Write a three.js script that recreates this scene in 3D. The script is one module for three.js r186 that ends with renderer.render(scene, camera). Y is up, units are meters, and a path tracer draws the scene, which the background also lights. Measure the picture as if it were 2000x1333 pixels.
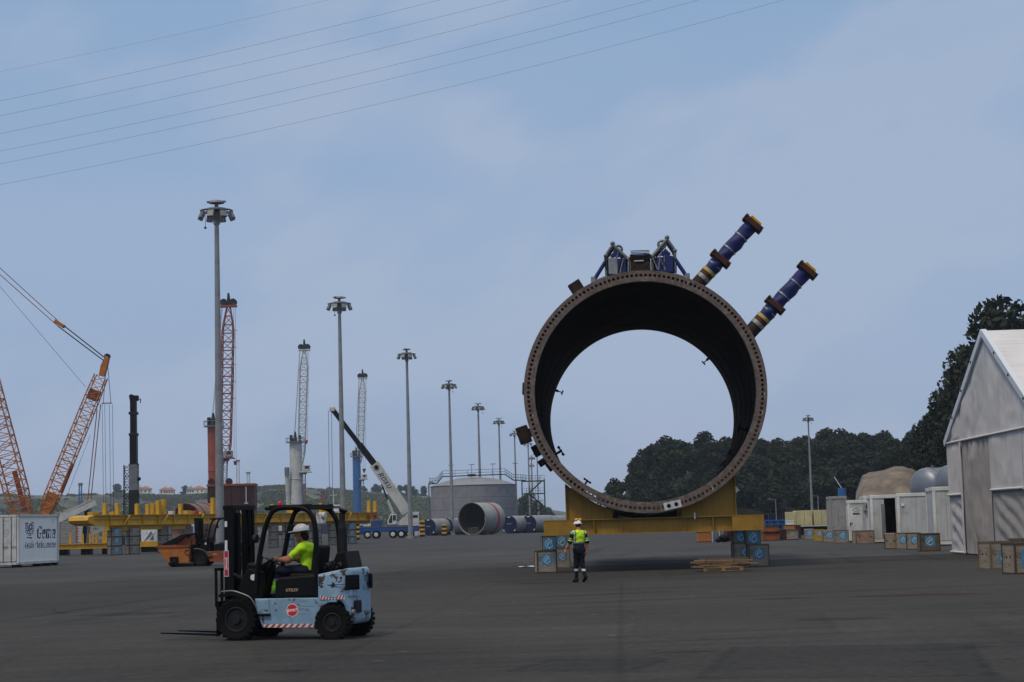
import * as THREE from 'three';
import { mergeGeometries } from 'three/addons/utils/BufferGeometryUtils.js';
import { RoundedBoxGeometry } from 'three/addons/geometries/RoundedBoxGeometry.js';

// ---------- camera, sky, sun, exposure ----------
const scene = new THREE.Scene();
const F = 3500, EYE = 1.75;                                  // focal length in pixels of the 2000 px wide photograph, eye height in metres
const camera = new THREE.PerspectiveCamera(2 * Math.atan(666.5 / F) * 180 / Math.PI, 1.5, 0.5, 6000);
camera.rotation.order = 'YXZ';
camera.position.set(0, EYE, 0);
camera.rotation.set(Math.atan(356.5 / F), 0, -1.6 * Math.PI / 180);
camera.updateMatrixWorld();

const sunDir = new THREE.Vector3(-0.42, 1.15, 0.5).normalize();
const sun = new THREE.DirectionalLight(0xffecd2, 1.5);
sun.position.copy(sunDir).multiplyScalar(300);
sun.shadow.radius = 20; sun.castShadow = true;
sun.shadow.mapSize.set(4096, 4096);
Object.assign(sun.shadow.camera, { left: -150, right: 150, top: 150, bottom: -150, near: 10, far: 900 });
scene.add(sun); scene.add(sun.target);
sun.target.position.set(0, 0, -90); sun.position.add(sun.target.position);

const renderer = new THREE.WebGLRenderer({ antialias: true });
renderer.toneMapping = THREE.LinearToneMapping;
renderer.toneMappingExposure = 1.15;
renderer.shadowMap.enabled = true;

// ---------- noise ----------
function rng(seed) { let s = seed >>> 0; return () => { s = (s + 0x6d2b79f5) | 0; let t = Math.imul(s ^ (s >>> 15), 1 | s); t = (t + Math.imul(t ^ (t >>> 7), 61 | t)) ^ t; return ((t ^ (t >>> 14)) >>> 0) / 4294967296; }; }
const hash = (x, y, k) => { let h = Math.imul(x, 374761393) ^ Math.imul(y, 668265263) ^ Math.imul(k, 2147483629); h = Math.imul(h ^ (h >>> 13), 1274126177); return ((h ^ (h >>> 16)) >>> 0) / 4294967296; };
const sm = (t) => t * t * (3 - 2 * t), mix = (a, b, t) => a + (b - a) * t, clamp = (v, a = 0, b = 1) => Math.min(b, Math.max(a, v));
const sstep = (a, b, v) => sm(clamp((v - a) / (b - a)));
function vnoise(x, y, per, k) {
  const xi = Math.floor(x), yi = Math.floor(y), fx = sm(x - xi), fy = sm(y - yi), w = (v) => per ? ((v % per) + per) % per : v;
  return mix(mix(hash(w(xi), w(yi), k), hash(w(xi + 1), w(yi), k), fx), mix(hash(w(xi), w(yi + 1), k), hash(w(xi + 1), w(yi + 1), k), fx), fy);
}
function fbm(u, v, f, oct, k, tile = true) { let s = 0, a = 0.5, n = 0; for (let i = 0; i < oct; i++) { s += a * vnoise(u * f, v * f, tile ? f : 0, k + i * 17); n += a; a *= 0.55; f *= 2; } return s / n; }

// ---------- sky (air and thin cloud only) ----------
{
  const W = 2048, H = 1024, data = new Float32Array(W * H * 4);
  const lin = (c) => { c /= 255; return c <= 0.04045 ? c / 12.92 : Math.pow((c + 0.055) / 1.055, 2.4); };
  const mixc = (a, b, t) => a.map((v, i) => mix(v, b[i], t));
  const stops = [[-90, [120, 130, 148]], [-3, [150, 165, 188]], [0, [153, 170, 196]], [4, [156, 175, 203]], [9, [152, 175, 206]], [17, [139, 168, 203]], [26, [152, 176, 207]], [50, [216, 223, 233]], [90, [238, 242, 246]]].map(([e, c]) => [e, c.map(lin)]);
  const cloud = [170, 184, 207].map(lin);
  for (let j = 0; j < H; j++) for (let i = 0; i < W; i++) {
    const el = (j + 0.5) / H * 180 - 90, u = (i + 0.5) / W, az = u * 360 - 90;               // az 0 lies straight ahead
    let k = 0; while (k < stops.length - 2 && stops[k + 1][0] < el) k++;
    let c = mixc(stops[k][1], stops[k + 1][1], clamp((el - stops[k][0]) / (stops[k + 1][0] - stops[k][0])));
    const p = az * 0.09 + el * 0.10, q = el * 0.22 - az * 0.10;
    let n = fbm(p + 31.3, q + 7.1, 1, 5, 5, false), m = fbm(az * 0.05 + 9, el * 0.3 + 3, 1, 4, 41, false);
    const fine = fbm(p * 3.1 + q * 0.7 + 2, q * 5.3, 1, 4, 63, false), veil = sstep(0.42, 0.66, n) * (0.55 + 0.7 * fine) + sstep(0.45, 0.75, m) * 0.3 + 0.55 * Math.exp(-((el - 13.2 + 0.42 * (az + 3)) ** 2) / (1.2 + 1.2 * fine)) * sstep(-9, -5, az) * sstep(5, 0, az) + 0.35 * sstep(2, 13, az) * sstep(17, 11, el) * sstep(3, 8, el) * (0.3 + fine);
    if (el < 40) c = mixc(c, cloud, clamp(veil * sstep(-2, 3, el)) * 0.62 * sstep(40, 26, el));
    const o = (j * W + i) * 4; data[o] = c[0] / 1.15; data[o + 1] = c[1] / 1.15; data[o + 2] = c[2] / 1.15; data[o + 3] = 1;
  }
  const t = new THREE.DataTexture(data, W, H, THREE.RGBAFormat, THREE.FloatType);
  t.mapping = THREE.EquirectangularReflectionMapping; t.magFilter = t.minFilter = THREE.LinearFilter; t.wrapS = THREE.RepeatWrapping; t.needsUpdate = true;
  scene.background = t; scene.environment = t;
}

// ---------- from photograph to place: points at a real depth, or on the ground ----------
const V3 = (x, y, z) => new THREE.Vector3(x, y, z);
const CM = camera.matrixWorld.elements;
function P(px, py, d) { return V3((px - 1000) / F * d, -(py - 666.5) / F * d, -d).applyMatrix4(camera.matrixWorld); }
function B(px, d, y = 0) { const a = (px - 1000) / F * d, b = (y - EYE - CM[1] * a + CM[9] * d) / CM[5]; return V3(a, b, -d).applyMatrix4(camera.matrixWorld); }
function onPlane(px, py, o, dz = 0) { const p = P(px, py, 1), t = (o.z + dz) / p.z; return V3(p.x * t, EYE + (p.y - EYE) * t, o.z + dz).sub(o); }       // local point on an upright plane through o
function G(px, py) { const p = P(px, py, 1), t = -EYE / (p.y - EYE); return V3(p.x * t, 0, p.z * t); }
const inv = camera.matrixWorld.clone().invert();
function column(v) { const c = v.clone().applyMatrix4(inv); return 1000 - c.x / c.z * F; }
const YAW = (() => { const p = B(1233, 400); return Math.atan2(p.x, -p.z); })();           // direction of the mast row and of the big tube

// ---------- textures ----------
const TEX = {};
function dataTex(size, fn, srgb = true) {
  const d = new Uint8Array(size * size * 4);
  for (let j = 0; j < size; j++) for (let i = 0; i < size; i++) { const c = fn(i / size, j / size), o = (j * size + i) * 4; d[o] = clamp(c[0]) * 255; d[o + 1] = clamp(c[1]) * 255; d[o + 2] = clamp(c[2]) * 255; d[o + 3] = 255; }
  const t = new THREE.DataTexture(d, size, size); t.wrapS = t.wrapT = THREE.RepeatWrapping; t.magFilter = THREE.LinearFilter; t.minFilter = THREE.LinearMipmapLinearFilter; t.generateMipmaps = true;
  if (srgb) t.colorSpace = THREE.SRGBColorSpace; t.needsUpdate = true; return t;
}
function canvasTex(w, h, draw) {
  const c = document.createElement('canvas'); c.width = w; c.height = h; const g = c.getContext('2d'); draw(g, w, h);
  const t = new THREE.CanvasTexture(c); t.colorSpace = THREE.SRGBColorSpace; t.magFilter = THREE.LinearFilter; t.anisotropy = 8; return t;
}
const rep = (t, s) => { const c = t.clone(); c.repeat.set(s, s); c.needsUpdate = true; return c; };
TEX.grime = dataTex(512, (u, v) => { const n = fbm(u, v, 4, 6, 3), s = fbm(u, v * 0.25, 32, 3, 9), g = 0.80 + 0.28 * (n - 0.35) + 0.10 * (s - 0.5); return [g, g * 0.99, g * 0.97]; });
TEX.streak = dataTex(512, (u, v) => { const s = vnoise(u * 64, v * 3, 0, 71) * 0.5 + fbm(u, v, 4, 5, 6) * 0.5, t = sstep(0.5, 0.8, fbm(u, v, 8, 5, 66)) * 0.07; const g = 0.84 + 0.18 * (s - 0.5) - t; return [g, g - t * 0.1, g - t * 0.35]; });
TEX.rust = dataTex(512, (u, v) => { const n = fbm(u, v, 6, 6, 13), m = fbm(u, v, 24, 4, 23), t = sstep(0.45, 0.65, n); return [0.72 + 0.2 * t + 0.2 * (m - 0.5), 0.70 + 0.02 * t + 0.2 * (m - 0.5), 0.68 - 0.08 * t + 0.2 * (m - 0.5)]; });
TEX.ply = dataTex(512, (u, v) => { const g = vnoise(u * 3, v * 70, 0, 31) * 0.4 + vnoise(u * 7, v * 180, 0, 37) * 0.3 + fbm(u, v, 4, 5, 33) * 0.5, s = sstep(0.6, 0.78, fbm(u, v, 5, 5, 39)) * 0.18, c = 0.72 + 0.36 * (g - 0.5) - s; return [c * 1.0, c * 0.975, c * 0.94]; });
TEX.fabric = dataTex(512, (u, v) => { const n = fbm(u, v, 3, 6, 51), d = vnoise(u * 40, v * 2, 0, 57), g = 0.88 + 0.14 * (n - 0.5) - 0.045 * sstep(0.6, 0.95, d); return [g, g, g * 0.99]; });
TEX.concrete = dataTex(512, (u, v) => { const n = fbm(u, v, 4, 7, 61), g = 0.76 + 0.4 * (n - 0.5); return [g, g * 0.985, g * 0.955]; });
TEX.chip = dataTex(512, (u, v) => {                                                       // chipped light blue paint over brown primer
  const n = fbm(u, v, 6, 6, 83), m = fbm(u, v, 12, 5, 87), s = vnoise(u * 5, v * 120, 0, 89), e = fbm(u, v, 3, 3, 81);
  const chip = sstep(0.65, 0.665, n * 0.7 + e * 0.32 + (m - 0.5) * 0.6 + (fbm(u, v, 48, 3, 85) - 0.5) * 0.2), scr = sstep(0.86, 0.95, s) * sstep(0.45, 0.6, m) * 0.5, g = 0.92 + 0.14 * (m - 0.5);
  const b = [0.53 * g, 0.66 * g, 0.755 * g], r = [0.24, 0.16, 0.13]; const k = clamp(chip + scr * 0.6); return b.map((x, i) => mix(x, r[i], k));
});
TEX.blue = dataTex(512, (u, v) => {
  const m = fbm(u, v, 12, 5, 97), s = vnoise(u * 4, v * 150, 0, 99), scr = clamp(sstep(0.80, 0.93, s) * sstep(0.44, 0.58, m) * 0.85 + sstep(0.70, 0.72, fbm(u, v, 16, 5, 95)) * 0.8), g = 0.90 + 0.2 * (m - 0.5);
  return [0.53 * g, 0.66 * g, 0.755 * g].map((x, i) => mix(x, [0.25, 0.19, 0.16][i], scr));
});
TEX.scrub = dataTex(512, (u, v) => { const n = fbm(u, v, 5, 7, 101), m = fbm(u, v, 14, 5, 107), t = sstep(0.42, 0.62, n); return [mix(0.19, 0.34, t) + 0.16 * (m - 0.5), mix(0.215, 0.335, t) + 0.15 * (m - 0.5), mix(0.185, 0.25, t) + 0.12 * (m - 0.5)]; });
TEX.bump = dataTex(256, (u, v) => { const n = fbm(u, v, 16, 5, 111); return [n, n, n]; }, false);

// ---------- materials ----------
function std(hex, rough = 0.7, metal = 0, map, rs = 0.5, extra = {}) {
  const lum = ((hex >> 16) + ((hex >> 8) & 255) + (hex & 255)) / 765, m = new THREE.MeshPhysicalMaterial({ color: hex, roughness: rough, metalness: metal, specularIntensity: lum < 0.2 ? 0.3 : lum < 0.4 ? 0.6 : 1, ...extra });
  if (map) m.map = rep(map, rs); m.side = THREE.DoubleSide; return m;
}
const M = {
  galv: std(0xa3a6ab, 0.5, 0.25, TEX.grime, 0.4), galvDark: std(0x83878d, 0.55, 0.2, TEX.grime, 0.5), lens: std(0xb9bdb8, 0.25, 0), darkMetal: std(0x2b2d31, 0.65, 0, TEX.grime, 0.5),
  black: std(0x121314, 0.55, 0, TEX.grime, 0.8), rubber: std(0x161616, 0.85, 0, TEX.grime, 1.5), blackGloss: std(0x17181a, 0.4, 0, TEX.grime, 0.8), steel: std(0x85878a, 0.4, 0.6, TEX.grime, 1),
  flangeSide: std(0x655347, 0.75, 0.1, TEX.rust, 0.4), shell: std(0x4d443e, 0.75, 0.1, TEX.rust, 0.22), inside: new THREE.MeshPhysicalMaterial({ color: 0x4d443e, roughness: 1, specularIntensity: 0.15, map: rep(TEX.rust, 0.15), side: THREE.DoubleSide }), brownSteel: std(0x5a3a2c, 0.7, 0.1, TEX.rust, 0.8), darkBox: std(0x3c3531, 0.75, 0.1, TEX.rust, 0.8),
  yellow: std(0xeab31a, 0.5, 0, TEX.streak, 0.35), yellowOld: std(0xb0851c, 0.55, 0, TEX.streak, 0.3), paleYellow: std(0xd0bd6a, 0.7, 0, TEX.grime, 0.7), green: std(0x3f7a35, 0.7),
  tarp: std(0x25306f, 0.55, 0, TEX.fabric, 0.6), foil: std(0xa9abb0, 0.35, 0.3, TEX.grime, 1.5), white: std(0xe3e4e2, 0.5, 0, TEX.streak, 0.3), whiteClean: std(0xeeefee, 0.45, 0, TEX.grime, 0.3), cabin: std(0xcfd1ce, 0.55, 0, TEX.streak, 0.22), cabinDirty: std(0xa8a6a2, 0.65, 0, TEX.streak, 0.5),
  orange: std(0xcc7a26, 0.6, 0.05, TEX.grime, 0.4), orangeRust: std(0xa8602f, 0.7, 0.05, TEX.rust, 0.3), redBrown: std(0x4a2a26, 0.7, 0.05, TEX.streak, 0.15), redOrange: std(0xa3523a, 0.65, 0, TEX.grime, 0.2), craneWhite: std(0xdcdcd7, 0.55, 0, TEX.streak, 0.1), craneBlue: std(0x2f6fae, 0.5, 0, TEX.streak, 0.1),
  ply: std(0xb0a596, 0.8, 0, TEX.ply, 0.8), plyDark: std(0x80766a, 0.85, 0, TEX.ply, 0.8), plyGrey: std(0xb2aea6, 0.8, 0, TEX.ply, 0.8), batten: std(0x8d7d6a, 0.85, 0, TEX.ply, 1.2), battenDark: std(0x64574b, 0.85, 0, TEX.ply, 1.2), wood: std(0xb3936c, 0.8, 0, TEX.ply, 1.1), woodOld: std(0x8f7c66, 0.85, 0, TEX.ply, 1.1), plyYellow: std(0xd1a52a, 0.7, 0, TEX.ply, 0.8), hole: std(0x15120f, 0.95),
  tankGrey: std(0x9b9ba0, 0.6, 0.05, TEX.streak, 0.12), tubeWhite: std(0xa3a6a6, 0.5, 0, TEX.grime, 0.15), redBand: std(0x9c2f3f, 0.6), navyCap: std(0x1f2950, 0.6, 0, TEX.grime, 0.5), navy: std(0x27355f, 0.6, 0, TEX.grime, 0.5), stairGreen: std(0x2e5148, 0.6, 0, TEX.grime, 0.5),
  roxuBlue: std(0x2b569b, 0.4, 0, TEX.grime, 0.4), glass: std(0x2a333b, 0.12, 0), red: std(0xb02a2a, 0.5), concrete: std(0xb2ada2, 0.85, 0, TEX.concrete, 0.3), sand: std(0x968c81, 0.95, 0, TEX.concrete, 0.25), silver: std(0x8f96a3, 0.45, 0.5, TEX.grime, 0.2),
  fabricUp: std(0xeeeef4, 0.65, 0, TEX.fabric, 0.25), fabricRoof: std(0xf0eef0, 0.6, 0, TEX.fabric, 0.2), fabricDirty: std(0xbcbabd, 0.7, 0, TEX.fabric, 0.5), fabricFlap: std(0xd6d6de, 0.5, 0, TEX.fabric, 0.3), alu: std(0xd6d8db, 0.35, 0.4),
  cream: std(0xd8cf9c, 0.6, 0, TEX.grime, 0.4), houseWall: std(0xd9d3c6, 0.8), houseRoof: std(0x9a5a44, 0.85), leafPine: std(0x323c29, 0.9), leafPine2: std(0x283224, 0.9), leafTall: std(0x2b3226, 0.9), bark: std(0x4d4035, 0.95), cable: std(0x777c84, 0.6), paper: std(0xdfe6ee, 0.8), plastic: std(0xd8dadb, 0.4),
  seat: std(0x121213, 0.6), skin: std(0xb98468, 0.6), helmet: std(0xdcdcdc, 0.35), muff: std(0xdca637, 0.5), beacon: std(0xd0171c, 0.25), hillside: std(0xffffff, 0.95, 0, TEX.scrub, 0.006), soilDark: std(0x39382c, 0.95, 0, TEX.scrub, 0.03), grassBank: std(0xa8a890, 0.95, 0, TEX.scrub, 0.05),
};
for (const k of ['fabricUp', 'fabricRoof', 'fabricDirty', 'fabricFlap']) Object.assign(M[k], { transmission: 0.12, thickness: 0, roughness: 0.95 });
M.body = new THREE.MeshPhysicalMaterial({ vertexColors: true, roughness: 0.85, specularIntensity: 0.3 });
M.chip = new THREE.MeshStandardMaterial({ map: rep(TEX.chip, 0.9), roughness: 0.5, side: THREE.DoubleSide });
M.blue = new THREE.MeshStandardMaterial({ map: rep(TEX.blue, 0.8), roughness: 0.5, side: THREE.DoubleSide });

// ---------- modelling helpers ----------
const shadow = (o) => { o.castShadow = true; o.receiveShadow = true; return o; };
const used = {};
function numbered(n) { const k = used[n] || 0; used[n] = k + 1; return k ? n + '_' + String(k).padStart(3, '0') : n; }
function thing(name, label, category, pos, turn = 0, group) {
  const o = new THREE.Group(); o.name = numbered(name); if (pos) o.position.copy(pos); o.rotation.y = turn; o.userData = { label, category }; if (group) o.userData.group = group; scene.add(o); return o;
}
function copyOf(src, label, pos, turn) { const c = src.clone(); c.name = numbered(src.name.replace(/_\d{3}$/, '')); c.userData = { ...src.userData, label }; if (pos) c.position.copy(pos); if (turn !== undefined) c.rotation.y = turn; scene.add(c); return c; }
function boxUV(g) {
  const p = g.attributes.position, n = p.count, uv = new Float32Array(n * 2), a = V3(), b = V3(), c = V3();
  for (let i = 0; i < n; i += 3) {
    a.fromBufferAttribute(p, i); b.fromBufferAttribute(p, i + 1); c.fromBufferAttribute(p, i + 2);
    const nn = b.clone().sub(a).cross(c.clone().sub(a)), ax = Math.abs(nn.x), ay = Math.abs(nn.y), az = Math.abs(nn.z);
    [a, b, c].forEach((v, k) => { const o = (i + k) * 2; if (ay >= ax && ay >= az) { uv[o] = v.x; uv[o + 1] = v.z; } else if (ax > az) { uv[o] = v.z; uv[o + 1] = v.y; } else { uv[o] = v.x; uv[o + 1] = v.y; } });
  }
  g.setAttribute('uv', new THREE.BufferAttribute(uv, 2)); return g;
}
class GB {
  constructor() { this.g = []; }
  add(geo, m) { let g = geo.index ? geo.toNonIndexed() : geo.clone(); for (const k of Object.keys(g.attributes)) if (k !== 'position' && k !== 'normal') g.deleteAttribute(k); if (m) g.applyMatrix4(m); this.g.push(g); return this; }
  box(x, y, z, w, h, d, rx = 0, ry = 0, rz = 0) { return this.add(new THREE.BoxGeometry(w, h, d), new THREE.Matrix4().compose(V3(x, y, z), new THREE.Quaternion().setFromEuler(new THREE.Euler(rx, ry, rz)), V3(1, 1, 1))); }
  rbox(x, y, z, w, h, d, r = 0.02, rx = 0, ry = 0, rz = 0) { return this.add(new RoundedBoxGeometry(w, h, d, 2, r), new THREE.Matrix4().compose(V3(x, y, z), new THREE.Quaternion().setFromEuler(new THREE.Euler(rx, ry, rz)), V3(1, 1, 1))); }
  cyl(a, b, r1, r2 = r1, seg = 8, open = false) {
    const d = b.clone().sub(a), L = d.length(); const q = new THREE.Quaternion().setFromUnitVectors(V3(0, 1, 0), d.clone().normalize());
    return this.add(new THREE.CylinderGeometry(r2, r1, L, seg, 1, open), new THREE.Matrix4().compose(a.clone().add(b).multiplyScalar(0.5), q, V3(1, 1, 1)));
  }
  bar(a, b, w, h = w) {                                                                     // square bar between two points
    const d = b.clone().sub(a), L = d.length(), m = new THREE.Matrix4().lookAt(b, a, Math.abs(d.y) > 0.95 * L ? V3(0, 0, 1) : V3(0, 1, 0)); m.setPosition(a.clone().add(b).multiplyScalar(0.5));
    return this.add(new THREE.BoxGeometry(w, h, L), m);
  }
  path(pts, r, seg = 8, n = 24, closed = false) { return this.add(new THREE.TubeGeometry(new THREE.CatmullRomCurve3(pts, closed, 'catmullrom', 0.35), n, r, seg, closed)); }
  ext(pts, z0, depth, bevel = 0, m) {                                                       // outline in x,y pushed along z
    const s = pts instanceof THREE.Shape ? pts : new THREE.Shape(pts.map((p) => new THREE.Vector2(p[0], p[1])));
    const g = new THREE.ExtrudeGeometry(s, { depth: depth - 2 * bevel, bevelEnabled: bevel > 0, bevelThickness: bevel, bevelSize: bevel, bevelOffset: -bevel, bevelSegments: 2, curveSegments: 16 }); g.translate(0, 0, z0 + bevel); return this.add(g, m);
  }
  ball(x, y, z, r, sx = 1, sy = 1, sz = 1, ws = 12, hs = 8) { return this.add(new THREE.SphereGeometry(r, ws, hs), new THREE.Matrix4().compose(V3(x, y, z), new THREE.Quaternion(), V3(sx, sy, sz))); }
  geo(uv = true) { const g = mergeGeometries(this.g, false); return uv ? boxUV(g) : g; }
  mesh(name, mat, parent = scene) { const o = shadow(new THREE.Mesh(this.geo(), mat)); o.name = parent === scene ? numbered(name) : name; parent.add(o); return o; }
}
function part(name, geo, mat, parent) { const o = shadow(new THREE.Mesh(geo, mat)); o.name = name; parent.add(o); return o; }
function tag(o, label, category, group) { o.userData = { label, category }; if (group) o.userData.group = group; return o; }
const printMat = (tex, rough = 0.6) => new THREE.MeshStandardMaterial({ map: tex, roughness: rough, transparent: true, side: THREE.DoubleSide });
function decal(name, w, h, mat, parent, x, y, z, ry = 0, rz = 0, rx = 0) { const o = part(name, new THREE.PlaneGeometry(w, h), mat, parent); o.position.set(x, y, z); o.rotation.set(rx, ry, rz); return o; }
function lattice(gb, p0, p1, side, w0, w1, n, rc, rd, taper0 = 1, taper1 = 1, d0 = w0, d1 = w1) {   // four chords with zigzag bracing
  const ax = p1.clone().sub(p0).normalize(), s = side.clone().sub(ax.clone().multiplyScalar(side.dot(ax))).normalize(), t = ax.clone().cross(s);
  const at = (k) => { const f = k / n, e = Math.min(1, taper0 + (1 - taper0) * f / 0.12) * Math.min(1, taper1 + (1 - taper1) * (1 - f) / 0.14), w = mix(w0, w1, f) * e / 2, d = mix(d0, d1, f) * e / 2, c = p0.clone().lerp(p1, f);
    return [[1, 1], [1, -1], [-1, -1], [-1, 1]].map(([a, b]) => c.clone().addScaledVector(s, a * w).addScaledVector(t, b * d)); };
  let q = at(0);
  for (let k = 1; k <= n; k++) { const r = at(k); for (let i = 0; i < 4; i++) { const j = (i + 1) % 4; gb.cyl(q[i], r[i], rc, rc, 5, true); if (k % 2) gb.cyl(q[i], r[j], rd, rd, 4, true); else gb.cyl(q[j], r[i], rd, rd, 4, true); if (k < n) gb.cyl(r[i], r[j], rd, rd, 4, true); } q = r; }
  return gb;
}

// ---------- the setting: ground, apron, painted line, hills ----------
function struct(o) { o.userData = { ...o.userData, kind: 'structure' }; scene.add(o); return o; }
{
  const mk = (name, x0, x1, z0, z1, y, mat, div = 1) => { const g = new THREE.PlaneGeometry(x1 - x0, z1 - z0, div, div); g.rotateX(-Math.PI / 2); g.translate((x0 + x1) / 2, y, (z0 + z1) / 2); const p = g.attributes.position, uv = g.attributes.uv; for (let i = 0; i < p.count; i++) uv.setXY(i, p.getX(i), -p.getZ(i)); const o = shadow(new THREE.Mesh(g, mat)); o.name = name; o.castShadow = false; return struct(o); };
  const farAsphalt = dataTex(512, (u, v) => { const n = fbm(u, v, 4, 7, 201), s = vnoise(u * 3, v * 30, 0, 205), g = 0.236 + 0.05 * (n - 0.5) + 0.03 * (s - 0.5); return [g, g, g * 1.015]; });
  mk('ground', -3000, 3000, -4200, 200, -0.008, new THREE.MeshPhysicalMaterial({ map: rep(farAsphalt, 0.02), roughness: 0.95, specularIntensity: 0.35 }));
  const X0 = -70, X1 = 60, Z0 = -150, Z1 = -12, W = X1 - X0, D = Z1 - Z0, N = 2048;
  const l0 = G(1020, 1109), l1 = G(1858, 1081), lineZ = (x) => mix(l0.z, l1.z, (x - l0.x) / (l1.x - l0.x));
  const joints = [[G(640, 1290), G(1000, 1128)], [G(1205, 1333), G(1212, 1135)], [G(0, 1270), G(640, 1150)]];
  const stains = [[G(1790, 1163), 1.6, 0.35, 1], [G(1525, 1170), 0.7, 0.22, 0], [G(1050, 1140), 1.1, 0.4, 0], [G(760, 1227), 0.5, 0.12, 0], [G(1330, 1275), 0.5, 0.1, 0], [G(1900, 1265), 0.35, 0.08, 0], [G(1180, 1060), 2.0, 0.7, 0], [G(560, 1312), 0.3, 0.1, 0], [G(1640, 1210), 0.9, 0.25, 0], [G(250, 1200), 1.2, 0.4, 0]];
  const patches = [[G(980, 1235), 2.2, 1.6, 0.018, 0.1], [G(1650, 1290), 1.6, 2.4, -0.02, 0.2], [G(250, 1290), 1.8, 1.5, 0.015, -0.15], [G(1480, 1120), 3, 4, -0.012, 0.05], [G(820, 1100), 5, 6, 0.012, 0.1], [G(1850, 1210), 2, 3, 0.016, 0.12], [G(380, 1150), 3, 4, -0.015, 0.08], [G(1150, 1300), 0.8, 0.9, -0.022, 0.3]];
  const d = new Uint8Array(N * N * 4);
  const dist = (x, z, a, b) => { const dx = b.x - a.x, dz = b.z - a.z, t = ((x - a.x) * dx + (z - a.z) * dz) / (dx * dx + dz * dz); return t < 0 || t > 1 ? 9 : Math.abs((x - a.x) * dz - (z - a.z) * dx) / Math.hypot(dx, dz); };
  for (let j = 0; j < N; j++) for (let i = 0; i < N; i++) {
    const u = i / N, v = j / N, x = X0 + u * W, z = Z1 - v * D;
    let g = 0.210 + 0.075 * (fbm(u, v, 6, 5, 211) - 0.5) + 0.06 * (fbm(u, v, 40, 4, 213) - 0.5) + 0.055 * (hash(i, j, 7) - 0.5) + 0.03 * (vnoise(x * 0.35, z * 3, 0, 215) - 0.5);
    let r = 1.035, gg = 1, b = 0.94;
    const beyond = clamp(lineZ(x) + 0.15 - z, 0, 0.3) / 0.3; g += 0.035 * beyond; b += 0.03 * beyond; r -= 0.015 * beyond;
    const tyre = sstep(0.70, 0.86, vnoise((x + 0.12 * z) * 1.6, z * 0.05, 0, 217)) * sstep(0.4, 0.7, fbm(u, v, 9, 3, 219)); g -= 0.04 * tyre;
    const tyre2 = sstep(0.74, 0.86, vnoise((z + 0.3 * x) * 1.3, x * 0.05, 0, 221)) * sstep(0.45, 0.7, fbm(u, v, 7, 3, 223)); g -= 0.04 * tyre2;
    for (const [a, c] of joints) { const q = dist(x, z, a, c); if (q < 0.07) g -= 0.035 * (1 - q / 0.07); }
    for (const [p, rx, rz, red] of stains) { const q = ((x - p.x) / rx) ** 2 + ((z - p.z) / rz / 2) ** 2; if (q < 1.6) { const k = sstep(1.1, 0.5, q + 1.2 * (fbm(u, v, 90, 3, 227) - 0.5)); g -= 0.055 * k; if (red) { r += 0.25 * k; gg -= 0.04 * k; b -= 0.1 * k; } } }
    for (const [p, w, h, k, a] of patches) { const ca = Math.cos(a), sa = Math.sin(a), X = (x - p.x) * ca + (z - p.z) * sa, Z = (z - p.z) * ca - (x - p.x) * sa, e = Math.max(Math.abs(X) - w, Math.abs(Z) - h) + 0.12 * (hash(i >> 1, j >> 1, 3) - 0.5); if (e < 0) { g += k; if (e > -0.1) g -= 0.03; } }
    const crack = Math.abs(fbm(u, v, 14, 4, 231) - 0.5); if (crack < 0.004 && fbm(u, v, 5, 3, 233) > 0.56) g -= 0.045; const spot = hash(i >> 1, j >> 1, 11); if (spot > 0.9992) g += 0.12; else if (spot < 0.0016) g -= 0.07;
    const o = (j * N + i) * 4; d[o] = clamp(g * r) * 255; d[o + 1] = clamp(g * gg) * 255; d[o + 2] = clamp(g * b) * 255; d[o + 3] = 255;
  }
  const t = new THREE.DataTexture(d, N, N); t.magFilter = THREE.LinearFilter; t.minFilter = THREE.LinearMipmapLinearFilter; t.generateMipmaps = true; t.colorSpace = THREE.SRGBColorSpace; t.anisotropy = 16; t.needsUpdate = true;
  const ap = mk('asphalt_apron', X0, X1, Z0, Z1, 0, new THREE.MeshPhysicalMaterial({ map: t, roughness: 0.95, specularIntensity: 0.35 }));
  { const uv = ap.geometry.attributes.uv, p = ap.geometry.attributes.position; for (let i = 0; i < p.count; i++) uv.setXY(i, (p.getX(i) - X0) / W, (Z1 - p.getZ(i)) / D); }
  const lt = canvasTex(1024, 32, (g) => { g.clearRect(0, 0, 1024, 32); const r = rng(5); for (let i = 0; i < 1024; i += 2) { const a = 0.2 + 0.6 * vnoise(i * 0.02, 0, 0, 3) ; g.fillStyle = `rgba(205,205,200,${a})`; g.fillRect(i, 2 + r() * 4, 2, 24 + r() * 4); } });
  const ln = shadow(new THREE.Mesh(new THREE.PlaneGeometry(l0.distanceTo(l1), 0.16), printMat(lt, 0.8))); ln.castShadow = false; ln.name = 'painted_line'; ln.rotation.set(-Math.PI / 2, 0, 0); ln.rotation.z = -Math.atan2(l1.z - l0.z, l1.x - l0.x); ln.position.copy(l0.clone().lerp(l1, 0.5)); ln.position.y = 0.005; struct(ln);

  // far headland on the left
  const prof = [[-260, 975], [0, 970], [60, 968], [120, 968], [250, 967], [330, 971], [400, 968], [470, 962], [520, 954], [575, 950], [650, 957], [700, 965], [760, 972], [840, 978], [900, 981], [980, 985], [1040, 992], [1100, 1000], [1180, 1012], [1260, 1018]];
  const topY = (px) => { for (let i = 1; i < prof.length; i++) if (px <= prof[i][0]) return mix(prof[i - 1][1], prof[i][1], (px - prof[i - 1][0]) / (prof[i][0] - prof[i - 1][0])); return 1018; };
  const NX = 150, NZ = 26, pos = [], idx = [];
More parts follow.
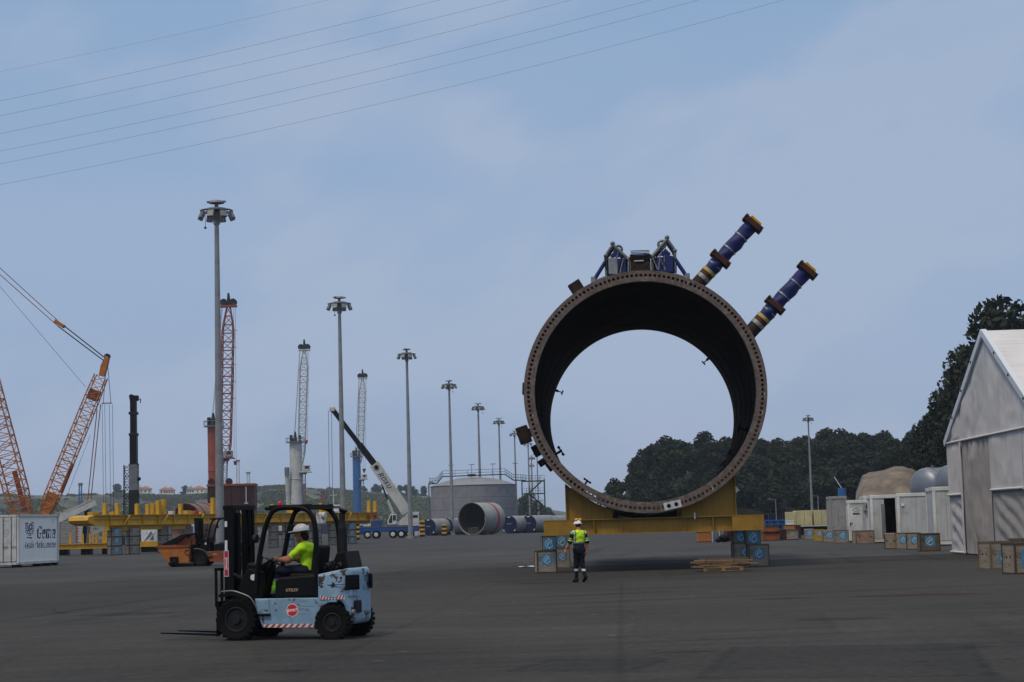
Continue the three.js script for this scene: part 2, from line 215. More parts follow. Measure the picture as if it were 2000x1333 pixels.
  for (let j = 0; j <= NZ; j++) for (let i = 0; i <= NX; i++) {
    const px = -260 + 1520 * i / NX, dd = 900 + 900 * j / NZ, k = j / NZ, e = k < 0.55 ? Math.pow(sm(clamp(k / 0.55)), 0.8) : 1 - 0.35 * sstep(0.6, 1, k);
    const h = Math.max(0.2, P(px, topY(px), 1400).y), q = B(px, dd), n = (fbm(px * 0.01, dd * 0.006, 1, 5, 303, false) - 0.5);
    pos.push(q.x, Math.max(-1, h * (e * (1 + 0.05 * n) + 0.32 * n * (1 - Math.abs(2 * e - 1)))), q.z);
  }
  for (let j = 0; j < NZ; j++) for (let i = 0; i < NX; i++) { const a = j * (NX + 1) + i, b = a + 1, c = a + NX + 1; idx.push(a, b, c, b, c + 1, c); }
  const g = new THREE.BufferGeometry(); g.setAttribute('position', new THREE.Float32BufferAttribute(pos, 3)); g.setIndex(idx); g.computeVertexNormals();
  const uv = new Float32Array(pos.length / 3 * 2); for (let i = 0; i < uv.length / 2; i++) { uv[2 * i] = pos[3 * i]; uv[2 * i + 1] = pos[3 * i + 2] + pos[3 * i + 1] * 4; } g.setAttribute('uv', new THREE.BufferAttribute(uv, 2));
  const hill = shadow(new THREE.Mesh(g, M.hillside)); hill.name = 'headland_hill'; struct(hill);
}
// wooded hill on the right
const woodH = (x, z) => { const d = -z; return 13 * sstep(12, 31, x - (d - 380) * 0.05) * sstep(342, 425, d) + 0.6 * (fbm(x * 0.03, z * 0.03, 1, 4, 401, false) - 0.5) + 10 * sstep(48, 100, x) * sstep(150, 260, d) * sstep(420, 300, d); };
{
  const NX = 60, NZ = 60, pos = [], idx = [], uv = [];
  for (let j = 0; j <= NZ; j++) for (let i = 0; i <= NX; i++) { const x = 12 + 190 * i / NX, z = -150 - 420 * j / NZ, e = Math.min(i, j, NX - i) ? 0 : -1; pos.push(x, woodH(x, z) - 0.4 + e, z); uv.push(x, z); }
  for (let j = 0; j < NZ; j++) for (let i = 0; i < NX; i++) { const a = j * (NX + 1) + i, b = a + 1, c = a + NX + 1; idx.push(a, b, c, b, c + 1, c); }
  const g = new THREE.BufferGeometry(); g.setAttribute('position', new THREE.Float32BufferAttribute(pos, 3)); g.setAttribute('uv', new THREE.Float32BufferAttribute(uv, 2)); g.setIndex(idx); g.computeVertexNormals();
  const o = shadow(new THREE.Mesh(g, M.soilDark)); o.name = 'wooded_hill'; struct(o);
}
console.log('setting');
// ---------- the big flanged tube and what carries it ----------
const ringC = P(1260, 764, 62), RO = 4.21, RI = 3.83, LEN = 18.6, HOLES = 158;
const tubeAt = (x, z = 0) => V3(x, 0, z).applyAxisAngle(V3(0, 1, 0), -YAW).add(V3(ringC.x, 0, ringC.z));
{
  const t = thing('tubular_section', 'huge rust brown flanged steel tube lying open ended on a yellow cradle', 'steel tube', V3(ringC.x, 0, ringC.z), -YAW);
  const cy = ringC.y;
  const flangeTex = canvasTex(2048, 2048, (g, w) => {
    const r = rng(77); g.fillStyle = '#5f5852'; g.fillRect(0, 0, w, w);
    for (let i = 0; i < 5200; i++) { const a = r() * 6.283, q = (RI + r() * (RO - RI)) / 8.6 * w, x = w / 2 + Math.cos(a) * q, y = w / 2 + Math.sin(a) * q, c = r(); g.fillStyle = c < 0.4 ? 'rgba(88,66,54,0.2)' : c < 0.75 ? 'rgba(140,126,112,0.2)' : 'rgba(70,58,52,0.25)'; g.beginPath(); g.ellipse(x, y, 4 + r() * 22, 3 + r() * 9, a + 1.57, 0, 6.283); g.fill(); }
    for (let i = 0; i < 64; i++) { const a = i / 64 * 6.283 + (r() - 0.5) * 0.03; g.strokeStyle = `rgba(205,196,182,${0.15 + 0.5 * r()})`; g.lineWidth = 1 + 2 * r(); g.beginPath(); g.moveTo(w / 2 + Math.cos(a) * RI / 8.6 * w, w / 2 + Math.sin(a) * RI / 8.6 * w); const e = RI + (RO - RI) * (0.4 + 0.6 * r()); g.lineTo(w / 2 + Math.cos(a) * e / 8.6 * w, w / 2 + Math.sin(a) * e / 8.6 * w); g.stroke(); }
    for (let i = 0; i < HOLES; i++) { const a = (i + 0.5) / HOLES * 6.283, q = 4.045 / 8.6 * w; g.strokeStyle = r() < 0.2 ? 'rgba(104,60,44,0.7)' : 'rgba(60,48,42,0.6)'; g.lineWidth = 5; g.beginPath(); g.arc(w / 2 + Math.cos(a) * q, w / 2 - Math.sin(a) * q, 12.5, 0, 6.283); g.stroke(); if (r() < 0.04) { g.fillStyle = 'rgba(190,186,180,0.8)'; g.beginPath(); g.ellipse(w / 2 + Math.cos(a) * q + 10, w / 2 - Math.sin(a) * q, 6, 15, r() * 3, 0, 6.283); g.fill(); } }
  });
  const s = new THREE.Shape(); s.absarc(0, 0, RO, 0, Math.PI * 2, false);
  const inn = new THREE.Path(); inn.absarc(0, 0, RI, 0, Math.PI * 2, true); s.holes.push(inn);
  for (let i = 0; i < HOLES; i++) { const a = (i + 0.5) / HOLES * 6.283185, h = new THREE.Path(), q = 4.045; for (let k = 0; k < 9; k++) { const b = -k / 9 * 6.283185; h[k ? 'lineTo' : 'moveTo'](Math.cos(a) * q + 0.047 * Math.cos(b), Math.sin(a) * q + 0.047 * Math.sin(b)); } h.closePath(); s.holes.push(h); }
  const fg = new THREE.ExtrudeGeometry(s, { depth: 0.22, bevelEnabled: false, curveSegments: 160 }); fg.translate(0, 0, -0.22);
  { const p = fg.attributes.position, uv = fg.attributes.uv; for (let i = 0; i < p.count; i++) uv.setXY(i, p.getX(i) / 8.6 + 0.5, p.getY(i) / 8.6 + 0.5); }
  const fl = part('flange', fg, new THREE.MeshStandardMaterial({ map: flangeTex, roughness: 0.7, metalness: 0.05 }), t); fl.position.y = cy;
  const lathe = (pts, seg = 180) => { const g = new THREE.LatheGeometry(pts.map(([r, z]) => new THREE.Vector2(r, z)), seg).toNonIndexed(); g.rotateX(Math.PI / 2); g.translate(0, cy, 0); boxUV(g); return g; };
  part('shell', lathe([[RO - 0.03, -0.225], [RO - 0.02, -LEN], [RO - 0.1, -LEN - 0.002], [RO - 0.14, -0.225]]), M.shell, t);
  part('inner_wall', lathe([[RO - 0.15, -0.228], [RO - 0.11, -LEN]]), M.inside, t);
  for (const z of [-3.1, -6.2, -9.4, -12.5, -15.6]) part('weld_seam', lathe([[RO - 0.14, z], [RO - 0.163, z - 0.02], [RO - 0.163, z - 0.05], [RO - 0.14, z - 0.07]]), M.inside, t);
  const pol = (deg, r) => V3(Math.cos(deg * Math.PI / 180) * r, cy + Math.sin(deg * Math.PI / 180) * r, 0);
  const white = new GB(); white.box(0, 0, 0, 0.6, 0.26, 0.02); const wp = white.mesh('white_plate', M.white, t); wp.position.copy(pol(-78.5, 4.04)); wp.position.z = 0.015; wp.rotation.z = 11 * Math.PI / 180;
  { for (const x of [-0.13, 0.13]) { const h = new GB(); h.cyl(V3(x, 0, 0.011), V3(x, 0, 0.02), 0.07, 0.07, 12); h.mesh('bolt_cap', M.black, wp); } }
  // dark lugs on the outside
  for (const [deg, w, h, z, r] of [[121, 0.52, 0.46, -0.9, 4.38], [197.5, 0.42, 0.6, -0.8, 4.5], [206, 0.24, 0.4, -1.4, 4.34], [176, 0.1, 0.42, -1.2, 4.27], [-148, 0.3, 0.22, -1.5, 4.36], [216, 0.1, 0.3, -1.2, 4.28]]) {
    const b = new GB(); b.rbox(0, 0, 0, w, h, 0.5, 0.02); b.box(-w * 0.2, 0, 0.26, 0.07, h * 0.7, 0.03); b.box(-w / 2 - 0.05, 0, 0, 0.18, h * 0.5, 0.2);
    const o = b.mesh('mounting_lug', M.darkBox, t); o.position.copy(pol(deg, r)); o.position.z = z; o.rotation.z = deg * Math.PI / 180; for (const y of [-0.3, 0.3]) { const bo = new GB(); bo.cyl(V3(w * 0.25, y * h, 0.25), V3(w * 0.25, y * h, 0.28), 0.025, 0.025, 8); bo.mesh('bolt', M.black, o); }
  }
  // small fittings inside
  for (const [deg, z, k] of [[211, -3.2, 1.0], [234, -3.0, 0.8], [159, -18.3, 0.55], [41, -18.3, 0.55], [-33, -5.5, 0.7], [-43, -2.5, 0.8], [188, -3, 0.6], [-17, -6, 0.8]]) {
    const b = new GB(); b.box(0.05, 0, 0, 0.22 * k, 0.2 * k, 0.2 * k); b.cyl(V3(0, 0, 0), V3(-0.36 * k, 0, 0), 0.045 * k, 0.045 * k, 8); b.box(-0.36 * k, 0, 0, 0.06, 0.36 * k, 0.1 * k); for (const y of [-0.15, 0, 0.15]) b.cyl(V3(-0.36 * k, y * k, -0.09 * k), V3(-0.36 * k, y * k, 0.09 * k), 0.055 * k, 0.055 * k, 8);
    const o = b.mesh('inner_bracket', M.black, t); o.position.copy(pol(deg, RO - 0.24)); o.position.z = z; o.rotation.z = deg * Math.PI / 180;
  }
  // access frame with two blue wrapped clamp towers on the crown
  const top = cy + RO, tow = new THREE.Group(); tow.name = 'crown_frame'; t.add(tow);
  { const b = new GB(); b.box(0.0, top + 0.34, -0.75, 0.72, 0.62, 0.5); for (let i = 0; i < 7; i++) b.box(0, top + 0.47 + i * 0.05, -0.485, 0.66, 0.022, 0.05); b.mesh('grating_box', M.darkBox, tow); const w = new GB(); w.box(-0.05, top + 0.41, -0.47, 0.34, 0.035, 0.03); w.mesh('white_strip', M.whiteClean, tow); for (const x of [-0.22, 0.22]) { const d = new GB(); d.cyl(V3(x, top + 0.22, -0.5), V3(x, top + 0.22, -0.47), 0.03, 0.03, 8); d.mesh('bolt', M.black, tow); } const bl = new GB(); bl.box(0, top + 0.6, -0.46, 0.4, 0.05, 0.02); bl.mesh('blue_mark', M.tarp, tow); }
  for (const sd of [-1, 1]) {
    const x0 = sd < 0 ? -1.22 : 0.42, hi = sd < 0 ? 1.06 : 1.2, X = (u) => x0 + u * 0.82, Y = (v) => top - 0.05 + v, z = -0.6, q = new THREE.Group(); q.name = 'clamp_tower'; tow.add(q);
    const mir = (u) => sd < 0 ? u : 1 - u;
    const pk = V3(X(mir(0.33)), Y(hi), z), lo = V3(X(mir(0.02)), Y(0.02), z), sh = V3(X(mir(0.02)), Y(hi * 0.66), z), mid = V3(X(mir(0.98)), Y(hi * 0.5), z), mb = V3(X(mir(0.98)), Y(0.02), z);
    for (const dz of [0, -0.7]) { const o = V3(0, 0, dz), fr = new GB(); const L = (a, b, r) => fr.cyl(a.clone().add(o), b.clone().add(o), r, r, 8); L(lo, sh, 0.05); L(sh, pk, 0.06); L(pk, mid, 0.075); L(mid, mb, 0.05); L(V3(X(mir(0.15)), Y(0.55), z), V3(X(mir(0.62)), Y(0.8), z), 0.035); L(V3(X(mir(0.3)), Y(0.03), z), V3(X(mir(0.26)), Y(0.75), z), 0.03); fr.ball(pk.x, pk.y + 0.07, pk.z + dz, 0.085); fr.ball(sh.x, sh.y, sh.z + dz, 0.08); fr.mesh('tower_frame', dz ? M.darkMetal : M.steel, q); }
    { const e0 = new GB(); e0.add(new THREE.TorusGeometry(0.13, 0.045, 8, 16), new THREE.Matrix4().makeTranslation(X(mir(0.56)), Y(hi * 0.86), z)); e0.mesh('lifting_eye', M.steel, q); const e = new GB(); e.ball(X(mir(0.98)), Y(hi * 0.52), z, 0.09); e.ball(X(mir(1.3)), Y(hi * 0.54), z, 0.1); e.cyl(V3(X(mir(0.98)), Y(hi * 0.5), z), V3(X(mir(1.4)), Y(hi * 0.5), z), 0.06, 0.06, 8); e.mesh('pivot', M.steel, q); }
    const sheet = (pts, mat, nm, zz) => { const g = new GB(); g.ext(pts.map(([u, v]) => [X(mir(u)), Y(v)]), z + zz, 0.03, 0.008); g.mesh(nm, mat, q); };
    sheet([[0.12, 0.03], [0.5, 0.03], [0.46, 0.62], [0.12, 0.6]], sd < 0 ? M.foil : M.tarp, sd < 0 ? 'foil_wrap' : 'blue_sheet', 0.06); sheet([[0.53, 0.03], [0.86, 0.03], [0.86, 0.55], [0.5, 0.58]], M.tarp, 'blue_sheet', 0.05); sheet([[0.18, 0.66], [0.74, 0.6], [0.42, 0.88]], M.tarp, 'blue_sheet', 0.05);
    const pl = new GB(); pl.box(X(0.5), Y(0.3), z - 0.35, 0.7, 0.6, 0.5); pl.mesh('blue_pack', M.tarp, q); const cr = new GB(); cr.bar(V3(X(mir(0.2)), Y(0.3), z + 0.02), V3(X(mir(0.95)), Y(0.62), z + 0.02), 0.05); cr.bar(V3(X(mir(0.5)), Y(0.04), z + 0.03), V3(X(mir(0.48)), Y(0.62), z + 0.1), 0.035); cr.mesh('cross_brace', M.foil, q); for (let i = 0; i < 7; i++) { const rr = rng(40 + i + sd * 9), g2 = new GB(), u0 = rr(), u1 = clamp(u0 + (rr() - 0.5) * 0.5); g2.cyl(V3(X(u0), Y(0.05 + rr() * 0.2), z + 0.08), V3(X(u1), Y(0.5 + rr() * 0.4 * (1 - Math.abs(mir(u1) - 0.4))), z + 0.06), 0.022, 0.022, 6); g2.mesh('thin_strut', i % 2 ? M.foil : M.black, q); } const pk2 = new GB(); pk2.rbox(X(mir(1.22)), Y(0.26), z - 0.15, 0.2, 0.5, 0.4, 0.04); pk2.mesh('control_box', M.darkBox, q);
    const leg = new GB(), f1 = V3(sd * (sd < 0 ? 1.66 : 1.62), cy + Math.sqrt(RO * RO - 1.6 * 1.6) + 0.1, z); leg.cyl(V3(sd * 1.22, Y(0.5), z), f1, 0.07, 0.07, 8); leg.mesh('raking_leg', M.tarp, q);
    const ft = new GB(); ft.cyl(f1.clone().add(V3(0, -0.14, 0)), f1.clone().add(V3(0, 0.13, 0)), 0.1, 0.1, 10); ft.box((f1.x + sd * 1.15) / 2, f1.y + 0.02, z, 0.5, 0.12, 0.2, 0, 0, -sd * 0.35); ft.mesh('foot', M.foil, q);
  }
  // two blue wrapped stub arms
  for (const [a, b] of [[P(1365, 550, 62.6), P(1475, 430, 62.6)], [P(1471, 643, 62.6), P(1581, 524, 62.6)]]) {
    const loc = (v) => t.worldToLocal(v.clone()); t.updateMatrixWorld(); const A = loc(a), Bq = loc(b), L = A.distanceTo(Bq), ang = Math.atan2(Bq.y - A.y, Bq.x - A.x), g = new THREE.Group(); g.name = 'stub_arm'; g.position.copy(A); g.position.z = -0.9; g.rotation.z = ang - Math.PI / 2; t.add(g);
    const core = new GB(); core.cyl(V3(0, -0.35, 0), V3(0, 0.2, 0), 0.25, 0.25, 20); core.mesh('arm_root', M.darkBox, g); const rw = new GB(); rw.cyl(V3(0, 0.2, 0), V3(0, 0.34, 0), 0.262, 0.262, 20); rw.mesh('white_tape', M.foil, g);
    const br = new GB(); br.cyl(V3(0, 0.34, 0), V3(0, 0.5, 0), 0.255, 0.255, 20); br.mesh('brown_band', M.brownSteel, g); const yb = new GB(); yb.cyl(V3(0, 0.5, 0), V3(0, 0.62, 0), 0.268, 0.268, 20); yb.mesh('yellow_band', M.paleYellow, g);
    const wrap = (y0, y1, seed) => { const gg = new THREE.CylinderGeometry(1, 1, y1 - y0, 28, 18, true), p = gg.attributes.position, s0 = seed; for (let i = 0; i < p.count; i++) { const th = Math.atan2(p.getZ(i), p.getX(i)), y = p.getY(i), n = fbm(th * 0.8 + 5 + y, y * 3 + s0, 1, 4, 17 + s0, false) - 0.5, f = Math.sin(th * 3 + y * 9 + s0) * 0.012, e = 0.25 + 0.06 * n + f + 0.015 * sstep(0.2, 0, Math.abs(y)); p.setX(i, Math.cos(th) * e); p.setZ(i, Math.sin(th) * e); } gg.translate(0, (y0 + y1) / 2, 0); gg.computeVertexNormals(); const q = gg.toNonIndexed(); boxUV(q); const o = part('tarpaulin', q, M.tarp, g); return o; };
    wrap(0.62, 1.08, 3); wrap(1.06, L - 0.1, 8);
    const st = (y) => { const s = new GB(); s.cyl(V3(0, y - 0.025, 0), V3(0, y + 0.025, 0), 0.27, 0.27, 28); s.mesh('strap', M.foil, g); }; st(0.86); st(L * 0.56); st(L * 0.77);
    const cl = (y) => { const s = new GB(); s.rbox(0, y, 0, 0.78, 0.2, 0.72, 0.02, 0, 0, 0.03); for (const x of [-0.34, 0.34]) s.cyl(V3(x, y - 0.16, 0.2), V3(x, y + 0.13, 0.2), 0.05, 0.05, 8); s.mesh('clamp', M.brownSteel, g); for (const x of [-0.33, 0.33]) { const h = new GB(); h.cyl(V3(x, y, 0.36), V3(x, y, 0.372), 0.035, 0.035, 8); h.mesh('bolt', M.black, g); } }; cl(1.16); cl(L - 0.06);
    const cap = new GB(); cap.rbox(0, L + 0.09, 0, 0.46, 0.1, 0.5, 0.03); cap.mesh('end_cap', M.yellow, g);
  }
}
// cradles under the tube
const beamY = 1.29;
function cradle(label, z, withPlate) {
  const t = thing('cradle', label, 'cradle', tubeAt(0, z), -YAW, 'yellow cradles'); const cy = ringC.y, y0 = beamY, y1 = 1.82, xl = -3.66, xr = 3.92;
  for (const zz of [0.35, -0.45]) {
    const gd = new THREE.Group(); gd.name = 'girder'; t.add(gd);
    const w = new GB(); w.box((xl + xr) / 2, (y0 + y1) / 2, zz, xr - xl, y1 - y0 - 0.06, 0.03); w.mesh('web', M.yellowOld, gd);
    for (const y of [y0 + 0.015, y1 - 0.015]) { const f = new GB(); f.box((xl + xr) / 2, y, zz, xr - xl, 0.03, 0.34); f.mesh('girder_flange', M.yellowOld, gd); }
    for (const x of [-1.92, -0.97, 1.22, 2.18]) { const s = new GB(); s.box(x, (y0 + y1) / 2, zz, 0.025, y1 - y0 - 0.062, 0.3); s.mesh('stiffener', M.yellowOld, gd); }
    for (const [a, b] of [[xl, -2.55], [2.83, xr]]) { const s = new GB(); s.box((a + b) / 2, (y0 + y1) / 2, zz + 0.06, b - a, y1 - y0 - 0.061, 0.2); s.mesh('end_box', M.yellowOld, gd); }
  }
  for (const [a, b] of [[-2.86, -1.28], [1.12, 2.98]]) {
    const pts = [[a, y1 + 0.002], [b, y1 + 0.002]], n = 14, sgn = Math.sign(a + b), c = (x) => cy - Math.sqrt((RO + 0.03) ** 2 - x * x); if (sgn < 0) for (let i = 0; i <= n; i++) { const x = mix(b, a, i / n); pts.push([x, c(x)]); } else for (let i = 0; i <= n; i++) { const x = mix(b, a, i / n); pts.push([x, c(x)]); }
    const g = new GB(); g.ext(pts, -0.3, 0.46); g.mesh('saddle_plate', M.yellowOld, t); const tr = new GB(), e = sgn < 0 ? a : b; tr.box(e - sgn * 0.0 + sgn * 0.016, (y1 + c(e)) / 2, -0.05, 0.03, c(e) - y1, 0.7); tr.mesh('saddle_edge', M.yellowOld, t);
    const pd = new GB(); pd.box(sgn * 1.5, c(1.5) + 0.06 + y1 * 0, -0.6, 0.4, 0.03, 0.3, 0, 0, sgn * 0.3); pd.mesh('bearing_pad', M.black, t);
  }
  if (!withPlate) { const p = new GB(), n = 12, pts = [[-1.27, y1 + 0.003], [1.11, y1 + 0.003]]; for (let i = 0; i <= n; i++) { const x = mix(1.11, -1.27, i / n); pts.push([x, cy - Math.sqrt((RO + 0.03) ** 2 - x * x)]); } p.ext(pts, -0.2, 0.3); p.mesh('shade_filler', M.darkBox, t); }  // added dark plate; its colour stands in for shade between the saddles
  if (withPlate) { const p = new GB(); p.box(-0.9, y1 + 0.1, 0.1, 0.7, 0.2, 0.1); p.mesh('dark_wedge', M.black, t); const q = new GB(); q.box(-0.86, y1 + 0.03, 0.22, 0.45, 0.05, 0.1, 0, 0, -0.15); q.mesh('pale_shim', M.woodOld, t); const r = new GB(); r.box(1.56, y1 + 0.02, 0.53, 0.03, 0.22, 0.015); r.mesh('tag_plate', M.plastic, t); const r2 = new GB(); r2.box(3.04, 2.72, -0.1, 0.14, 0.2, 0.06, 0, 0, 0.7); r2.mesh('tag_plate', M.plastic, t); }
  return t;
}
cradle('yellow steel cradle with saddle plates carrying the front of the huge tube', -0.75, true);
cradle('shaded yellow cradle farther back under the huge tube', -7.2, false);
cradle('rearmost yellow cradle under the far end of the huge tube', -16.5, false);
console.log('tube');

// ---------- light masts ----------
{
  const H = 28;
  const t = thing('light_mast', 'nearest and tallest floodlight mast, left of the orange harbour crane', 'light mast', V3(0, 0, 0), 0, 'floodlight masts');
  const p = new GB(); p.add(new THREE.CylinderGeometry(0.17, 0.36, H - 0.7, 20), new THREE.Matrix4().makeTranslation(0, (H - 0.7) / 2, 0)); p.mesh('pole', M.galv, t);
  const bp = new GB(); bp.cyl(V3(0, 0, 0), V3(0, 0.35, 0), 0.55, 0.5, 16); bp.mesh('base', M.concrete, t);
  const f = new GB(); f.cyl(V3(0, H - 0.9, 0), V3(0, H - 0.72, 0), 0.75, 0.75, 16); for (let i = 0; i < 6; i++) { const a = i / 6 * 6.283 + 0.4; f.bar(V3(0, H - 0.8, 0), V3(Math.cos(a) * 1.35, H - 0.95, Math.sin(a) * 1.35), 0.14, 0.1); } f.add(new THREE.TorusGeometry(1.25, 0.07, 6, 20).rotateX(Math.PI / 2), new THREE.Matrix4().makeTranslation(0, H - 0.93, 0)); f.cyl(V3(0, H - 2.0, 0), V3(0, H - 0.9, 0), 0.26, 0.3, 12); f.mesh('head_ring', M.galvDark, t);
  const hd = new GB(); hd.cyl(V3(0, H - 0.3, 0), V3(0, H - 0.12, 0), 0.62, 0.5, 14); hd.box(-0.25, H - 0.16, 0, 1.0, 0.1, 0.4, 0, 0, 0.08); hd.box(0.5, H - 0.2, 0.1, 0.5, 0.12, 0.3); hd.cyl(V3(0, H - 0.75, 0), V3(0, H - 0.3, 0), 0.16, 0.16, 10); hd.mesh('hood', M.galvDark, t);
  for (let i = 0; i < 8; i++) { const a = i / 8 * 6.283 + 0.2, g = new THREE.Group(); g.name = 'floodlight'; g.position.set(Math.cos(a) * 1.28, H - 1.32, Math.sin(a) * 1.28); g.rotation.y = -a; t.add(g); const b = new GB(); b.rbox(0, 0, 0, 0.24, 0.62, 0.52, 0.04, 0, 0, 0.45); b.bar(V3(-0.06, 0.3, 0), V3(0, 0.4, 0), 0.06); b.mesh('housing', M.galvDark, g); const l = new GB(); l.box(-0.115, -0.055, 0, 0.02, 0.52, 0.44, 0, 0, 0.45); l.mesh('lens', M.lens, g); }
  const hk = new GB(); hk.cyl(V3(-0.85, H - 2.25, 0.3), V3(-0.85, H - 1, 0.3), 0.02, 0.02, 5); hk.ball(-0.85, H - 2.3, 0.3, 0.1); hk.mesh('lowering_weight', M.darkMetal, t);
  const labels = ['second floodlight mast from the left, between white and blue harbour cranes', 'third floodlight mast from the left, beside the white crane boom base', 'fourth floodlight mast from the left, before the tank left part', 'fifth floodlight mast from the left, rising above the tank middle', 'sixth floodlight mast from the left, behind the striped white tube', 'seventh floodlight mast from the left, at the tank right side', 'eighth floodlight mast from the left, above the green stair tower', 'ninth floodlight mast in the receding row, just beyond the stair tower', 'tenth floodlight mast in the receding row, small beside the stair tower', 'farthest and smallest floodlight mast of the receding row'];
  const px = [430, 671, 802, 884, 940, 980, 1010, 1036, 1053, 1042, 1041], ty = [390, 578, 680, 742, 787, 816, 841, 861, 880, 890, 905];
  px.forEach((x, i) => { let d = 150 + i * 60; for (let k = 0; k < 20; k++) { const q = B(x, d); q.y = H; const c = q.clone().applyMatrix4(inv), yy = 666.5 + c.y / c.z * F; d *= (1026 + (1000 - x) * 0.028 - yy) / (1026 + (1000 - x) * 0.028 - ty[i]); } const q = B(x, d); if (i) copyOf(t, labels[i - 1], q, i * 0.7); else t.position.copy(q); });
  let d = 300; copyOf(t, 'lone floodlight mast on the right in front of the pine wood', B(1588, 290), 2.1).scale.setScalar(0.645);
}
// ---------- overhead cables ----------
{
  const ys = [140, 197, 226, 261, 295, 320, 361], xs = [640, 858, 990, 1115, 1270, 1365, 1530], w = ['topmost', 'second from top', 'third from top', 'middle', 'fifth from top', 'sixth from top', 'lowest'];
  ys.forEach((y0, i) => { const bq = 2.8e-5, a = (y0 - bq * xs[i] * xs[i]) / xs[i], pts = []; for (let x = -700; x <= 2700; x += 170) pts.push(P(x, y0 - a * x - bq * x * x, 150)); const g = new GB(); g.add(new THREE.TubeGeometry(new THREE.CatmullRomCurve3(pts), 60, i ? 0.012 : 0.008, 5)); tag(g.mesh('overhead_cable', M.cable), `thin grey overhead cable crossing the sky, ${w[i]} of the seven`, 'cable', 'overhead cables'); });
}
console.log('masts');

// ---------- white marquee on the right ----------
{
  const c0 = B(1861, 75), pk = B(1946, 67.3); const dir = pk.clone().sub(c0); const half = Math.hypot(dir.x, dir.z), turn = -Math.atan2(dir.z, dir.x);
  const t = thing('marquee', 'white fabric marquee with peaked gable at the right edge', 'marquee', c0, turn);       // local x runs along the gable, -z... +z is outside
  const EH = 4.56, PH = 8.45, W2 = half, full = half * 2, roofY = (s) => s <= W2 ? mix(EH, PH, s / W2) : mix(PH, EH, (s - W2) / W2);
  const sgn = (() => { const n = V3(0, 0, 1).applyAxisAngle(V3(0, 1, 0), turn); return n.dot(V3(0, 0, 0).sub(c0)) > 0 ? 1 : -1; })();
  const sheet = (name, s0, s1, yb, ytf, mat, amp, seed, mode, zoff = 0) => {
    const nx = 26, ny = 34, pos = [], uv = [], idx = [];
    for (let j = 0; j <= ny; j++) for (let i = 0; i <= nx; i++) {
      const u = i / nx, s = mix(s0, s1, u), yt = ytf(s), y = mix(yb, yt, j / ny), v = j / ny, edge = Math.min(1, 6 * Math.min(u, 1 - u)) * Math.min(1, 6 * Math.min(v, 1 - v));
      let n = (fbm(s * 0.6 + seed, y * 0.5 + seed, 1, 4, 500 + seed, false) - 0.5); if (mode === 1) n = n * 0.7 + 0.5 * Math.sin((y + s * 0.35) * 9 + 3 * fbm(s, y, 1, 3, 77, false)) * (0.4 + fbm(s * 0.7, y * 0.7, 1, 3, 79 + seed, false)) * 0.4; if (mode === 2) n = n * 0.8 + 0.35 * Math.sin(s * 7 + 4 * fbm(s, y * 0.3, 1, 3, 81, false)) * 0.6;
      pos.push(s, y, sgn * (zoff + amp * n * edge)); uv.push(s, y);
    }
    for (let j = 0; j < ny; j++) for (let i = 0; i < nx; i++) { const a = j * (nx + 1) + i; idx.push(a, a + 1, a + nx + 1, a + 1, a + nx + 2, a + nx + 1); }
    const g = new THREE.BufferGeometry(); g.setAttribute('position', new THREE.Float32BufferAttribute(pos, 3)); g.setAttribute('uv', new THREE.Float32BufferAttribute(uv, 2)); g.setIndex(idx); g.computeVertexNormals(); return part(name, g, mat, t);
  };
  const cols = [0, 2.75, W2, full - 2.75, full];
  cols.slice(0, -1).forEach((s0, i) => { const s1 = cols[i + 1]; sheet('gable_panel', s0 + 0.012, s1 - 0.012, EH + 0.02, (s) => roofY(s) - 0.02, M.fabricUp, 0.26, 3 + i, 0); });
  sheet('wall_panel', 0.01, 2.62, 2.42, () => EH + 0.03, M.fabricUp, 0.12, 11, 0, 0.03); sheet('wall_flap', 0.05, 2.6, 0.06, () => 2.38, M.fabricFlap, 0.2, 12, 1, 0.0);
  sheet('door_curtain', 2.68, 2.98, 0.05, () => EH - 0.02, M.fabricUp, 0.2, 13, 2, 0.09); sheet('door_curtain', 2.95, W2 - 0.05, 0.05, () => EH, M.fabricDirty, 0.5, 14, 2, 0.02);
  sheet('wall_panel', W2, full - 2.8, 2.5, () => EH + 0.03, M.fabricUp, 0.14, 15, 0, 0.04); sheet('wall_flap', W2 + 0.02, full - 2.8, 0.05, () => 2.47, M.fabricDirty, 0.16, 16, 1, 0.0); sheet('wall_panel', full - 2.8, full, 0.05, () => EH, M.fabricUp, 0.14, 17, 0, 0.03);
  const hem = (x0, x1, y, nm = 'hem') => { const g = new GB(); g.cyl(V3(x0, y, sgn * 0.06), V3(x1, y, sgn * 0.06), 0.05, 0.05, 8); g.mesh(nm, M.fabricUp, t); }; hem(0, 2.62, 2.42); hem(W2, full - 2.8, 2.5); hem(0, full, EH + 0.02); hem(0.05, 2.6, 0.07);
  for (const [a, b] of [[V3(-0.05, EH, 0), V3(W2, PH + 0.02, 0)], [V3(W2, PH + 0.02, 0), V3(full + 0.05, EH, 0)]]) { const g = new GB(); g.bar(a.clone().add(V3(0, 0.02, sgn * 0.02)), b.clone().add(V3(0, 0.02, sgn * 0.02)), 0.2, 0.26); g.mesh('rafter', M.alu, t); for (let i = 1; i < 4; i++) { const k = new GB(), q = a.clone().lerp(b, i / 4); k.cyl(V3(q.x, q.y + 0.03, sgn * 0.12), V3(q.x, q.y + 0.03, sgn * 0.15), 0.05, 0.05, 8); k.mesh('bolt', M.darkMetal, t); } }
  for (const s of [0, full]) { const g = new GB(); g.box(s, EH / 2, -sgn * 0.1, 0.12, EH, 0.2); g.mesh('post', M.alu, t); }
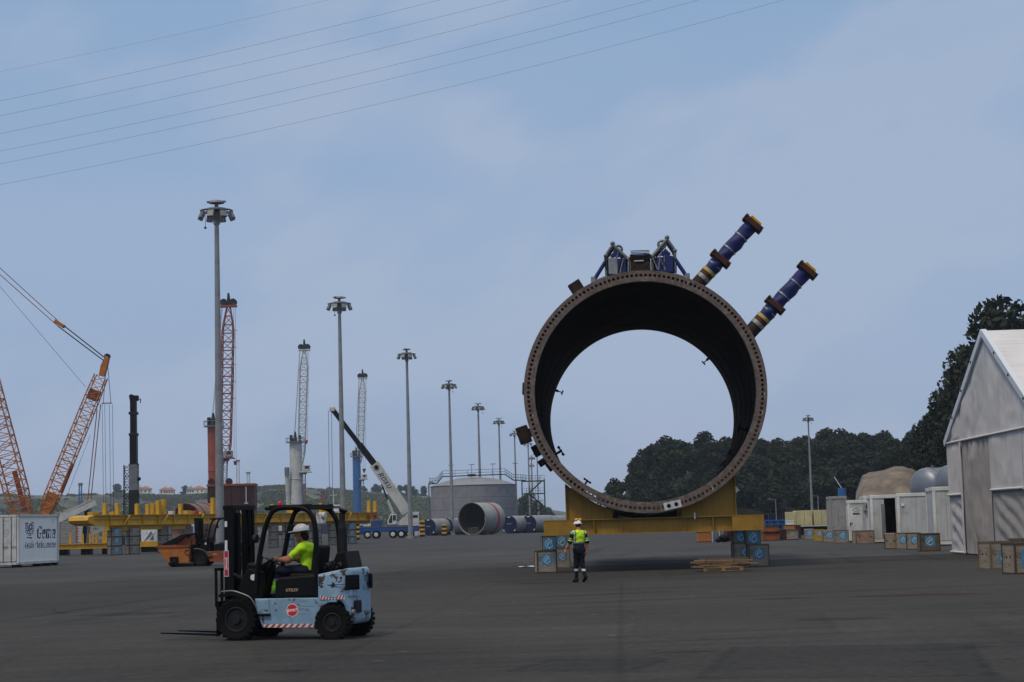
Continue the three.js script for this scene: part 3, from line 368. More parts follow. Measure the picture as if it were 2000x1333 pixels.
  const LR = 26; for (const [a, b] of [[[-0.25, EH - 0.1], [W2, PH + 0.1]], [[W2, PH + 0.1], [full + 0.25, EH - 0.1]]]) { const g = new GB(); const nx = 8; for (let k = 0; k < 5; k++) { const z0 = -sgn * (k * LR / 5 + 0.06), z1 = -sgn * ((k + 1) * LR / 5); const q = new THREE.BufferGeometry(); q.setAttribute('position', new THREE.Float32BufferAttribute([a[0], a[1], z0, b[0], b[1], z0, b[0], b[1], z1, a[0], a[1], z0, b[0], b[1], z1, a[0], a[1], z1], 3)); q.computeVertexNormals(); g.add(q); } g.mesh('roof_sheet', M.fabricRoof, t); }
  for (const s of [0.02, full - 0.02]) { const g = new GB(); g.box(s, EH / 2, -sgn * (LR / 2 + 0.2), 0.04, EH - 0.2, LR - 0.4); g.mesh('side_wall', M.fabricUp, t); } const bk = new GB(); bk.ext([[0.1, 0], [full - 0.1, 0], [full - 0.1, EH], [W2, PH], [0.1, EH]], -sgn * LR, 0.03); bk.mesh('rear_wall', M.fabricUp, t);
}
console.log('marquee');
// ---------- figures: one skin drawn over tapered bones ----------
function skinOver(bones, k, cell) {
  const mn = V3(1e9, 1e9, 1e9), mx = V3(-1e9, -1e9, -1e9);
  for (const b of bones) { for (const p of [b.a, b.b]) { const r = Math.max(b.r1, b.r2) + 0.04; mn.min(V3(p.x - r, p.y - r, p.z - r)); mx.max(V3(p.x + r, p.y + r, p.z + r)); } b.d = b.b.clone().sub(b.a); b.l = Math.max(1e-9, b.d.lengthSq()); b.f = b.flat || [1, 1, 1]; }
  const db = (b, x, y, z) => { let t = ((x - b.a.x) * b.d.x + (y - b.a.y) * b.d.y + (z - b.a.z) * b.d.z) / b.l; t = t < 0 ? 0 : t > 1 ? 1 : t; const dx = (x - b.a.x - b.d.x * t) / b.f[0], dy = (y - b.a.y - b.d.y * t) / b.f[1], dz = (z - b.a.z - b.d.z * t) / b.f[2]; return Math.sqrt(dx * dx + dy * dy + dz * dz) - (b.r1 + (b.r2 - b.r1) * t); };
  const sdf = (x, y, z) => { let d = 1e9; for (const b of bones) { const e = db(b, x, y, z), kk = b.k ?? k; if (d > 1e8) d = e; else { const h = Math.max(kk - Math.abs(d - e), 0) / kk; d = Math.min(d, e) - h * h * kk * 0.25; } } return d; };
  const nx = Math.ceil((mx.x - mn.x) / cell) + 1, ny = Math.ceil((mx.y - mn.y) / cell) + 1, nz = Math.ceil((mx.z - mn.z) / cell) + 1, v = new Float32Array(nx * ny * nz);
  for (let kz = 0, i = 0; kz < nz; kz++) for (let j = 0; j < ny; j++) for (let ii = 0; ii < nx; ii++, i++) v[i] = sdf(mn.x + ii * cell, mn.y + j * cell, mn.z + kz * cell);
  const id = new Int32Array(nx * ny * nz).fill(-1), pos = [], idx = [], sx = 1, sy = nx, sz = nx * ny, E = [[0, 1], [0, 2], [0, 4], [1, 3], [1, 5], [2, 3], [2, 6], [3, 7], [4, 5], [4, 6], [5, 7], [6, 7]];
  for (let kz = 0; kz < nz - 1; kz++) for (let j = 0; j < ny - 1; j++) for (let ii = 0; ii < nx - 1; ii++) {
    const o = ii + j * sy + kz * sz, c = [0, sx, sy, sx + sy, sz, sz + sx, sz + sy, sz + sx + sy].map((q) => v[o + q]); let m = 0; c.forEach((q, n) => { if (q < 0) m |= 1 << n; }); if (m === 0 || m === 255) continue;
    let X = 0, Y = 0, Z = 0, n = 0; for (const [a, b] of E) if ((c[a] < 0) !== (c[b] < 0)) { const t = c[a] / (c[a] - c[b]); X += (a & 1) + ((b & 1) - (a & 1)) * t; Y += ((a >> 1) & 1) + (((b >> 1) & 1) - ((a >> 1) & 1)) * t; Z += ((a >> 2) & 1) + (((b >> 2) & 1) - ((a >> 2) & 1)) * t; n++; }
    id[o] = pos.length / 3; pos.push(mn.x + (ii + X / n) * cell, mn.y + (j + Y / n) * cell, mn.z + (kz + Z / n) * cell);
  }
  const quad = (a, b, c, d, flip) => { if (flip) idx.push(a, c, b, a, d, c); else idx.push(a, b, c, a, c, d); };
  for (let kz = 1; kz < nz - 1; kz++) for (let j = 1; j < ny - 1; j++) for (let ii = 1; ii < nx - 1; ii++) {
    const o = ii + j * sy + kz * sz, s = v[o] < 0; if (s !== (v[o + sx] < 0)) quad(id[o - sy - sz], id[o - sz], id[o], id[o - sy], !s); if (s !== (v[o + sy] < 0)) quad(id[o - sx - sz], id[o - sx], id[o], id[o - sz], !s); if (s !== (v[o + sz] < 0)) quad(id[o - sx - sy], id[o - sy], id[o], id[o - sx], !s);
  }
  const col = [], C = new THREE.Color(); for (let i = 0; i < pos.length; i += 3) { let best = null, bd = 1e9; for (const b of bones) { const e = db(b, pos[i], pos[i + 1], pos[i + 2]); if (e < bd) { bd = e; best = b; } } C.set(typeof best.c === 'function' ? best.c(V3(pos[i], pos[i + 1], pos[i + 2]), best) : best.c); col.push(C.r, C.g, C.b); }
  const g = new THREE.BufferGeometry(); g.setAttribute('position', new THREE.Float32BufferAttribute(pos, 3)); g.setAttribute('color', new THREE.Float32BufferAttribute(col, 3)); g.setIndex(idx); g.computeVertexNormals();
  if (k > 0.04) { const nn = g.attributes.normal, pp = g.attributes.position; for (let i = 0; i < pp.count; i++) { const x = pp.getX(i), y = pp.getY(i), z = pp.getZ(i), f = 0.011 * (fbm(x * 9 + z * 7 + 20, y * 14 + x * 5 + 30, 1, 3, 71, false) - 0.5) + 0.004 * Math.sin(y * 46 + 9 * fbm(x * 6 + 4, z * 6 + y * 3 + 9, 1, 2, 73, false)); pp.setXYZ(i, x + nn.getX(i) * f, y + nn.getY(i) * f, z + nn.getZ(i) * f); } g.computeVertexNormals(); }
  return g;                                                                                // cloth creases
}
const bone = (a, b, r1, r2, c, o = {}) => ({ a: V3(...a), b: V3(...b), r1, r2, c, ...o });
function handBones(w, dir, nrm, thumb, curl, c) {                                             // wrist, pointing direction, palm normal, thumb side
  const D = V3(...dir).normalize(), N = V3(...nrm).normalize(), S = D.clone().cross(N).normalize().multiplyScalar(thumb), W = V3(...w), out = [], at = (d, s, n) => W.clone().addScaledVector(D, d).addScaledVector(S, s).addScaledVector(N, n);
  const bn = (a, b, r1, r2, k = 0.008) => out.push({ a, b, r1, r2, c, k });
  for (const s of [-0.028, -0.01, 0.01, 0.028]) bn(at(-0.01, s * 0.6, 0), at(0.085, s, 0), 0.016, 0.013, 0.02);
  [[0.03, 0.078], [0.01, 0.088], [-0.011, 0.08], [-0.031, 0.062]].forEach(([s, L]) => { let d = 0.085, n = 0, ang = 0, p = at(d, s, n); for (let q = 0; q < 3; q++) { ang += curl * (q ? 0.9 : 0.6); d += Math.cos(ang) * L * 0.38; n += Math.sin(ang) * L * 0.38; const e = at(d, s, n); bn(p, e, 0.0095 - q * 0.0008, 0.0088 - q * 0.0008, 0.004); p = e; } });
  const t0 = at(0.02, 0.03, 0.005), t1 = at(0.06, 0.058, 0.015 + curl * 0.01), t2 = at(0.09, 0.052, 0.03 + curl * 0.015); bn(t0, t1, 0.014, 0.011, 0.01); bn(t1, t2, 0.0105, 0.009, 0.005); return out;
}
function headBones(c, f, skin, hair) {                                                        // centre, facing direction
  const C = V3(...c), Fw = V3(...f).normalize(), R = Fw.clone().cross(V3(0, 1, 0)).normalize(), at = (a, b, d) => C.clone().addScaledVector(Fw, a).addScaledVector(V3(0, 1, 0), b).addScaledVector(R, d), out = [];
  const sk = (p) => { const q = p.clone().sub(C), a = q.dot(Fw), y = q.y, s = Math.abs(q.dot(R)); if (a > 0.07 && Math.abs(y) < 0.012 && s > 0.02 && s < 0.045) return 0x2a1f1b; if (a > 0.075 && y > -0.07 && y < -0.055 && s < 0.026) return 0x8a4a42; if (a < -0.005 && y > -0.06 && s < 0.12 && !(s > 0.062 && a > -0.03)) return hair; return skin; };
  const b = (p, q, r1, r2, k = 0.03) => out.push({ a: p, b: q, r1, r2, c: sk, k });
  b(at(-0.015, 0.045, 0), at(0.01, 0.035, 0), 0.088, 0.082); b(at(0.02, 0, 0), at(0.035, -0.075, 0), 0.066, 0.042); b(at(0.055, -0.085, 0), at(0.06, -0.09, 0), 0.026, 0.024); b(at(0.085, 0.01, 0), at(0.105, -0.03, 0), 0.009, 0.014, 0.012);
  for (const s of [-1, 1]) { out.push({ a: at(-0.005, 0.012, s * 0.08), b: at(0.0, -0.028, s * 0.077), r1: 0.014, r2: 0.011, c: skin, k: 0.01 }); b(at(0.06, 0.022, s * 0.03), at(0.06, 0.022, s * 0.034), 0.02, 0.02, 0.015); }
  return out;
}
function bodyMesh(parent, sets) { const g = mergeGeometries(sets.map(([b, k, c]) => skinOver(b, k, c)), false); return part('body', g, M.body, parent); }

// ---------- worker walking under the tube ----------
{
  const at = G(1133, 1138.5), t = thing('person', 'worker walking away in hi-vis vest and white helmet with yellow ear muffs', 'person', at, 0.42);
  const NAVY = 0x171922, DARK = 0x15161b, VEST = 0xc6ee2c, BAND = 0x6f7480, PALE = 0xb9bfc4, SK = 0xb47d63;
  const torso = (p) => { if (p.y < 1.12) return 0x262833; if (p.y < 1.165) return BAND; const w = 0.118 + 0.02 * (p.y - 1.2); if (p.z > 0 && Math.abs(p.x) > w && Math.abs(p.x) < w + 0.035) return BAND; if (Math.abs(p.x) > w + 0.07) return DARK; return VEST; };
  const arm = (p, b) => { const tt = p.clone().sub(b.a).dot(b.d) / b.l; return (tt > 0.58 && tt < 0.68) || (tt > 0.78 && tt < 0.88) ? 0xc9e56a : tt < 0.12 ? 0x9aa0a0 : DARK; };
  const fore = (p, b) => { const tt = p.clone().sub(b.a).dot(b.d) / b.l; return tt < 0.12 ? DARK : SK; };
  const shin = (p) => p.y > 0.33 && p.y < 0.39 ? PALE : NAVY;
  const bones = [bone([0, 0.95, 0], [0, 1.08, 0], 0.145, 0.135, torso, { flat: [1.12, 1, 0.85] }), bone([0, 1.08, 0], [0, 1.34, 0.01], 0.13, 0.155, torso, { flat: [1.15, 1, 0.82] }), bone([-0.13, 1.42, 0.01], [0.13, 1.42, 0.01], 0.085, 0.085, torso), bone([0, 1.42, 0.01], [0, 1.56, 0], 0.06, 0.055, SK),
    bone([-0.19, 1.42, 0], [-0.265, 1.17, -0.04], 0.068, 0.056, arm), bone([-0.265, 1.17, -0.04], [-0.345, 0.955, -0.16], 0.05, 0.034, fore), bone([0.19, 1.42, 0.01], [0.245, 1.16, 0.05], 0.068, 0.056, arm), bone([0.245, 1.16, 0.05], [0.235, 0.915, 0.0], 0.05, 0.034, fore),
    bone([-0.085, 0.93, 0], [-0.075, 0.52, -0.06], 0.098, 0.068, NAVY), bone([-0.075, 0.52, -0.06], [-0.07, 0.12, -0.08], 0.066, 0.05, shin), bone([0.085, 0.93, 0], [0.08, 0.52, 0.02], 0.098, 0.068, NAVY), bone([0.08, 0.52, 0.02], [0.08, 0.15, 0.2], 0.066, 0.05, shin),
    bone([-0.07, 0.06, -0.05], [-0.08, 0.045, -0.23], 0.052, 0.045, 0x121214), bone([0.08, 0.13, 0.22], [0.085, 0.045, 0.07], 0.052, 0.045, 0x121214)];
  bodyMesh(t, [[bones, 0.05, 0.013], [headBones([0, 1.635, -0.025], [0, -0.05, -1], SK, 0x2b211c), 0.03, 0.008], [handBones([-0.345, 0.955, -0.16], [-0.3, -0.9, -0.35], [0.8, -0.2, -0.3], 1, 0.35, SK), 0.01, 0.005], [handBones([0.235, 0.915, 0], [0, -1, -0.1], [-1, 0, 0], -1, 0.35, SK), 0.01, 0.005]]);
  const h = new GB(); h.add(new THREE.SphereGeometry(0.118, 20, 10, 0, 6.283, 0, 1.5), new THREE.Matrix4().compose(V3(0, 1.685, -0.03), new THREE.Quaternion(), V3(0.95, 0.92, 1.12))); h.cyl(V3(0, 1.685, -0.03), V3(0, 1.697, -0.03), 0.128, 0.124, 20); h.box(0, 1.692, -0.16, 0.16, 0.012, 0.07); h.mesh('helmet', M.helmet, t);
  const e = new GB(); for (const s of [-1, 1]) { e.ball(s * 0.062, 1.805, 0.0, 0.045, 1, 0.85, 1.1); } e.path([V3(-0.07, 1.8, 0), V3(0, 1.835, 0.0), V3(0.07, 1.8, 0)], 0.012, 6, 10); e.mesh('ear_muffs', M.muff, t);
}

// ---------- forklift trucks ----------
const sticker = canvasTex(128, 512, (g) => { g.fillStyle = '#c9c2c4'; g.fillRect(0, 0, 128, 512); g.fillStyle = '#a8243f'; g.fillRect(12, 12, 104, 128); g.fillRect(12, 372, 104, 128); g.fillRect(12, 156, 104, 200); g.save(); g.translate(64, 256); g.rotate(-Math.PI / 2); g.fillStyle = '#e8e0e0'; g.font = 'bold 78px sans-serif'; g.textAlign = 'center'; g.textBaseline = 'middle'; g.fillText('linea', 0, 0); g.restore(); });
const hazard = canvasTex(512, 64, (g) => { g.fillStyle = '#d9d4cf'; g.fillRect(0, 0, 512, 64); g.fillStyle = '#a5322c'; for (let i = -1; i < 9; i++) { g.beginPath(); g.moveTo(i * 64, 64); g.lineTo(i * 64 + 32, 64); g.lineTo(i * 64 + 64, 0); g.lineTo(i * 64 + 32, 0); g.fill(); } const r = rng(4); for (let i = 0; i < 90; i++) { g.fillStyle = r() < 0.5 ? 'rgba(120,150,180,0.6)' : 'rgba(70,60,55,0.6)'; g.fillRect(r() * 512, r() * 64, 3 + r() * 16, 2 + r() * 6); } });
const utilev = canvasTex(512, 128, (g) => { g.clearRect(0, 0, 512, 128); g.fillStyle = '#b8a184'; g.font = 'bold italic 92px sans-serif'; g.fillText('UTILEV', 24, 98); });
const utilevDark = canvasTex(512, 128, (g) => { g.clearRect(0, 0, 512, 128); g.fillStyle = '#22262c'; g.font = 'bold 96px sans-serif'; g.fillText('UTILEV', 24, 98); });
const gam = canvasTex(256, 256, (g) => { g.clearRect(0, 0, 256, 256); g.fillStyle = '#e6dede'; g.beginPath(); g.arc(128, 128, 126, 0, 7); g.fill(); g.fillStyle = '#c01f2b'; g.beginPath(); g.arc(128, 128, 114, 0, 7); g.fill(); g.fillStyle = '#f1e9e9'; g.font = 'bold 84px sans-serif'; g.textAlign = 'center'; g.fillText('gam?', 126, 152); });
const serial = canvasTex(256, 64, (g) => { g.clearRect(0, 0, 256, 64); g.fillStyle = '#d8cfc4'; g.font = 'bold 44px sans-serif'; g.fillText('807481', 20, 48); });
function wheel(parent, x, z, r, w, rimR, steer = 0) {
  const g = new THREE.Group(); g.name = 'wheel'; g.position.set(x, r, z); g.rotation.y = steer; parent.add(g); const pts = [[rimR, -w * 0.36], [r * 0.9, -w / 2], [r * 0.975, -w * 0.44], [r, -w * 0.3], [r, w * 0.3], [r * 0.975, w * 0.44], [r * 0.9, w / 2], [rimR, w * 0.36]];
  const l = new THREE.LatheGeometry(pts.map(([a, b]) => new THREE.Vector2(a, b)), 40); l.rotateX(Math.PI / 2); const b = new GB(); b.add(l); for (let i = 0; i < 22; i++) { const a = i / 22 * 6.283; for (const s of [-1, 1]) b.box(Math.cos(a) * r * 0.985, Math.sin(a) * r * 0.985, s * w * 0.26, 0.05, 0.05, w * 0.42, 0, 0, a); } b.mesh('tyre', M.rubber, g);
  const q = new GB(); q.cyl(V3(0, 0, -w * 0.3), V3(0, 0, w * 0.3), rimR, rimR, 24); q.cyl(V3(0, 0, w * 0.3), V3(0, 0, w * 0.42), rimR * 0.42, rimR * 0.36, 16); for (let i = 0; i < 6; i++) { const a = i / 6 * 6.283; q.cyl(V3(Math.cos(a) * rimR * 0.62, Math.sin(a) * rimR * 0.62, w * 0.3), V3(Math.cos(a) * rimR * 0.62, Math.sin(a) * rimR * 0.62, w * 0.34), 0.022, 0.022, 6); } const rg = new THREE.TorusGeometry(rimR, 0.02, 8, 28); q.add(rg, new THREE.Matrix4().makeTranslation(0, 0, w * 0.33)); q.mesh('rim', M.darkMetal, g); return g;
}
function forklift(name, label, pos, turn, o) {
  const t = thing(name, label, 'forklift', pos, turn), side = o.side, rear = o.rear;
  for (const z of [0.5, -0.5]) { wheel(t, -0.816, z, 0.335, 0.26, 0.19); wheel(t, 0.83, z * 0.92, 0.27, 0.2, 0.14, 0.06); }
  // frame with side panels
  { const b = new GB(); b.rbox(0.1, 0.42, 0, 1.35, 0.4, 0.82, 0.03); b.mesh('chassis', M.black, t); }
  for (const z of [1, -1]) {
    const pts = [[-0.4, 0.2], [0.5, 0.17], [0.52, 0.24], [0.56, 0.40], [0.64, 0.52], [0.76, 0.58], [0.9, 0.585], [0.9, 0.66], [-0.53, 0.66], [-0.50, 0.45]], g = new GB(); g.ext(pts, z > 0 ? 0.42 : -0.5, 0.08, 0.012); g.mesh('side_panel', side, t);
    const s = new GB(); s.ext([[-0.5, 0.645], [-0.28, 0.645], [-0.26, 0.42], [-0.47, 0.40]], z > 0 ? 0.49 : -0.52, 0.03, 0.01); s.mesh('step', side, t); const sl = new GB(); sl.rbox(-0.37, 0.405, z * 0.515, 0.24, 0.035, 0.06, 0.012); sl.mesh('step_tread', M.black, t);
    const fd = new GB(); fd.path([V3(-1.12, 0.78, z * 0.5), V3(-0.9, 0.785, z * 0.5), V3(-0.63, 0.69, z * 0.5), V3(-0.52, 0.55, z * 0.5), V3(-0.47, 0.40, z * 0.5)], 0.016, 6, 20); fd.mesh('fender_trim', M.steel, t); const fn = new GB(); fn.ext([[-1.13, 0.74], [-0.9, 0.77], [-0.63, 0.67], [-0.5, 0.46], [-0.53, 0.46], [-0.66, 0.63], [-0.9, 0.72], [-1.13, 0.69]], z > 0 ? 0.36 : -0.6, 0.24); fn.mesh('fender', M.black, t);
    const kick = new GB(); kick.ext([[-0.86, 0.76], [-0.62, 0.67], [-0.5, 0.5], [-0.46, 0.66], [-0.42, 0.7], [-0.44, 1.08], [-0.66, 1.14], [-0.8, 1.0]], z > 0 ? 0.3 : -0.44, 0.14, 0.02); kick.mesh('cowl_side', M.black, t);
  }
  { const b = new GB(); b.rbox(-0.42, 0.555, 0, 0.75, 0.04, 0.8, 0.01); b.mesh('floor_plate', M.black, t); const d = new GB(); d.rbox(-0.68, 0.95, 0, 0.22, 0.55, 0.7, 0.04, 0, 0, -0.15); d.mesh('dashboard', M.black, t); }
  { const b = new GB(); b.ext([[-0.2, 0.67], [0.56, 0.67], [0.56, 1.02], [-0.1, 0.99], [-0.19, 0.94]], -0.46, 0.92, 0.03); b.mesh('engine_hood', M.blackGloss, t); }
  // counterweight, rounded at the tail
  { const s = new THREE.Shape(); s.moveTo(0.57, 1.03); s.lineTo(1.12, 1.115); s.quadraticCurveTo(1.2, 1.115, 1.21, 1.04); s.lineTo(1.22, 0.6); s.lineTo(1.22, 0.32); s.quadraticCurveTo(1.2, 0.22, 1.1, 0.22); s.lineTo(1.12, 0.24); s.quadraticCurveTo(1.16, 0.62, 0.83, 0.62); s.lineTo(0.57, 0.62); s.closePath();
    const g = new THREE.ExtrudeGeometry(s, { depth: 0.9, bevelEnabled: true, bevelThickness: 0.06, bevelSize: 0.05, bevelOffset: -0.05, bevelSegments: 3, curveSegments: 12 }); g.translate(0, 0, -0.45); const p = g.attributes.position; for (let i = 0; i < p.count; i++) { const x = p.getX(i), z = p.getZ(i), k = sstep(0.85, 1.25, x); p.setZ(i, z * (1 - 0.2 * k * Math.abs(z) / 0.5)); p.setX(i, x - 0.13 * k * (z * z) / 0.26); } g.computeVertexNormals(); const b = new GB(); b.add(g); const cw = b.mesh('counterweight', rear, t);
    for (const z of [1, -1]) { const v = new GB(); v.rbox(0, 0, 0, 0.25, 0.24, 0.04, 0.018); v.mesh('vent', M.black, cw).position.set(1.115, 0.89, z * 0.35); cw.children[cw.children.length - 1].rotation.y = z > 0 ? 0.88 : Math.PI - 0.88; for (let k = 0; k < 3; k++) { const l = new GB(); l.box(0, 0, 0, 0.2, 0.012, 0.05); const q = l.mesh('louvre', M.darkMetal, cw); q.position.set(1.118, 0.835 + k * 0.055, z * 0.355); q.rotation.y = z > 0 ? 0.88 : Math.PI - 0.88; } const ln = new GB(); ln.box(0.82, 0.86, z * 0.498, 0.5, 0.008, 0.012, 0, 0, 0.02); ln.mesh('panel_gap', M.black, cw); }
    const dr = new GB(); dr.rbox(1.13, 0.5, 0.2, 0.06, 0.2, 0.24, 0.02); dr.mesh('tow_pocket', M.darkMetal, cw); const lt = new GB(); lt.cyl(V3(1.13, 0.42, 0.4), V3(1.17, 0.42, 0.4), 0.05, 0.05, 10); lt.mesh('tail_light', M.galvDark, cw); }
  { const b = new GB(); b.ext([[0.56, 1.04], [1.0, 1.12], [0.98, 1.22], [0.94, 1.38], [0.8, 1.36], [0.74, 1.24], [0.58, 1.2]], -0.36, 0.6, 0.02); b.mesh('rear_cover', M.black, t); const s = new GB(); for (let i = 0; i < 9; i++) s.cyl(V3(0.6 + i * 0.035, 1.08 + (i % 3) * 0.06, 0.27), V3(0.63 + i * 0.035, 1.14 + (i % 2) * 0.05, 0.33), 0.025, 0.02, 6); s.mesh('hoses', M.darkMetal, t); const x = new GB(); x.cyl(V3(0.74, 1.1, -0.16), V3(0.735, 1.75, -0.16), 0.075, 0.075, 14); x.cyl(V3(0.735, 1.75, -0.16), V3(0.735, 1.86, -0.16), 0.075, 0.05, 14); x.cyl(V3(0.735, 1.86, -0.16), V3(0.735, 2.0, -0.16), 0.05, 0.05, 12); x.cyl(V3(0.735, 2.0, -0.16), V3(0.76, 2.06, -0.16), 0.05, 0.08, 12); x.mesh('exhaust', M.darkMetal, t); }
  // overhead guard
  const gu = new THREE.Group(); gu.name = 'overhead_guard'; t.add(gu);
  for (const z of [0.46, -0.46]) { const b = new GB(); b.path([V3(-0.52, 0.75, z), V3(-0.49, 1.15, z), V3(-0.36, 1.75, z), V3(-0.24, 2.03, z * 0.97), V3(-0.1, 2.1, z * 0.96), V3(0.22, 2.105, z * 0.96), V3(0.4, 2.05, z * 0.96), V3(0.51, 1.88, z * 0.97), V3(0.545, 1.6, z), V3(0.55, 0.98, z)], 0.042, 10, 60); b.mesh('pillar', M.black, gu); }
  { const b = new GB(); for (const x of [-0.24, 0.42]) b.box(x, 2.1, 0, 0.07, 0.06, 0.94); for (const z of [0.42, -0.42]) b.box(0.09, 2.125, z, 0.72, 0.05, 0.09); b.mesh('roof_frame', M.black, gu); for (let i = 0; i < 7; i++) { const s = new GB(); s.box(-0.13 + i * 0.075, 2.11, 0, 0.02, 0.045, 0.86); s.mesh('roof_bar', M.black, gu); } }
  { const b = new GB(); b.cyl(V3(-0.2, 2.14, 0.2), V3(-0.2, 2.18, 0.2), 0.042, 0.036, 12); b.ball(-0.2, 2.18, 0.2, 0.036); b.mesh('beacon', M.beacon, t); const c = new GB(); c.rbox(-0.34, 2.1, 0.3, 0.16, 0.06, 0.08, 0.02); c.rbox(-0.32, 1.76, -0.5, 0.1, 0.16, 0.16, 0.03); c.bar(V3(-0.4, 1.78, -0.46), V3(-0.3, 1.78, -0.5), 0.03); c.mesh('mirror', M.black, t); const l = new GB(); l.cyl(V3(0.5, 1.96, 0.1), V3(0.56, 1.96, 0.1), 0.06, 0.06, 12); l.mesh('rear_lamp', M.lens, t); const f = new GB(); f.cyl(V3(-0.52, 1.62, 0.4), V3(-0.58, 1.62, 0.4), 0.07, 0.07, 12); f.bar(V3(-0.42, 1.62, 0.45), V3(-0.54, 1.62, 0.4), 0.03); f.mesh('work_lamp', M.darkMetal, t); const e = new GB(); e.rbox(0.3, 1.92, -0.3, 0.14, 0.2, 0.12, 0.03); e.mesh('fan_unit', M.plastic, t); }
  // mast
  const ms = new THREE.Group(); ms.name = 'mast'; t.add(ms);
  for (const z of [0.35, -0.35]) { const b = new GB(); b.rbox(-1.04, 1.16, z, 0.17, 2.02, 0.085, 0.012); b.mesh('outer_channel', M.black, ms); const c = new GB(); c.rbox(-1.05, 1.15, z * 0.74, 0.14, 2.0, 0.07, 0.012); c.mesh('inner_channel', M.black, ms); const h = new GB(); h.cyl(V3(-0.93, 0.4, z * 0.72), V3(-0.93, 2.05, z * 0.72), 0.038, 0.038, 12); h.mesh('lift_ram', M.blackGloss, ms); }
  { const b = new GB(); b.box(-1.04, 2.135, 0, 0.19, 0.07, 0.8); b.box(-1.0, 1.45, 0, 0.06, 0.12, 0.74); b.box(-1.0, 0.55, 0, 0.06, 0.14, 0.74); b.mesh('crosshead', M.black, ms); const c = new GB(); c.cyl(V3(-1.1, 0.6, 0.1), V3(-1.1, 2.1, 0.1), 0.025, 0.025, 8); c.cyl(V3(-1.1, 0.6, -0.1), V3(-1.1, 2.1, -0.1), 0.025, 0.025, 8); c.mesh('lift_chain', M.steel, ms); const r = new GB(); r.cyl(V3(-0.62, 0.86, 0.34), V3(-0.96, 1.05, 0.38), 0.04, 0.04, 10); r.mesh('tilt_ram', M.black, ms); const rr = new GB(); rr.cyl(V3(-0.84, 0.965, 0.365), V3(-0.95, 1.03, 0.38), 0.022, 0.022, 10); rr.mesh('ram_rod', M.steel, ms); for (const [z, y] of [[0.16, 1.9], [0.05, 1.62], [-0.12, 1.2]]) { const q = new GB(); q.path([V3(-0.92, 2.1, z), V3(-0.88, y, z + 0.02), V3(-0.9, 1.1, z), V3(-0.88, 0.6, z)], 0.014, 6, 20); q.mesh('hose', M.black, ms); } }
  if (o.decals) decal('sticker', 0.085, 0.42, printMat(sticker), ms, -1.115 + 0.03, 1.23, 0.396);
  if (o.decals) for (const [y, h] of [[1.87, 0.09], [1.58, 0.05], [1.5, 0.12]]) { const q = new GB(); q.box(-1.085, y, 0.396, 0.045, h, 0.004); q.mesh('label', M.plastic, ms); }
  // carriage, backrest, forks
  const ca = new THREE.Group(); ca.name = 'fork_carriage'; t.add(ca); const low = o.lift || 0;
  { const b = new GB(); for (const y of [0.24, 0.56]) b.box(-1.2, y + low, 0, 0.05, 0.13, 1.0); b.box(-1.14, 0.4 + low, 0.15, 0.06, 0.5, 0.08); b.box(-1.14, 0.4 + low, -0.15, 0.06, 0.5, 0.08); b.mesh('carriage_bar', M.black, ca); for (const z of [-0.5, -0.3, -0.1, 0.1, 0.3, 0.5]) { const c = new GB(); c.box(-1.22, 0.84 + low, z, 0.035, 0.6, 0.035); c.mesh('backrest_bar', M.black, ca); } const d = new GB(); d.box(-1.22, 1.14 + low, 0, 0.04, 0.045, 1.04); d.mesh('backrest_rail', M.black, ca); }
  if (!o.hopper) for (const z of [0.3, -0.3]) { const f = new GB(); f.ext([[-1.24, 0.62], [-1.24, 0.1], [-2.3, 0.125], [-2.34, 0.115], [-2.3, 0.105], [-1.3, 0.06], [-1.29, 0.055], [-1.28, 0.62]].map(([x, y]) => [x, y + low]), z - 0.06, 0.12); f.mesh('fork', M.black, ca); }
  // seat, steering wheel, levers
  { const b = new GB(); b.rbox(0.2, 0.985, 0, 0.48, 0.12, 0.5, 0.04); b.mesh('seat', M.seat, t); const c = new GB(); c.rbox(0.41, 1.23, 0, 0.13, 0.52, 0.46, 0.05, 0, 0, -0.13); c.mesh('backrest', M.seat, t); const w = new GB(); w.add(new THREE.TorusGeometry(0.17, 0.016, 8, 28), new THREE.Matrix4().makeRotationFromEuler(new THREE.Euler(Math.PI / 2 - 0.0, 0.42, 0)).setPosition(-0.44, 1.24, 0)); w.cyl(V3(-0.44, 1.24, 0), V3(-0.6, 0.9, 0), 0.03, 0.035, 10); w.box(-0.44, 1.24, 0, 0.3, 0.02, 0.03, 0, 0, -0.42); w.mesh('steering_wheel', M.black, t); const l = new GB(); for (let i = 0; i < 3; i++) { l.cyl(V3(-0.58, 1.05, 0.2 + i * 0.06), V3(-0.52, 1.3, 0.22 + i * 0.06), 0.009, 0.009, 6); l.ball(-0.52, 1.31, 0.22 + i * 0.06, 0.022); } l.mesh('lever', M.darkMetal, t); const s = new GB(); s.cyl(V3(-0.58, 1.0, 0.41), V3(-0.58, 1.0, 0.45), 0.05, 0.05, 14); s.mesh('round_label', M.plastic, t); }
  if (o.decals) {
    decal('hazard_tape', 0.86, 0.055, printMat(hazard), t, 0.06, 0.225, 0.5045); decal('round_logo', 0.21, 0.21, printMat(gam), t, 0.13, 0.47, 0.5045); decal('lettering', 0.36, 0.09, printMat(utilev), t, 0.16, 0.79, 0.4645); decal('hazard_tape', 0.42, 0.06, printMat(hazard), t, 0.83, 0.66, 0.505, 0.04); decal('lettering', 0.26, 0.06, printMat(utilevDark), t, 1.15, 0.665, 0.352, 0.9);
  } else decal('lettering', 0.34, 0.085, printMat(serial), t, -0.1, 0.52, 0.506);
  return t;
}
const fkPos = (() => { const a = G(467, 1251), b = G(649, 1250.5); return a.lerp(b, 0.5); })();
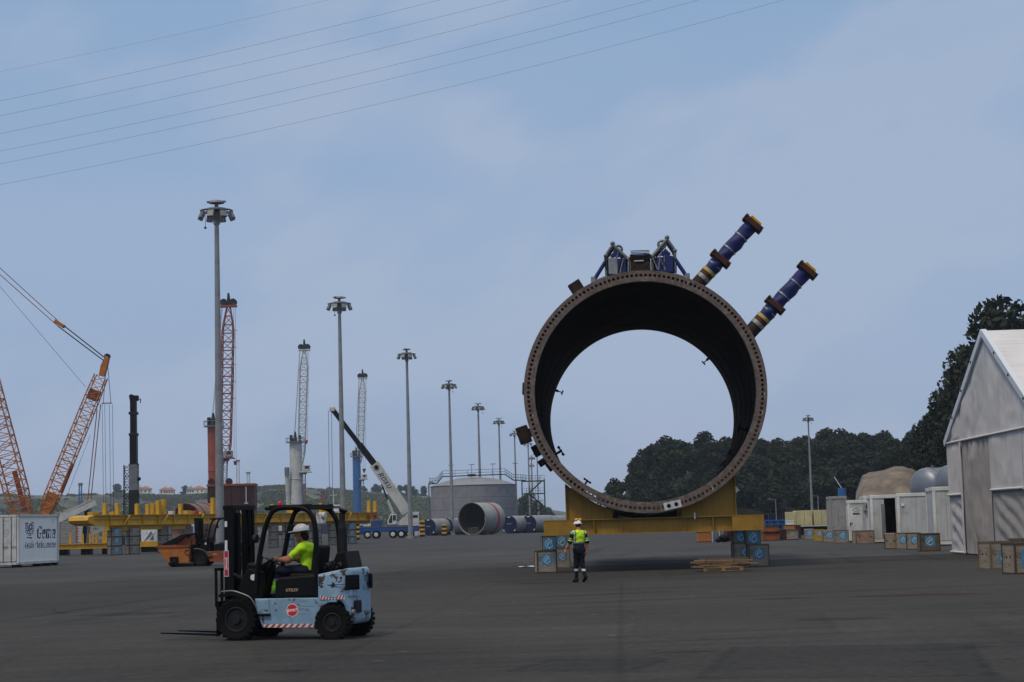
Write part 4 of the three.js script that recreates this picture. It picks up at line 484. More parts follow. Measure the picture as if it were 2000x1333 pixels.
const fkTurn = -18 * Math.PI / 180, fkAt = fkPos.clone().add(V3(0, 0, -0.5).applyAxisAngle(V3(0, 1, 0), fkTurn));
forklift('forklift', 'battered light blue and black forklift driving left in the foreground', fkAt, fkTurn, { side: M.blue, rear: M.chip, decals: true });
// driver
{
  const t = thing('person', 'forklift driver seated in yellow shirt and white helmet, hands on wheel', 'person', fkAt.clone().add(V3(0, -0.075, 0)), fkTurn), VEST = 0xb2e02a, NAVY = 0x1a1d2a, SK = 0x9c6d55, GL = 0x2b313b;
  const shirt = (p) => p.y < 1.17 ? 0x24262b : VEST, slv = (p, b) => p.clone().sub(b.a).dot(b.d) / b.l > 0.75 ? SK : VEST, shin = (p) => p.y > 0.8 && p.y < 0.84 || p.y > 1.0 && p.y < 1.04 ? 0x7d838c : p.y >= 0.84 && p.y <= 1.0 ? 0x9cf02c : NAVY;
  const bones = [bone([0.22, 1.16, 0], [0.2, 1.26, 0], 0.14, 0.13, shirt, { flat: [0.85, 1, 1.1] }), bone([0.2, 1.26, 0], [0.17, 1.46, 0], 0.132, 0.15, shirt, { flat: [0.85, 1, 1.12] }), bone([0.16, 1.53, -0.12], [0.16, 1.53, 0.12], 0.085, 0.085, shirt), bone([0.15, 1.53, 0], [0.1, 1.68, 0], 0.058, 0.052, SK)];
  for (const s of [1, -1]) bones.push(bone([0.15, 1.52, s * 0.185], [-0.06, 1.34, s * 0.235], 0.072, 0.056, slv), bone([-0.06, 1.34, s * 0.235], [-0.34, 1.36, s * 0.16], 0.05, 0.032, SK), bone([0.18, 1.16, s * 0.09], [-0.24, 1.17, s * 0.15], 0.1, 0.072, NAVY), bone([-0.24, 1.17, s * 0.15], [-0.37, 0.78, s * 0.15], 0.07, 0.052, shin), bone([-0.36, 0.72, s * 0.15], [-0.54, 0.7, s * 0.15], 0.052, 0.044, 0x121214));
  bodyMesh(t, [[bones, 0.045, 0.013], [headBones([0.065, 1.75, 0], [-1, -0.08, 0.1], SK, 0x241b17), 0.03, 0.008], ...[1, -1].map((s) => [handBones([-0.34, 1.36, s * 0.16], [-0.9, -0.15, -s * 0.3], [-0.2, -1, 0], s, 0.75, GL), 0.01, 0.005])]);
  const h = new GB(); h.add(new THREE.SphereGeometry(0.122, 22, 12, 0, 6.283, 0, 1.62), new THREE.Matrix4().compose(V3(0.075, 1.8, 0), new THREE.Quaternion().setFromEuler(new THREE.Euler(0, 0, 0.12)), V3(1.13, 0.98, 0.96))); h.box(-0.08, 1.79, 0, 0.08, 0.012, 0.17, 0, 0, 0.2); h.mesh('helmet', M.helmet, t); const r = new GB(); r.cyl(V3(0.075, 1.775, 0), V3(0.075, 1.79, 0), 0.132, 0.126, 20); r.mesh('helmet_band', M.darkMetal, t); const hr = new GB(); hr.ball(0.15, 1.7, 0, 0.07, 0.8, 1, 1.1); hr.mesh('hair', std(0x241b17, 0.9), t);
}
console.log('forklift');
// second truck with a tipping hopper
{
  const at = B(432, 93), turn = -0.12, t = forklift('forklift', 'dark orange forklift parked behind, seen left of the foreground mast', at, turn, { side: M.orangeRust, rear: M.orangeRust, hopper: true }); t.scale.setScalar(1.15);
  const h = thing('tipping_hopper', 'orange tipping hopper in front of the parked orange forklift', 'hopper', B(350, 93), turn), b = new GB(); b.ext([[-0.98, 1.02], [0.72, 1.02], [0.72, 0.2], [-0.35, 0.2], [-0.6, 0.45]], -0.7, 1.4, 0.02); b.mesh('bin', M.orange, h); const r = new GB(); r.box(-0.14, 1.06, 0, 1.8, 0.1, 1.5); r.mesh('rim', M.orangeRust, h); const c = new GB(); c.box(0.3, 0.08, 0, 1.2, 0.16, 1.1); c.mesh('skid', M.darkMetal, h); const m = new GB(); m.rbox(-0.05, 0.32, 0.74, 0.42, 0.42, 0.2, 0.03); m.cyl(V3(-0.3, 0.15, 0.75), V3(0.1, 0.3, 0.8), 0.1, 0.1, 10); m.mesh('latch_box', M.black, h); const u = new GB(); u.ext([[-0.1, 1.12], [0.95, 1.12], [0.95, 1.5], [0.45, 1.55], [-0.1, 1.3]], -0.6, 0.9, 0.02); u.mesh('load_box', M.orangeRust, h); const k = new GB(); k.ext([[-0.75, 1.12], [-0.1, 1.14], [0.5, 1.58], [1.1, 1.66], [1.1, 1.74], [0.3, 1.66], [-0.75, 1.2]], -0.5, 1.0, 0.015); k.mesh('folded_tarpaulin', M.black, h); const rg = new GB(); rg.add(new THREE.TorusGeometry(0.13, 0.03, 8, 20), new THREE.Matrix4().makeTranslation(0.66, 0.75, 0.72)); rg.mesh('hook_ring', M.orangeRust, h);
}

// ---------- wooden crates ----------
const crateLogo = [0, 1].map((n) => canvasTex(256, 256, (g) => { const r = rng(31 + n); g.clearRect(0, 0, 256, 256); g.fillStyle = n ? '#3f7593' : '#377ba2'; g.fillRect(4, 4, 248, 248); g.strokeStyle = '#bcd3df'; g.lineWidth = 13; g.beginPath(); g.arc(128, 132, 82, 0.4, 5.6); g.stroke(); g.lineWidth = 11; g.beginPath(); g.arc(134, 138, 46, 2.2, 6.6); g.stroke(); g.beginPath(); g.moveTo(96, 176); g.quadraticCurveTo(120, 100, 186, 84); g.stroke(); g.beginPath(); g.moveTo(128, 214); g.lineTo(128, 250); g.stroke(); g.beginPath(); g.moveTo(128, 6); g.lineTo(128, 48); g.stroke(); for (let i = 0; i < 260; i++) { g.fillStyle = r() < 0.6 ? 'rgba(200,190,170,0.16)' : 'rgba(40,70,95,0.2)'; g.fillRect(r() * 256, r() * 256, 2 + r() * 24, 1 + r() * 4); } }));
const logoMat = crateLogo.map((t) => printMat(t, 0.7));
const crossMat = printMat(canvasTex(256, 192, (g) => { g.clearRect(0, 0, 256, 192); g.strokeStyle = '#b8552f'; g.lineWidth = 13; g.beginPath(); g.moveTo(18, 18); g.lineTo(238, 174); g.moveTo(238, 18); g.lineTo(18, 174); g.stroke(); }), 0.7);
const stripeMat = printMat(canvasTex(256, 32, (g) => { g.clearRect(0, 0, 256, 32); for (let i = 0; i < 9; i++) { g.fillStyle = i % 2 ? '#a83a2c' : '#d5cdc4'; g.beginPath(); g.moveTo(i * 30, 32); g.lineTo(i * 30 + 30, 32); g.lineTo(i * 30 + 42, 0); g.lineTo(i * 30 + 12, 0); g.fill(); } }), 0.7);
function crate(label, group, pos, turn, w, h, d, o = {}) {
  const t = thing('wooden_crate', label, 'crate', pos, turn, group), pm = o.panel || M.plyGrey, bm = o.frame || M.batten, e = 0.012, b = 0.055 * Math.min(1.2, Math.max(w, h));
  const body = new GB(); body.box(0, h / 2, 0, w - 2 * e, h - 2 * e, d - 2 * e); body.mesh('panel', pm, t);
  const f = new GB(), k = b / 2; for (const sx of [-1, 1]) for (const sz of [-1, 1]) f.box(sx * (w / 2 - k), h / 2, sz * (d / 2 - k), b, h - 2 * b, b); for (const y of [k, h - k]) { for (const sz of [-1, 1]) f.box(0, y, sz * (d / 2 - k), w, b, b); for (const sx of [-1, 1]) f.box(sx * (w / 2 - k), y, 0, b, b, d - 2 * b); } f.mesh('frame', bm, t);
  if (o.logo !== 0) { const s = (o.size || 0.55) * Math.min(w, h); decal('blue_print', s, s, logoMat[o.logo === 2 ? 1 : 0], t, (o.lx || 0) * w, h * (o.ly || 0.58), d / 2 - e + 0.003); }
  if (o.logoSide) { const s = 0.5 * h; decal('blue_print', s, s, logoMat[1], t, -(w / 2 - e + 0.003), h * 0.55, 0, -Math.PI / 2); }
  if (o.holes) { const q = new GB(); for (const s of [-1, 1]) q.box(-(w / 2 - e), h * 0.55, s * d * 0.13, 0.012, 0.07, 0.05); q.mesh('hand_hole', M.hole, t); }
  if (o.frontHoles) { const q = new GB(); for (const s of [-1, 1]) q.box(s * w * 0.3, h * 0.5, d / 2 - e, 0.1, 0.05, 0.012); q.mesh('hand_hole', M.hole, t); }
  if (o.cross) decal('red_cross', w * 0.9, h * 0.85, crossMat, t, 0, h * 0.5, d / 2 - e + 0.004); if (o.stripe) decal('striped_tape', w * 0.9, 0.05, stripeMat, t, 0, h - 0.03, d / 2 + 0.003);
  return t;
}
const up = (v, y) => V3(v.x, y, v.z), grpC = 'crates under the cradle';
{
  const a = G(1067, 1120), b = G(1484, 1107); a.z -= 0.35; b.z -= 0.35;
  crate('weathered crate with blue print, lowest of the stack left of the worker', grpC, a, 0.12, 0.72, 0.78, 0.7, { logo: 1, size: 0.5, ly: 0.6, frame: M.battenDark }); crate('small crate with large blue print, on top of the left front crate', grpC, up(a.clone().add(V3(0.12, 0, -0.06)), 0.78), 0.05, 0.52, 0.5, 0.6, { logo: 1, size: 0.86, ly: 0.48, frame: M.battenDark });
  crate('pale crate with blue print standing behind the plank pile at right', grpC, b, 0.0, 0.74, 0.78, 0.7, { logo: 2, size: 0.52, ly: 0.6 }); crate('small tilted looking crate with blue print under right end of cradle girder', grpC, up(b.clone().add(V3(-0.16, 0, -0.05)), 0.78), 0.0, 0.52, 0.5, 0.6, { logo: 1, size: 0.86, ly: 0.48 });
  const c = B(1099, 68.5), d = B(1447, 68.3); crate('lower shaded crate behind the left front stack, hidden by the worker arm', grpC, c, 0, 0.6, 0.78, 0.7, { logo: 2, size: 0.55, frame: M.batten }); crate('upper crate with faint blue print right of the left stack', grpC, up(c, 0.78), 0, 0.58, 0.5, 0.6, { logo: 2, size: 0.85, ly: 0.5, frame: M.batten });
  crate('lower rear crate partly hidden behind the right front crate stack', grpC, d, 0, 0.62, 0.78, 0.7, { logo: 2, size: 0.5, lx: 0.2 }); crate('upper rear crate with pale framed blue print under the cradle at right', grpC, up(d, 0.78), 0, 0.56, 0.5, 0.6, { logo: 1, size: 0.8, ly: 0.5 });
}
{
  const gr = 'crates in front of the cabins and marquee', one = (x, y, w, h, turn, label, o) => { const p = G(x, y); p.z -= w * 0.4; crate(label, gr, p, turn, w, h, w * 0.95, o); };
  one(1582, 1054, 0.72, 0.76, -0.15, 'leftmost crate in the row before the cream wrapped stack, striped tape on top', { logo: 1, size: 0.6, lx: 0.1, ly: 0.6, stripe: true }); one(1601, 1057, 0.62, 0.78, -0.3, 'yellow painted crate in the row before the grey cabin', { logo: 2, size: 0.55, lx: 0.2, ly: 0.62, panel: M.plyYellow, frame: M.plyYellow }); one(1621, 1060, 0.76, 0.8, -0.15, 'grey crate with pale blue print right of the yellow crate', { logo: 2, size: 0.58, lx: 0.1, ly: 0.6, stripe: true }); one(1646, 1061.5, 0.86, 0.8, -0.1, 'pale crate with blue print below the weathered metal cabin', { logo: 1, size: 0.56, lx: 0.1, ly: 0.6 });
  one(1690, 1063, 1.1, 0.78, 0.02, 'wide wooden crate marked with a big red cross', { logo: 0, cross: true, frontHoles: true, panel: M.ply }); one(1745, 1073, 0.6, 0.78, -0.45, 'brown crate with red marks, leftmost of four by the open door', { logo: 0, frontHoles: true, panel: M.ply, frame: M.battenDark, stripe: true }); one(1766, 1073, 0.58, 0.78, -0.4, 'second crate of the four before the large white cabin', { logo: 1, size: 0.6, lx: 0.15 }); one(1788, 1074, 0.62, 0.79, -0.35, 'third crate of the four before the large white cabin', { logo: 1, size: 0.58, lx: 0.15, frame: M.battenDark }); one(1819, 1077.5, 0.9, 0.8, -0.08, 'dark brown crate with blue print, nearest of the four before the cabin', { logo: 2, size: 0.6, ly: 0.57, panel: M.plyDark, frame: M.battenDark });
  one(1953, 1113, 0.78, 0.83, 0.26, 'large crate with hand holes and blue print before the marquee curtain', { logo: 1, size: 0.55, lx: 0.12, ly: 0.4, holes: true, panel: M.ply }); one(2004, 1122, 0.8, 0.84, 0.22, 'crate cut by the right photo edge, nearest to the viewer', { logo: 1, size: 0.6, lx: 0.05, ly: 0.5, holes: true, panel: M.ply, frame: M.battenDark }); one(2012, 1104, 0.8, 0.84, 0.2, 'crate mostly hidden behind the nearest crate at the right edge', { logo: 1, panel: M.plyDark });
}
// pallet with planks, sheet of paper
{
  const p = G(1415, 1117), t = thing('pallet', 'wooden pallet under loose planks beside the right crate stack', 'pallet', V3(p.x, 0, p.z - 0.4), -0.06); for (const x of [-0.58, 0, 0.58]) for (const z of [-0.34, 0, 0.34]) { const b = new GB(); b.box(x, 0.075, z, 0.14, 0.078, 0.1); b.mesh('block', M.wood, t); } for (const z of [-0.34, 0, 0.34]) { const b = new GB(); b.box(0, 0.025, z, 1.3, 0.022, 0.1); b.mesh('runner', M.wood, t); } for (let i = 0; i < 5; i++) { const b = new GB(); b.box(0, 0.127, -0.34 + i * 0.17, 1.3, 0.022, 0.11); b.mesh('deck_board', M.wood, t); }
  const r = rng(8), names = ['lowest', 'second lowest', 'third', 'fourth', 'fifth', 'sixth', 'seventh', 'topmost']; let y = 0.139;
  for (let i = 0; i < 16; i++) { const L = 1.5 + r() * 0.5, lay = Math.floor(i / 3), k = i % 3, b = new GB(); b.box(0, 0, 0, L, 0.034, 0.13); const o = b.mesh('plank', i % 3 ? M.wood : M.woodOld); tag(o, 'loose rough sawn plank in the pile on the pallet', 'plank', 'planks on the pallet'); o.position.set(p.x + 0.0 + (r() - 0.5) * 0.3, 0.156 + lay * 0.05, p.z - 0.68 + k * 0.27 + (r() - 0.5) * 0.03); o.rotation.set((r() - 0.5) * 0.02, (r() - 0.5) * 0.18 - 0.06, (r() - 0.5) * 0.018); }
  const q = G(1030, 1108.5), s = new GB(); s.add(new THREE.PlaneGeometry(0.62, 0.5, 6, 4).rotateX(-Math.PI / 2)); const g = s.g[0].attributes.position; for (let i = 0; i < g.count; i++) g.setY(i, 0.03 + 0.025 * Math.sin(g.getX(i) * 9) * Math.cos(g.getZ(i) * 8)); const pp = s.mesh('paper_sheet', M.paper); tag(pp, 'crumpled pale blue sheet lying on the asphalt left of the crates', 'sheet'); pp.position.set(q.x, 0, q.z); pp.rotation.y = 0.4;
}
console.log('crates');
// ---------- trees ----------
function crownGeo(seed, lobes, n, size, flat = 0.6) {                                          // many small leaf clumps spread over and through several lobes
  const r = rng(seed), pos = [], nor = [];
  for (let i = 0; i < n; i++) {
    const L = lobes[Math.floor(r() * lobes.length)], th = r() * 6.283, u = r() * 2 - 1, q = Math.pow(r(), 0.3), s = Math.sqrt(1 - u * u), c = V3(L[0] + Math.cos(th) * s * L[3] * q, L[1] + u * L[4] * q, L[2] + Math.sin(th) * s * L[3] * q);
    const a = V3(r() - 0.5, (r() - 0.5) * flat, r() - 0.5).normalize(), b = V3(r() - 0.5, (r() - 0.5) * flat + 0.2, r() - 0.5).cross(a).normalize(), z = size * (0.55 + r() * 0.9), p = [c.clone().addScaledVector(a, -z), c.clone().addScaledVector(b, -z * 0.5).addScaledVector(a, z * 0.1), c.clone().addScaledVector(a, z), c.clone().addScaledVector(b, z * 0.55)], nn = a.clone().cross(b).normalize();
    for (const k of [0, 1, 2, 0, 2, 3]) { pos.push(p[k].x, p[k].y, p[k].z); nor.push(nn.x, nn.y, nn.z); }
  }
  const g = new THREE.BufferGeometry(); g.setAttribute('position', new THREE.Float32BufferAttribute(pos, 3)); g.setAttribute('normal', new THREE.Float32BufferAttribute(nor, 3)); return g;
}
function tree(name, label, group, seed, kind) {
  const r = rng(seed), t = thing(name, label, 'tree', V3(0, 0, 0), 0, group), lobes = [];
  if (kind === 'pine') { const H = 7.2 + r() * 2; for (let i = 0; i < 15; i++) { const a = r() * 6.283, q = 0.4 + r() * 2.3; lobes.push([Math.cos(a) * q, H * (0.28 + r() * 0.62) - q * 0.2, Math.sin(a) * q, 1.1 + r() * 0.9, 0.8 + r() * 0.6]); } lobes.push([0, H * 0.95, 0, 1.5, 1]); const b = new GB(); b.cyl(V3(0, -1, 0), V3(0.15, H * 0.85, 0.1), 0.24, 0.09, 7); for (const l of lobes.slice(0, 6)) b.cyl(V3(0.1, H * 0.4 + r() * 2, 0), V3(l[0], l[1], l[2]), 0.08, 0.03, 5); b.mesh('trunk', M.bark, t); part('crown', crownGeo(seed + 1, lobes, 2600, 0.36), [M.leafPine, M.leafPine2, M.leafTall][seed % 3], t); }
  else { const H = 15 + r() * 3; for (let i = 0; i < 20; i++) { const f = 0.2 + 0.8 * i / 20, a = r() * 6.283, q = (1 - f * 0.6) * (0.4 + r() * 2.6); lobes.push([Math.cos(a) * q, H * f, Math.sin(a) * q, 1.1 + r() * 1.0, 1.1 + r() * 0.9]); } const b = new GB(); b.cyl(V3(0, -1.5, 0), V3(0.2, H * 0.95, 0.1), 0.34, 0.06, 8); for (const l of lobes.slice(0, 12)) b.cyl(V3(0.1, l[1] - 1.5, 0), V3(l[0], l[1], l[2]), 0.09, 0.03, 5); b.mesh('trunk', M.bark, t); part('crown', crownGeo(seed + 1, lobes, 4200, 0.32, 1), M.leafTall, t); }
  return t;
}
{
  const lbP = 'dark pine tree of the dense wood on the hill behind the huge tube', lbT = 'tall dark tree of the clump rising behind the marquee', pines = [], talls = [], r = rng(91);
  const place = (store, kind, nm, lb, gr, x, z, s) => { let o; if (store.length < 5) { o = tree(nm, lb, gr, 900 + store.length * 13 + (kind === 'pine' ? 0 : 500), kind); store.push(o); } else { o = copyOf(store[Math.floor(r() * 5)], lb); store.push(o); } o.position.set(x, woodH(x, z) - 0.5, z); o.rotation.y = r() * 6.283; o.scale.setScalar(s); };
  for (const [d, x0, x1, st] of [[352, 17, 92, 4.6], [372, 19, 96, 5], [394, 21, 100, 5], [418, 23, 106, 5.2], [440, 28, 112, 5.2], [462, 34, 120, 5.4]]) for (let x = x0 + r() * 3; x < x1; x += st * (0.75 + r() * 0.5)) place(pines, 'pine', 'pine_tree', lbP, 'pine wood on the hill', x, -d + (r() - 0.5) * 14, (0.75 + r() * 0.5) * (x < x0 + 6 ? 0.75 : 1));
  for (const [px, d, h] of [[1806, 226, 11.0], [1822, 224, 12.5], [1838, 222, 14.5], [1854, 220, 16], [1868, 216, 17.5], [1884, 214, 18], [1899, 210, 20], [1914, 208, 21], [1930, 204, 21.5], [1946, 202, 23], [1962, 200, 24], [1978, 199, 24.3], [1996, 198, 23], [2020, 198, 23.5], [1815, 240, 12], [1848, 236, 15], [1880, 232, 18], [1912, 228, 21], [1945, 226, 21.5], [1976, 224, 23], [1802, 256, 11], [1832, 205, 9], [1860, 200, 10.5], [1890, 196, 12], [1920, 192, 14], [1950, 190, 16], [1980, 188, 17], [1790, 270, 10.5], [1772, 290, 12], [1756, 305, 12.5], [1738, 320, 13], [1722, 332, 12]]) { const p = B(px, d), g = woodH(p.x, p.z); place(talls, 'tall', 'tall_tree', lbT, 'tall trees behind the marquee', p.x, p.z, (h - g + 0.5) / 17); }
}
console.log('trees');
// road cutting, sand heap, vessels, rock
{
  const o = new GB(); const a = B(1433, 300), b = B(1520, 300); o.ext([[0, 3.4], [2.5, 3.1], [5, 2.4], [8, 1.9], [8, 0], [0, 0]], -1, 2); const m = o.mesh('grass_bank', M.grassBank); m.position.copy(a); m.userData = { kind: 'structure' };
  const px = [1676, 1690, 1705, 1730, 1752, 1770, 1786, 1805, 1830], py = [958, 925, 921, 916, 910, 908, 912, 925, 958], pos = [], idx = [], uv = [], NZ = 14, d0 = 205; px.forEach((x, i) => { for (let j = 0; j <= NZ; j++) { const k = Math.sin(Math.PI * j / NZ), e = P(x, py[i], d0).y, q = B(x, d0 + (j / NZ - 0.5) * 26), n = fbm(i * 1.7, j * 1.1, 1, 4, 611, false) - 0.5; pos.push(q.x, Math.max(-0.5, e * Math.pow(k, 0.6) * (1 + 0.16 * n) - 0.2), q.z + n * 1.5); uv.push(q.x, q.z); } }); for (let i = 0; i < px.length - 1; i++) for (let j = 0; j < NZ; j++) { const a = i * (NZ + 1) + j; idx.push(a, a + NZ + 1, a + 1, a + 1, a + NZ + 1, a + NZ + 2); }
  const g = new THREE.BufferGeometry(); g.setAttribute('position', new THREE.Float32BufferAttribute(pos, 3)); g.setAttribute('uv', new THREE.Float32BufferAttribute(uv, 2)); g.setIndex(idx); g.computeVertexNormals(); const h = shadow(new THREE.Mesh(g, M.sand)); h.name = numbered('sand_heap'); scene.add(h); tag(h, 'beige sand heap behind the white cabins', 'sand heap');
  const vessel = (label, px0, px1, yt, d) => { const c = B((px0 + px1) / 2, d), R = (px1 - px0) / 2 / F * d, ht = P((px0 + px1) / 2, yt, d).y, cyy = ht - R, t = thing('process_vessel', label, 'vessel', V3(c.x, 0, c.z), -0.95); const L = 14, b = new GB(); b.cyl(V3(0, cyy, 0), V3(0, cyy, -L), R, R, 40); b.mesh('drum', M.silver, t); const e = new GB(); e.add(new THREE.SphereGeometry(R, 40, 16, 0, 6.283, 0, Math.PI / 2).rotateX(Math.PI / 2), new THREE.Matrix4().compose(V3(0, cyy, 0), new THREE.Quaternion(), V3(1, 1, 0.55))); e.mesh('domed_end', M.silver, t); for (const z of [-0.4, -2.2]) { const q = new GB(); q.add(new THREE.TorusGeometry(R + 0.02, 0.05, 6, 40), new THREE.Matrix4().makeTranslation(0, cyy, z)); q.mesh('seam_ring', M.steel, t); } const s = new GB(); s.box(0, cyy - R * 0.9, -2, R * 1.6, R * 0.6, 0.8); s.box(0, cyy - R * 0.9, -9, R * 1.6, R * 0.6, 0.8); s.box(0, (cyy - R) / 2, -2, R * 1.2, Math.max(0.2, cyy - R), 0.8); s.box(0, (cyy - R) / 2, -9, R * 1.2, Math.max(0.2, cyy - R), 0.8); s.mesh('support', M.concrete, t); const nz = new GB(); nz.cyl(V3(0, cyy + R - 0.05, -1), V3(0, cyy + R + 0.25, -1), 0.14, 0.14, 10); nz.cyl(V3(0.6, cyy - 0.5, 0.6), V3(0.9, cyy - 0.5, 1.4), 0.3, 0.3, 14); nz.mesh('nozzle', M.steel, t); return t; };
  vessel('silver domed vessel lying behind the cabins, left of two', 1776, 1852, 914, 170); vessel('silver domed vessel lying behind the cabins, next to the marquee', 1826, 1896, 908, 156);
}
// ---------- cabins on the right ----------
function cabin(label, pos, turn, w, h, d, o = {}) {
  const t = thing('site_cabin', label, 'cabin', pos.clone().add(V3(0, 0, -d / 2).applyAxisAngle(V3(0, 1, 0), turn)), turn, 'site cabins'), pm = o.panel || M.cabin, fm = o.frame || M.whiteClean, k = 0.16;
  const n = Math.max(2, Math.round(w / 0.95)); for (let i = 0; i < n; i++) { const a = -w / 2 + k + (w - 2 * k) * i / n, b = -w / 2 + k + (w - 2 * k) * (i + 1) / n; if (o.open !== undefined && i === o.open) continue; const g = new GB(); g.box((a + b) / 2, h / 2 + 0.05, d / 2 - 0.06, b - a - 0.012, h - 0.4, 0.05); g.mesh('wall_panel', pm, t); }
  const s = new GB(); s.box(-w / 2 + 0.06, h / 2 + 0.05, 0, 0.05, h - 0.4, d - 0.3); s.mesh('side_wall', pm, t); const s2 = new GB(); s2.box(w / 2 - 0.06, h / 2 + 0.05, 0, 0.05, h - 0.4, d - 0.3); s2.mesh('side_wall', pm, t); const bk = new GB(); bk.box(0, h / 2 + 0.05, -d / 2 + 0.06, w - 0.3, h - 0.4, 0.05); bk.mesh('back_wall', pm, t);
  for (const sx of [-1, 1]) for (const sz of [-1, 1]) { const g = new GB(); g.rbox(sx * (w / 2 - k / 2), h / 2 + 0.06, sz * (d / 2 - k / 2), k, h - 0.12, k, 0.02); g.mesh('corner_post', fm, t); }
  const rf = new GB(); rf.rbox(0, h - 0.08, 0, w + 0.02, 0.2, d + 0.02, 0.02); rf.mesh('roof', fm, t); const bs = new GB(); bs.rbox(0, 0.13, 0, w - 0.01, 0.16, d - 0.01, 0.02); bs.mesh('base_frame', fm, t); for (const x of [-w / 2 + 0.15, w / 2 - 0.15]) { const f = new GB(); f.box(x, 0.025, d / 2 - 0.2, 0.2, 0.05, 0.2); f.mesh('foot', M.black, t); }
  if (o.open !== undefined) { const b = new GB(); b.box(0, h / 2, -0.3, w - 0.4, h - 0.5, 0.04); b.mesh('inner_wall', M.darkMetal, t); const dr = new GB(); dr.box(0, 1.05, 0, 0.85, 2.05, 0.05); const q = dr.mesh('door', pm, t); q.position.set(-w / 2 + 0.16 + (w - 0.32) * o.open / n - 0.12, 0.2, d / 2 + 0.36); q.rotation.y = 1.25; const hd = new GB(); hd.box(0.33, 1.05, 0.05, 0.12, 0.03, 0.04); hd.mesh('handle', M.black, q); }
  if (o.door) { const dr = new GB(); dr.box(-w * 0.12, 1.12, d / 2 - 0.02, 0.9, 2.0, 0.05); const q = dr.mesh('door', M.whiteClean, t); const hd = new GB(); hd.box(-w * 0.12 - 0.34, 1.1, d / 2 + 0.02, 0.05, 0.2, 0.03); hd.box(-w * 0.12 - 0.28, 1.18, d / 2 + 0.03, 0.14, 0.03, 0.03); hd.mesh('handle', M.black, q); }
  return t;
}
{
  cabin('narrow end of a white site cabin touching the marquee', B(1853, 92), -0.16, 1.35, 3.0, 5.5, { panel: M.cabin });
  const c2 = cabin('large pale site cabin behind four crates', B(1793, 104), -0.2, 2.15, 2.85, 5, {}); { const b = new GB(); b.box(-0.75, 2.2, 2.5, 0.16, 0.14, 0.08); b.mesh('wall_lamp', M.plastic, c2); const c = new GB(); c.box(0.95, 1.2, 2.49, 0.18, 0.9, 0.03); c.box(0.95, 0.85, 2.49, 0.3, 0.5, 0.06); c.mesh('notice_board', M.whiteClean, c2); }
  cabin('white framed site cabin with its door standing open', B(1731, 105.5), -0.16, 1.62, 2.8, 5, { open: 1 });
  const c3 = cabin('white site cabin with round arched sign on its door', B(1679, 113), -0.16, 1.3, 2.6, 4, { door: true }); decal('door_sign', 0.62, 0.5, printMat(canvasTex(256, 208, (g) => { g.clearRect(0, 0, 256, 208); g.strokeStyle = '#3a3f4d'; g.lineWidth = 16; g.beginPath(); g.arc(128, 110, 84, 3.3, 6.1); g.stroke(); g.lineWidth = 12; g.beginPath(); g.arc(128, 140, 52, 3.4, 6.0); g.stroke(); g.fillStyle = '#3a3f4d'; g.fillRect(40, 140, 176, 46); })), c3, -0.12, 1.9, 2.015); { const b = new GB(); b.rbox(0.66, 2.2, 2.1, 0.6, 0.55, 0.3, 0.03); b.mesh('air_conditioner', M.cabinDirty, c3); const f = new GB(); f.cyl(V3(0.7, 2.2, 2.25), V3(0.7, 2.2, 2.27), 0.2, 0.2, 16); f.mesh('fan', M.black, c3); }
  cabin('second white cabin edge behind the arched sign cabin', B(1704, 120), -0.12, 0.9, 2.9, 4, {});
  const c4 = cabin('weathered grey metal cabin with stains and a blue drum on top', B(1640, 136), -0.1, 1.35, 3.1, 3, { panel: M.cabinDirty, frame: M.cabinDirty });
  { const p = B(1649, 136.5), t = thing('blue_drum', 'blue plastic drum standing on the weathered grey cabin', 'drum', V3(p.x, 3.12, p.z)), b = new GB(); b.cyl(V3(0, 0, 0), V3(0, 0.62, 0), 0.3, 0.3, 18); b.mesh('barrel', M.craneBlue, t); for (const y of [0.2, 0.42]) { const r = new GB(); r.add(new THREE.TorusGeometry(0.3, 0.02, 6, 18).rotateX(Math.PI / 2), new THREE.Matrix4().makeTranslation(0, y, 0)); r.mesh('hoop', M.craneBlue, t); } const q = new GB(); q.cyl(V3(0, 0.6, 0), V3(-0.55, 1.5, 0), 0.03, 0.03, 6); q.mesh('spout', M.plastic, t); }
}
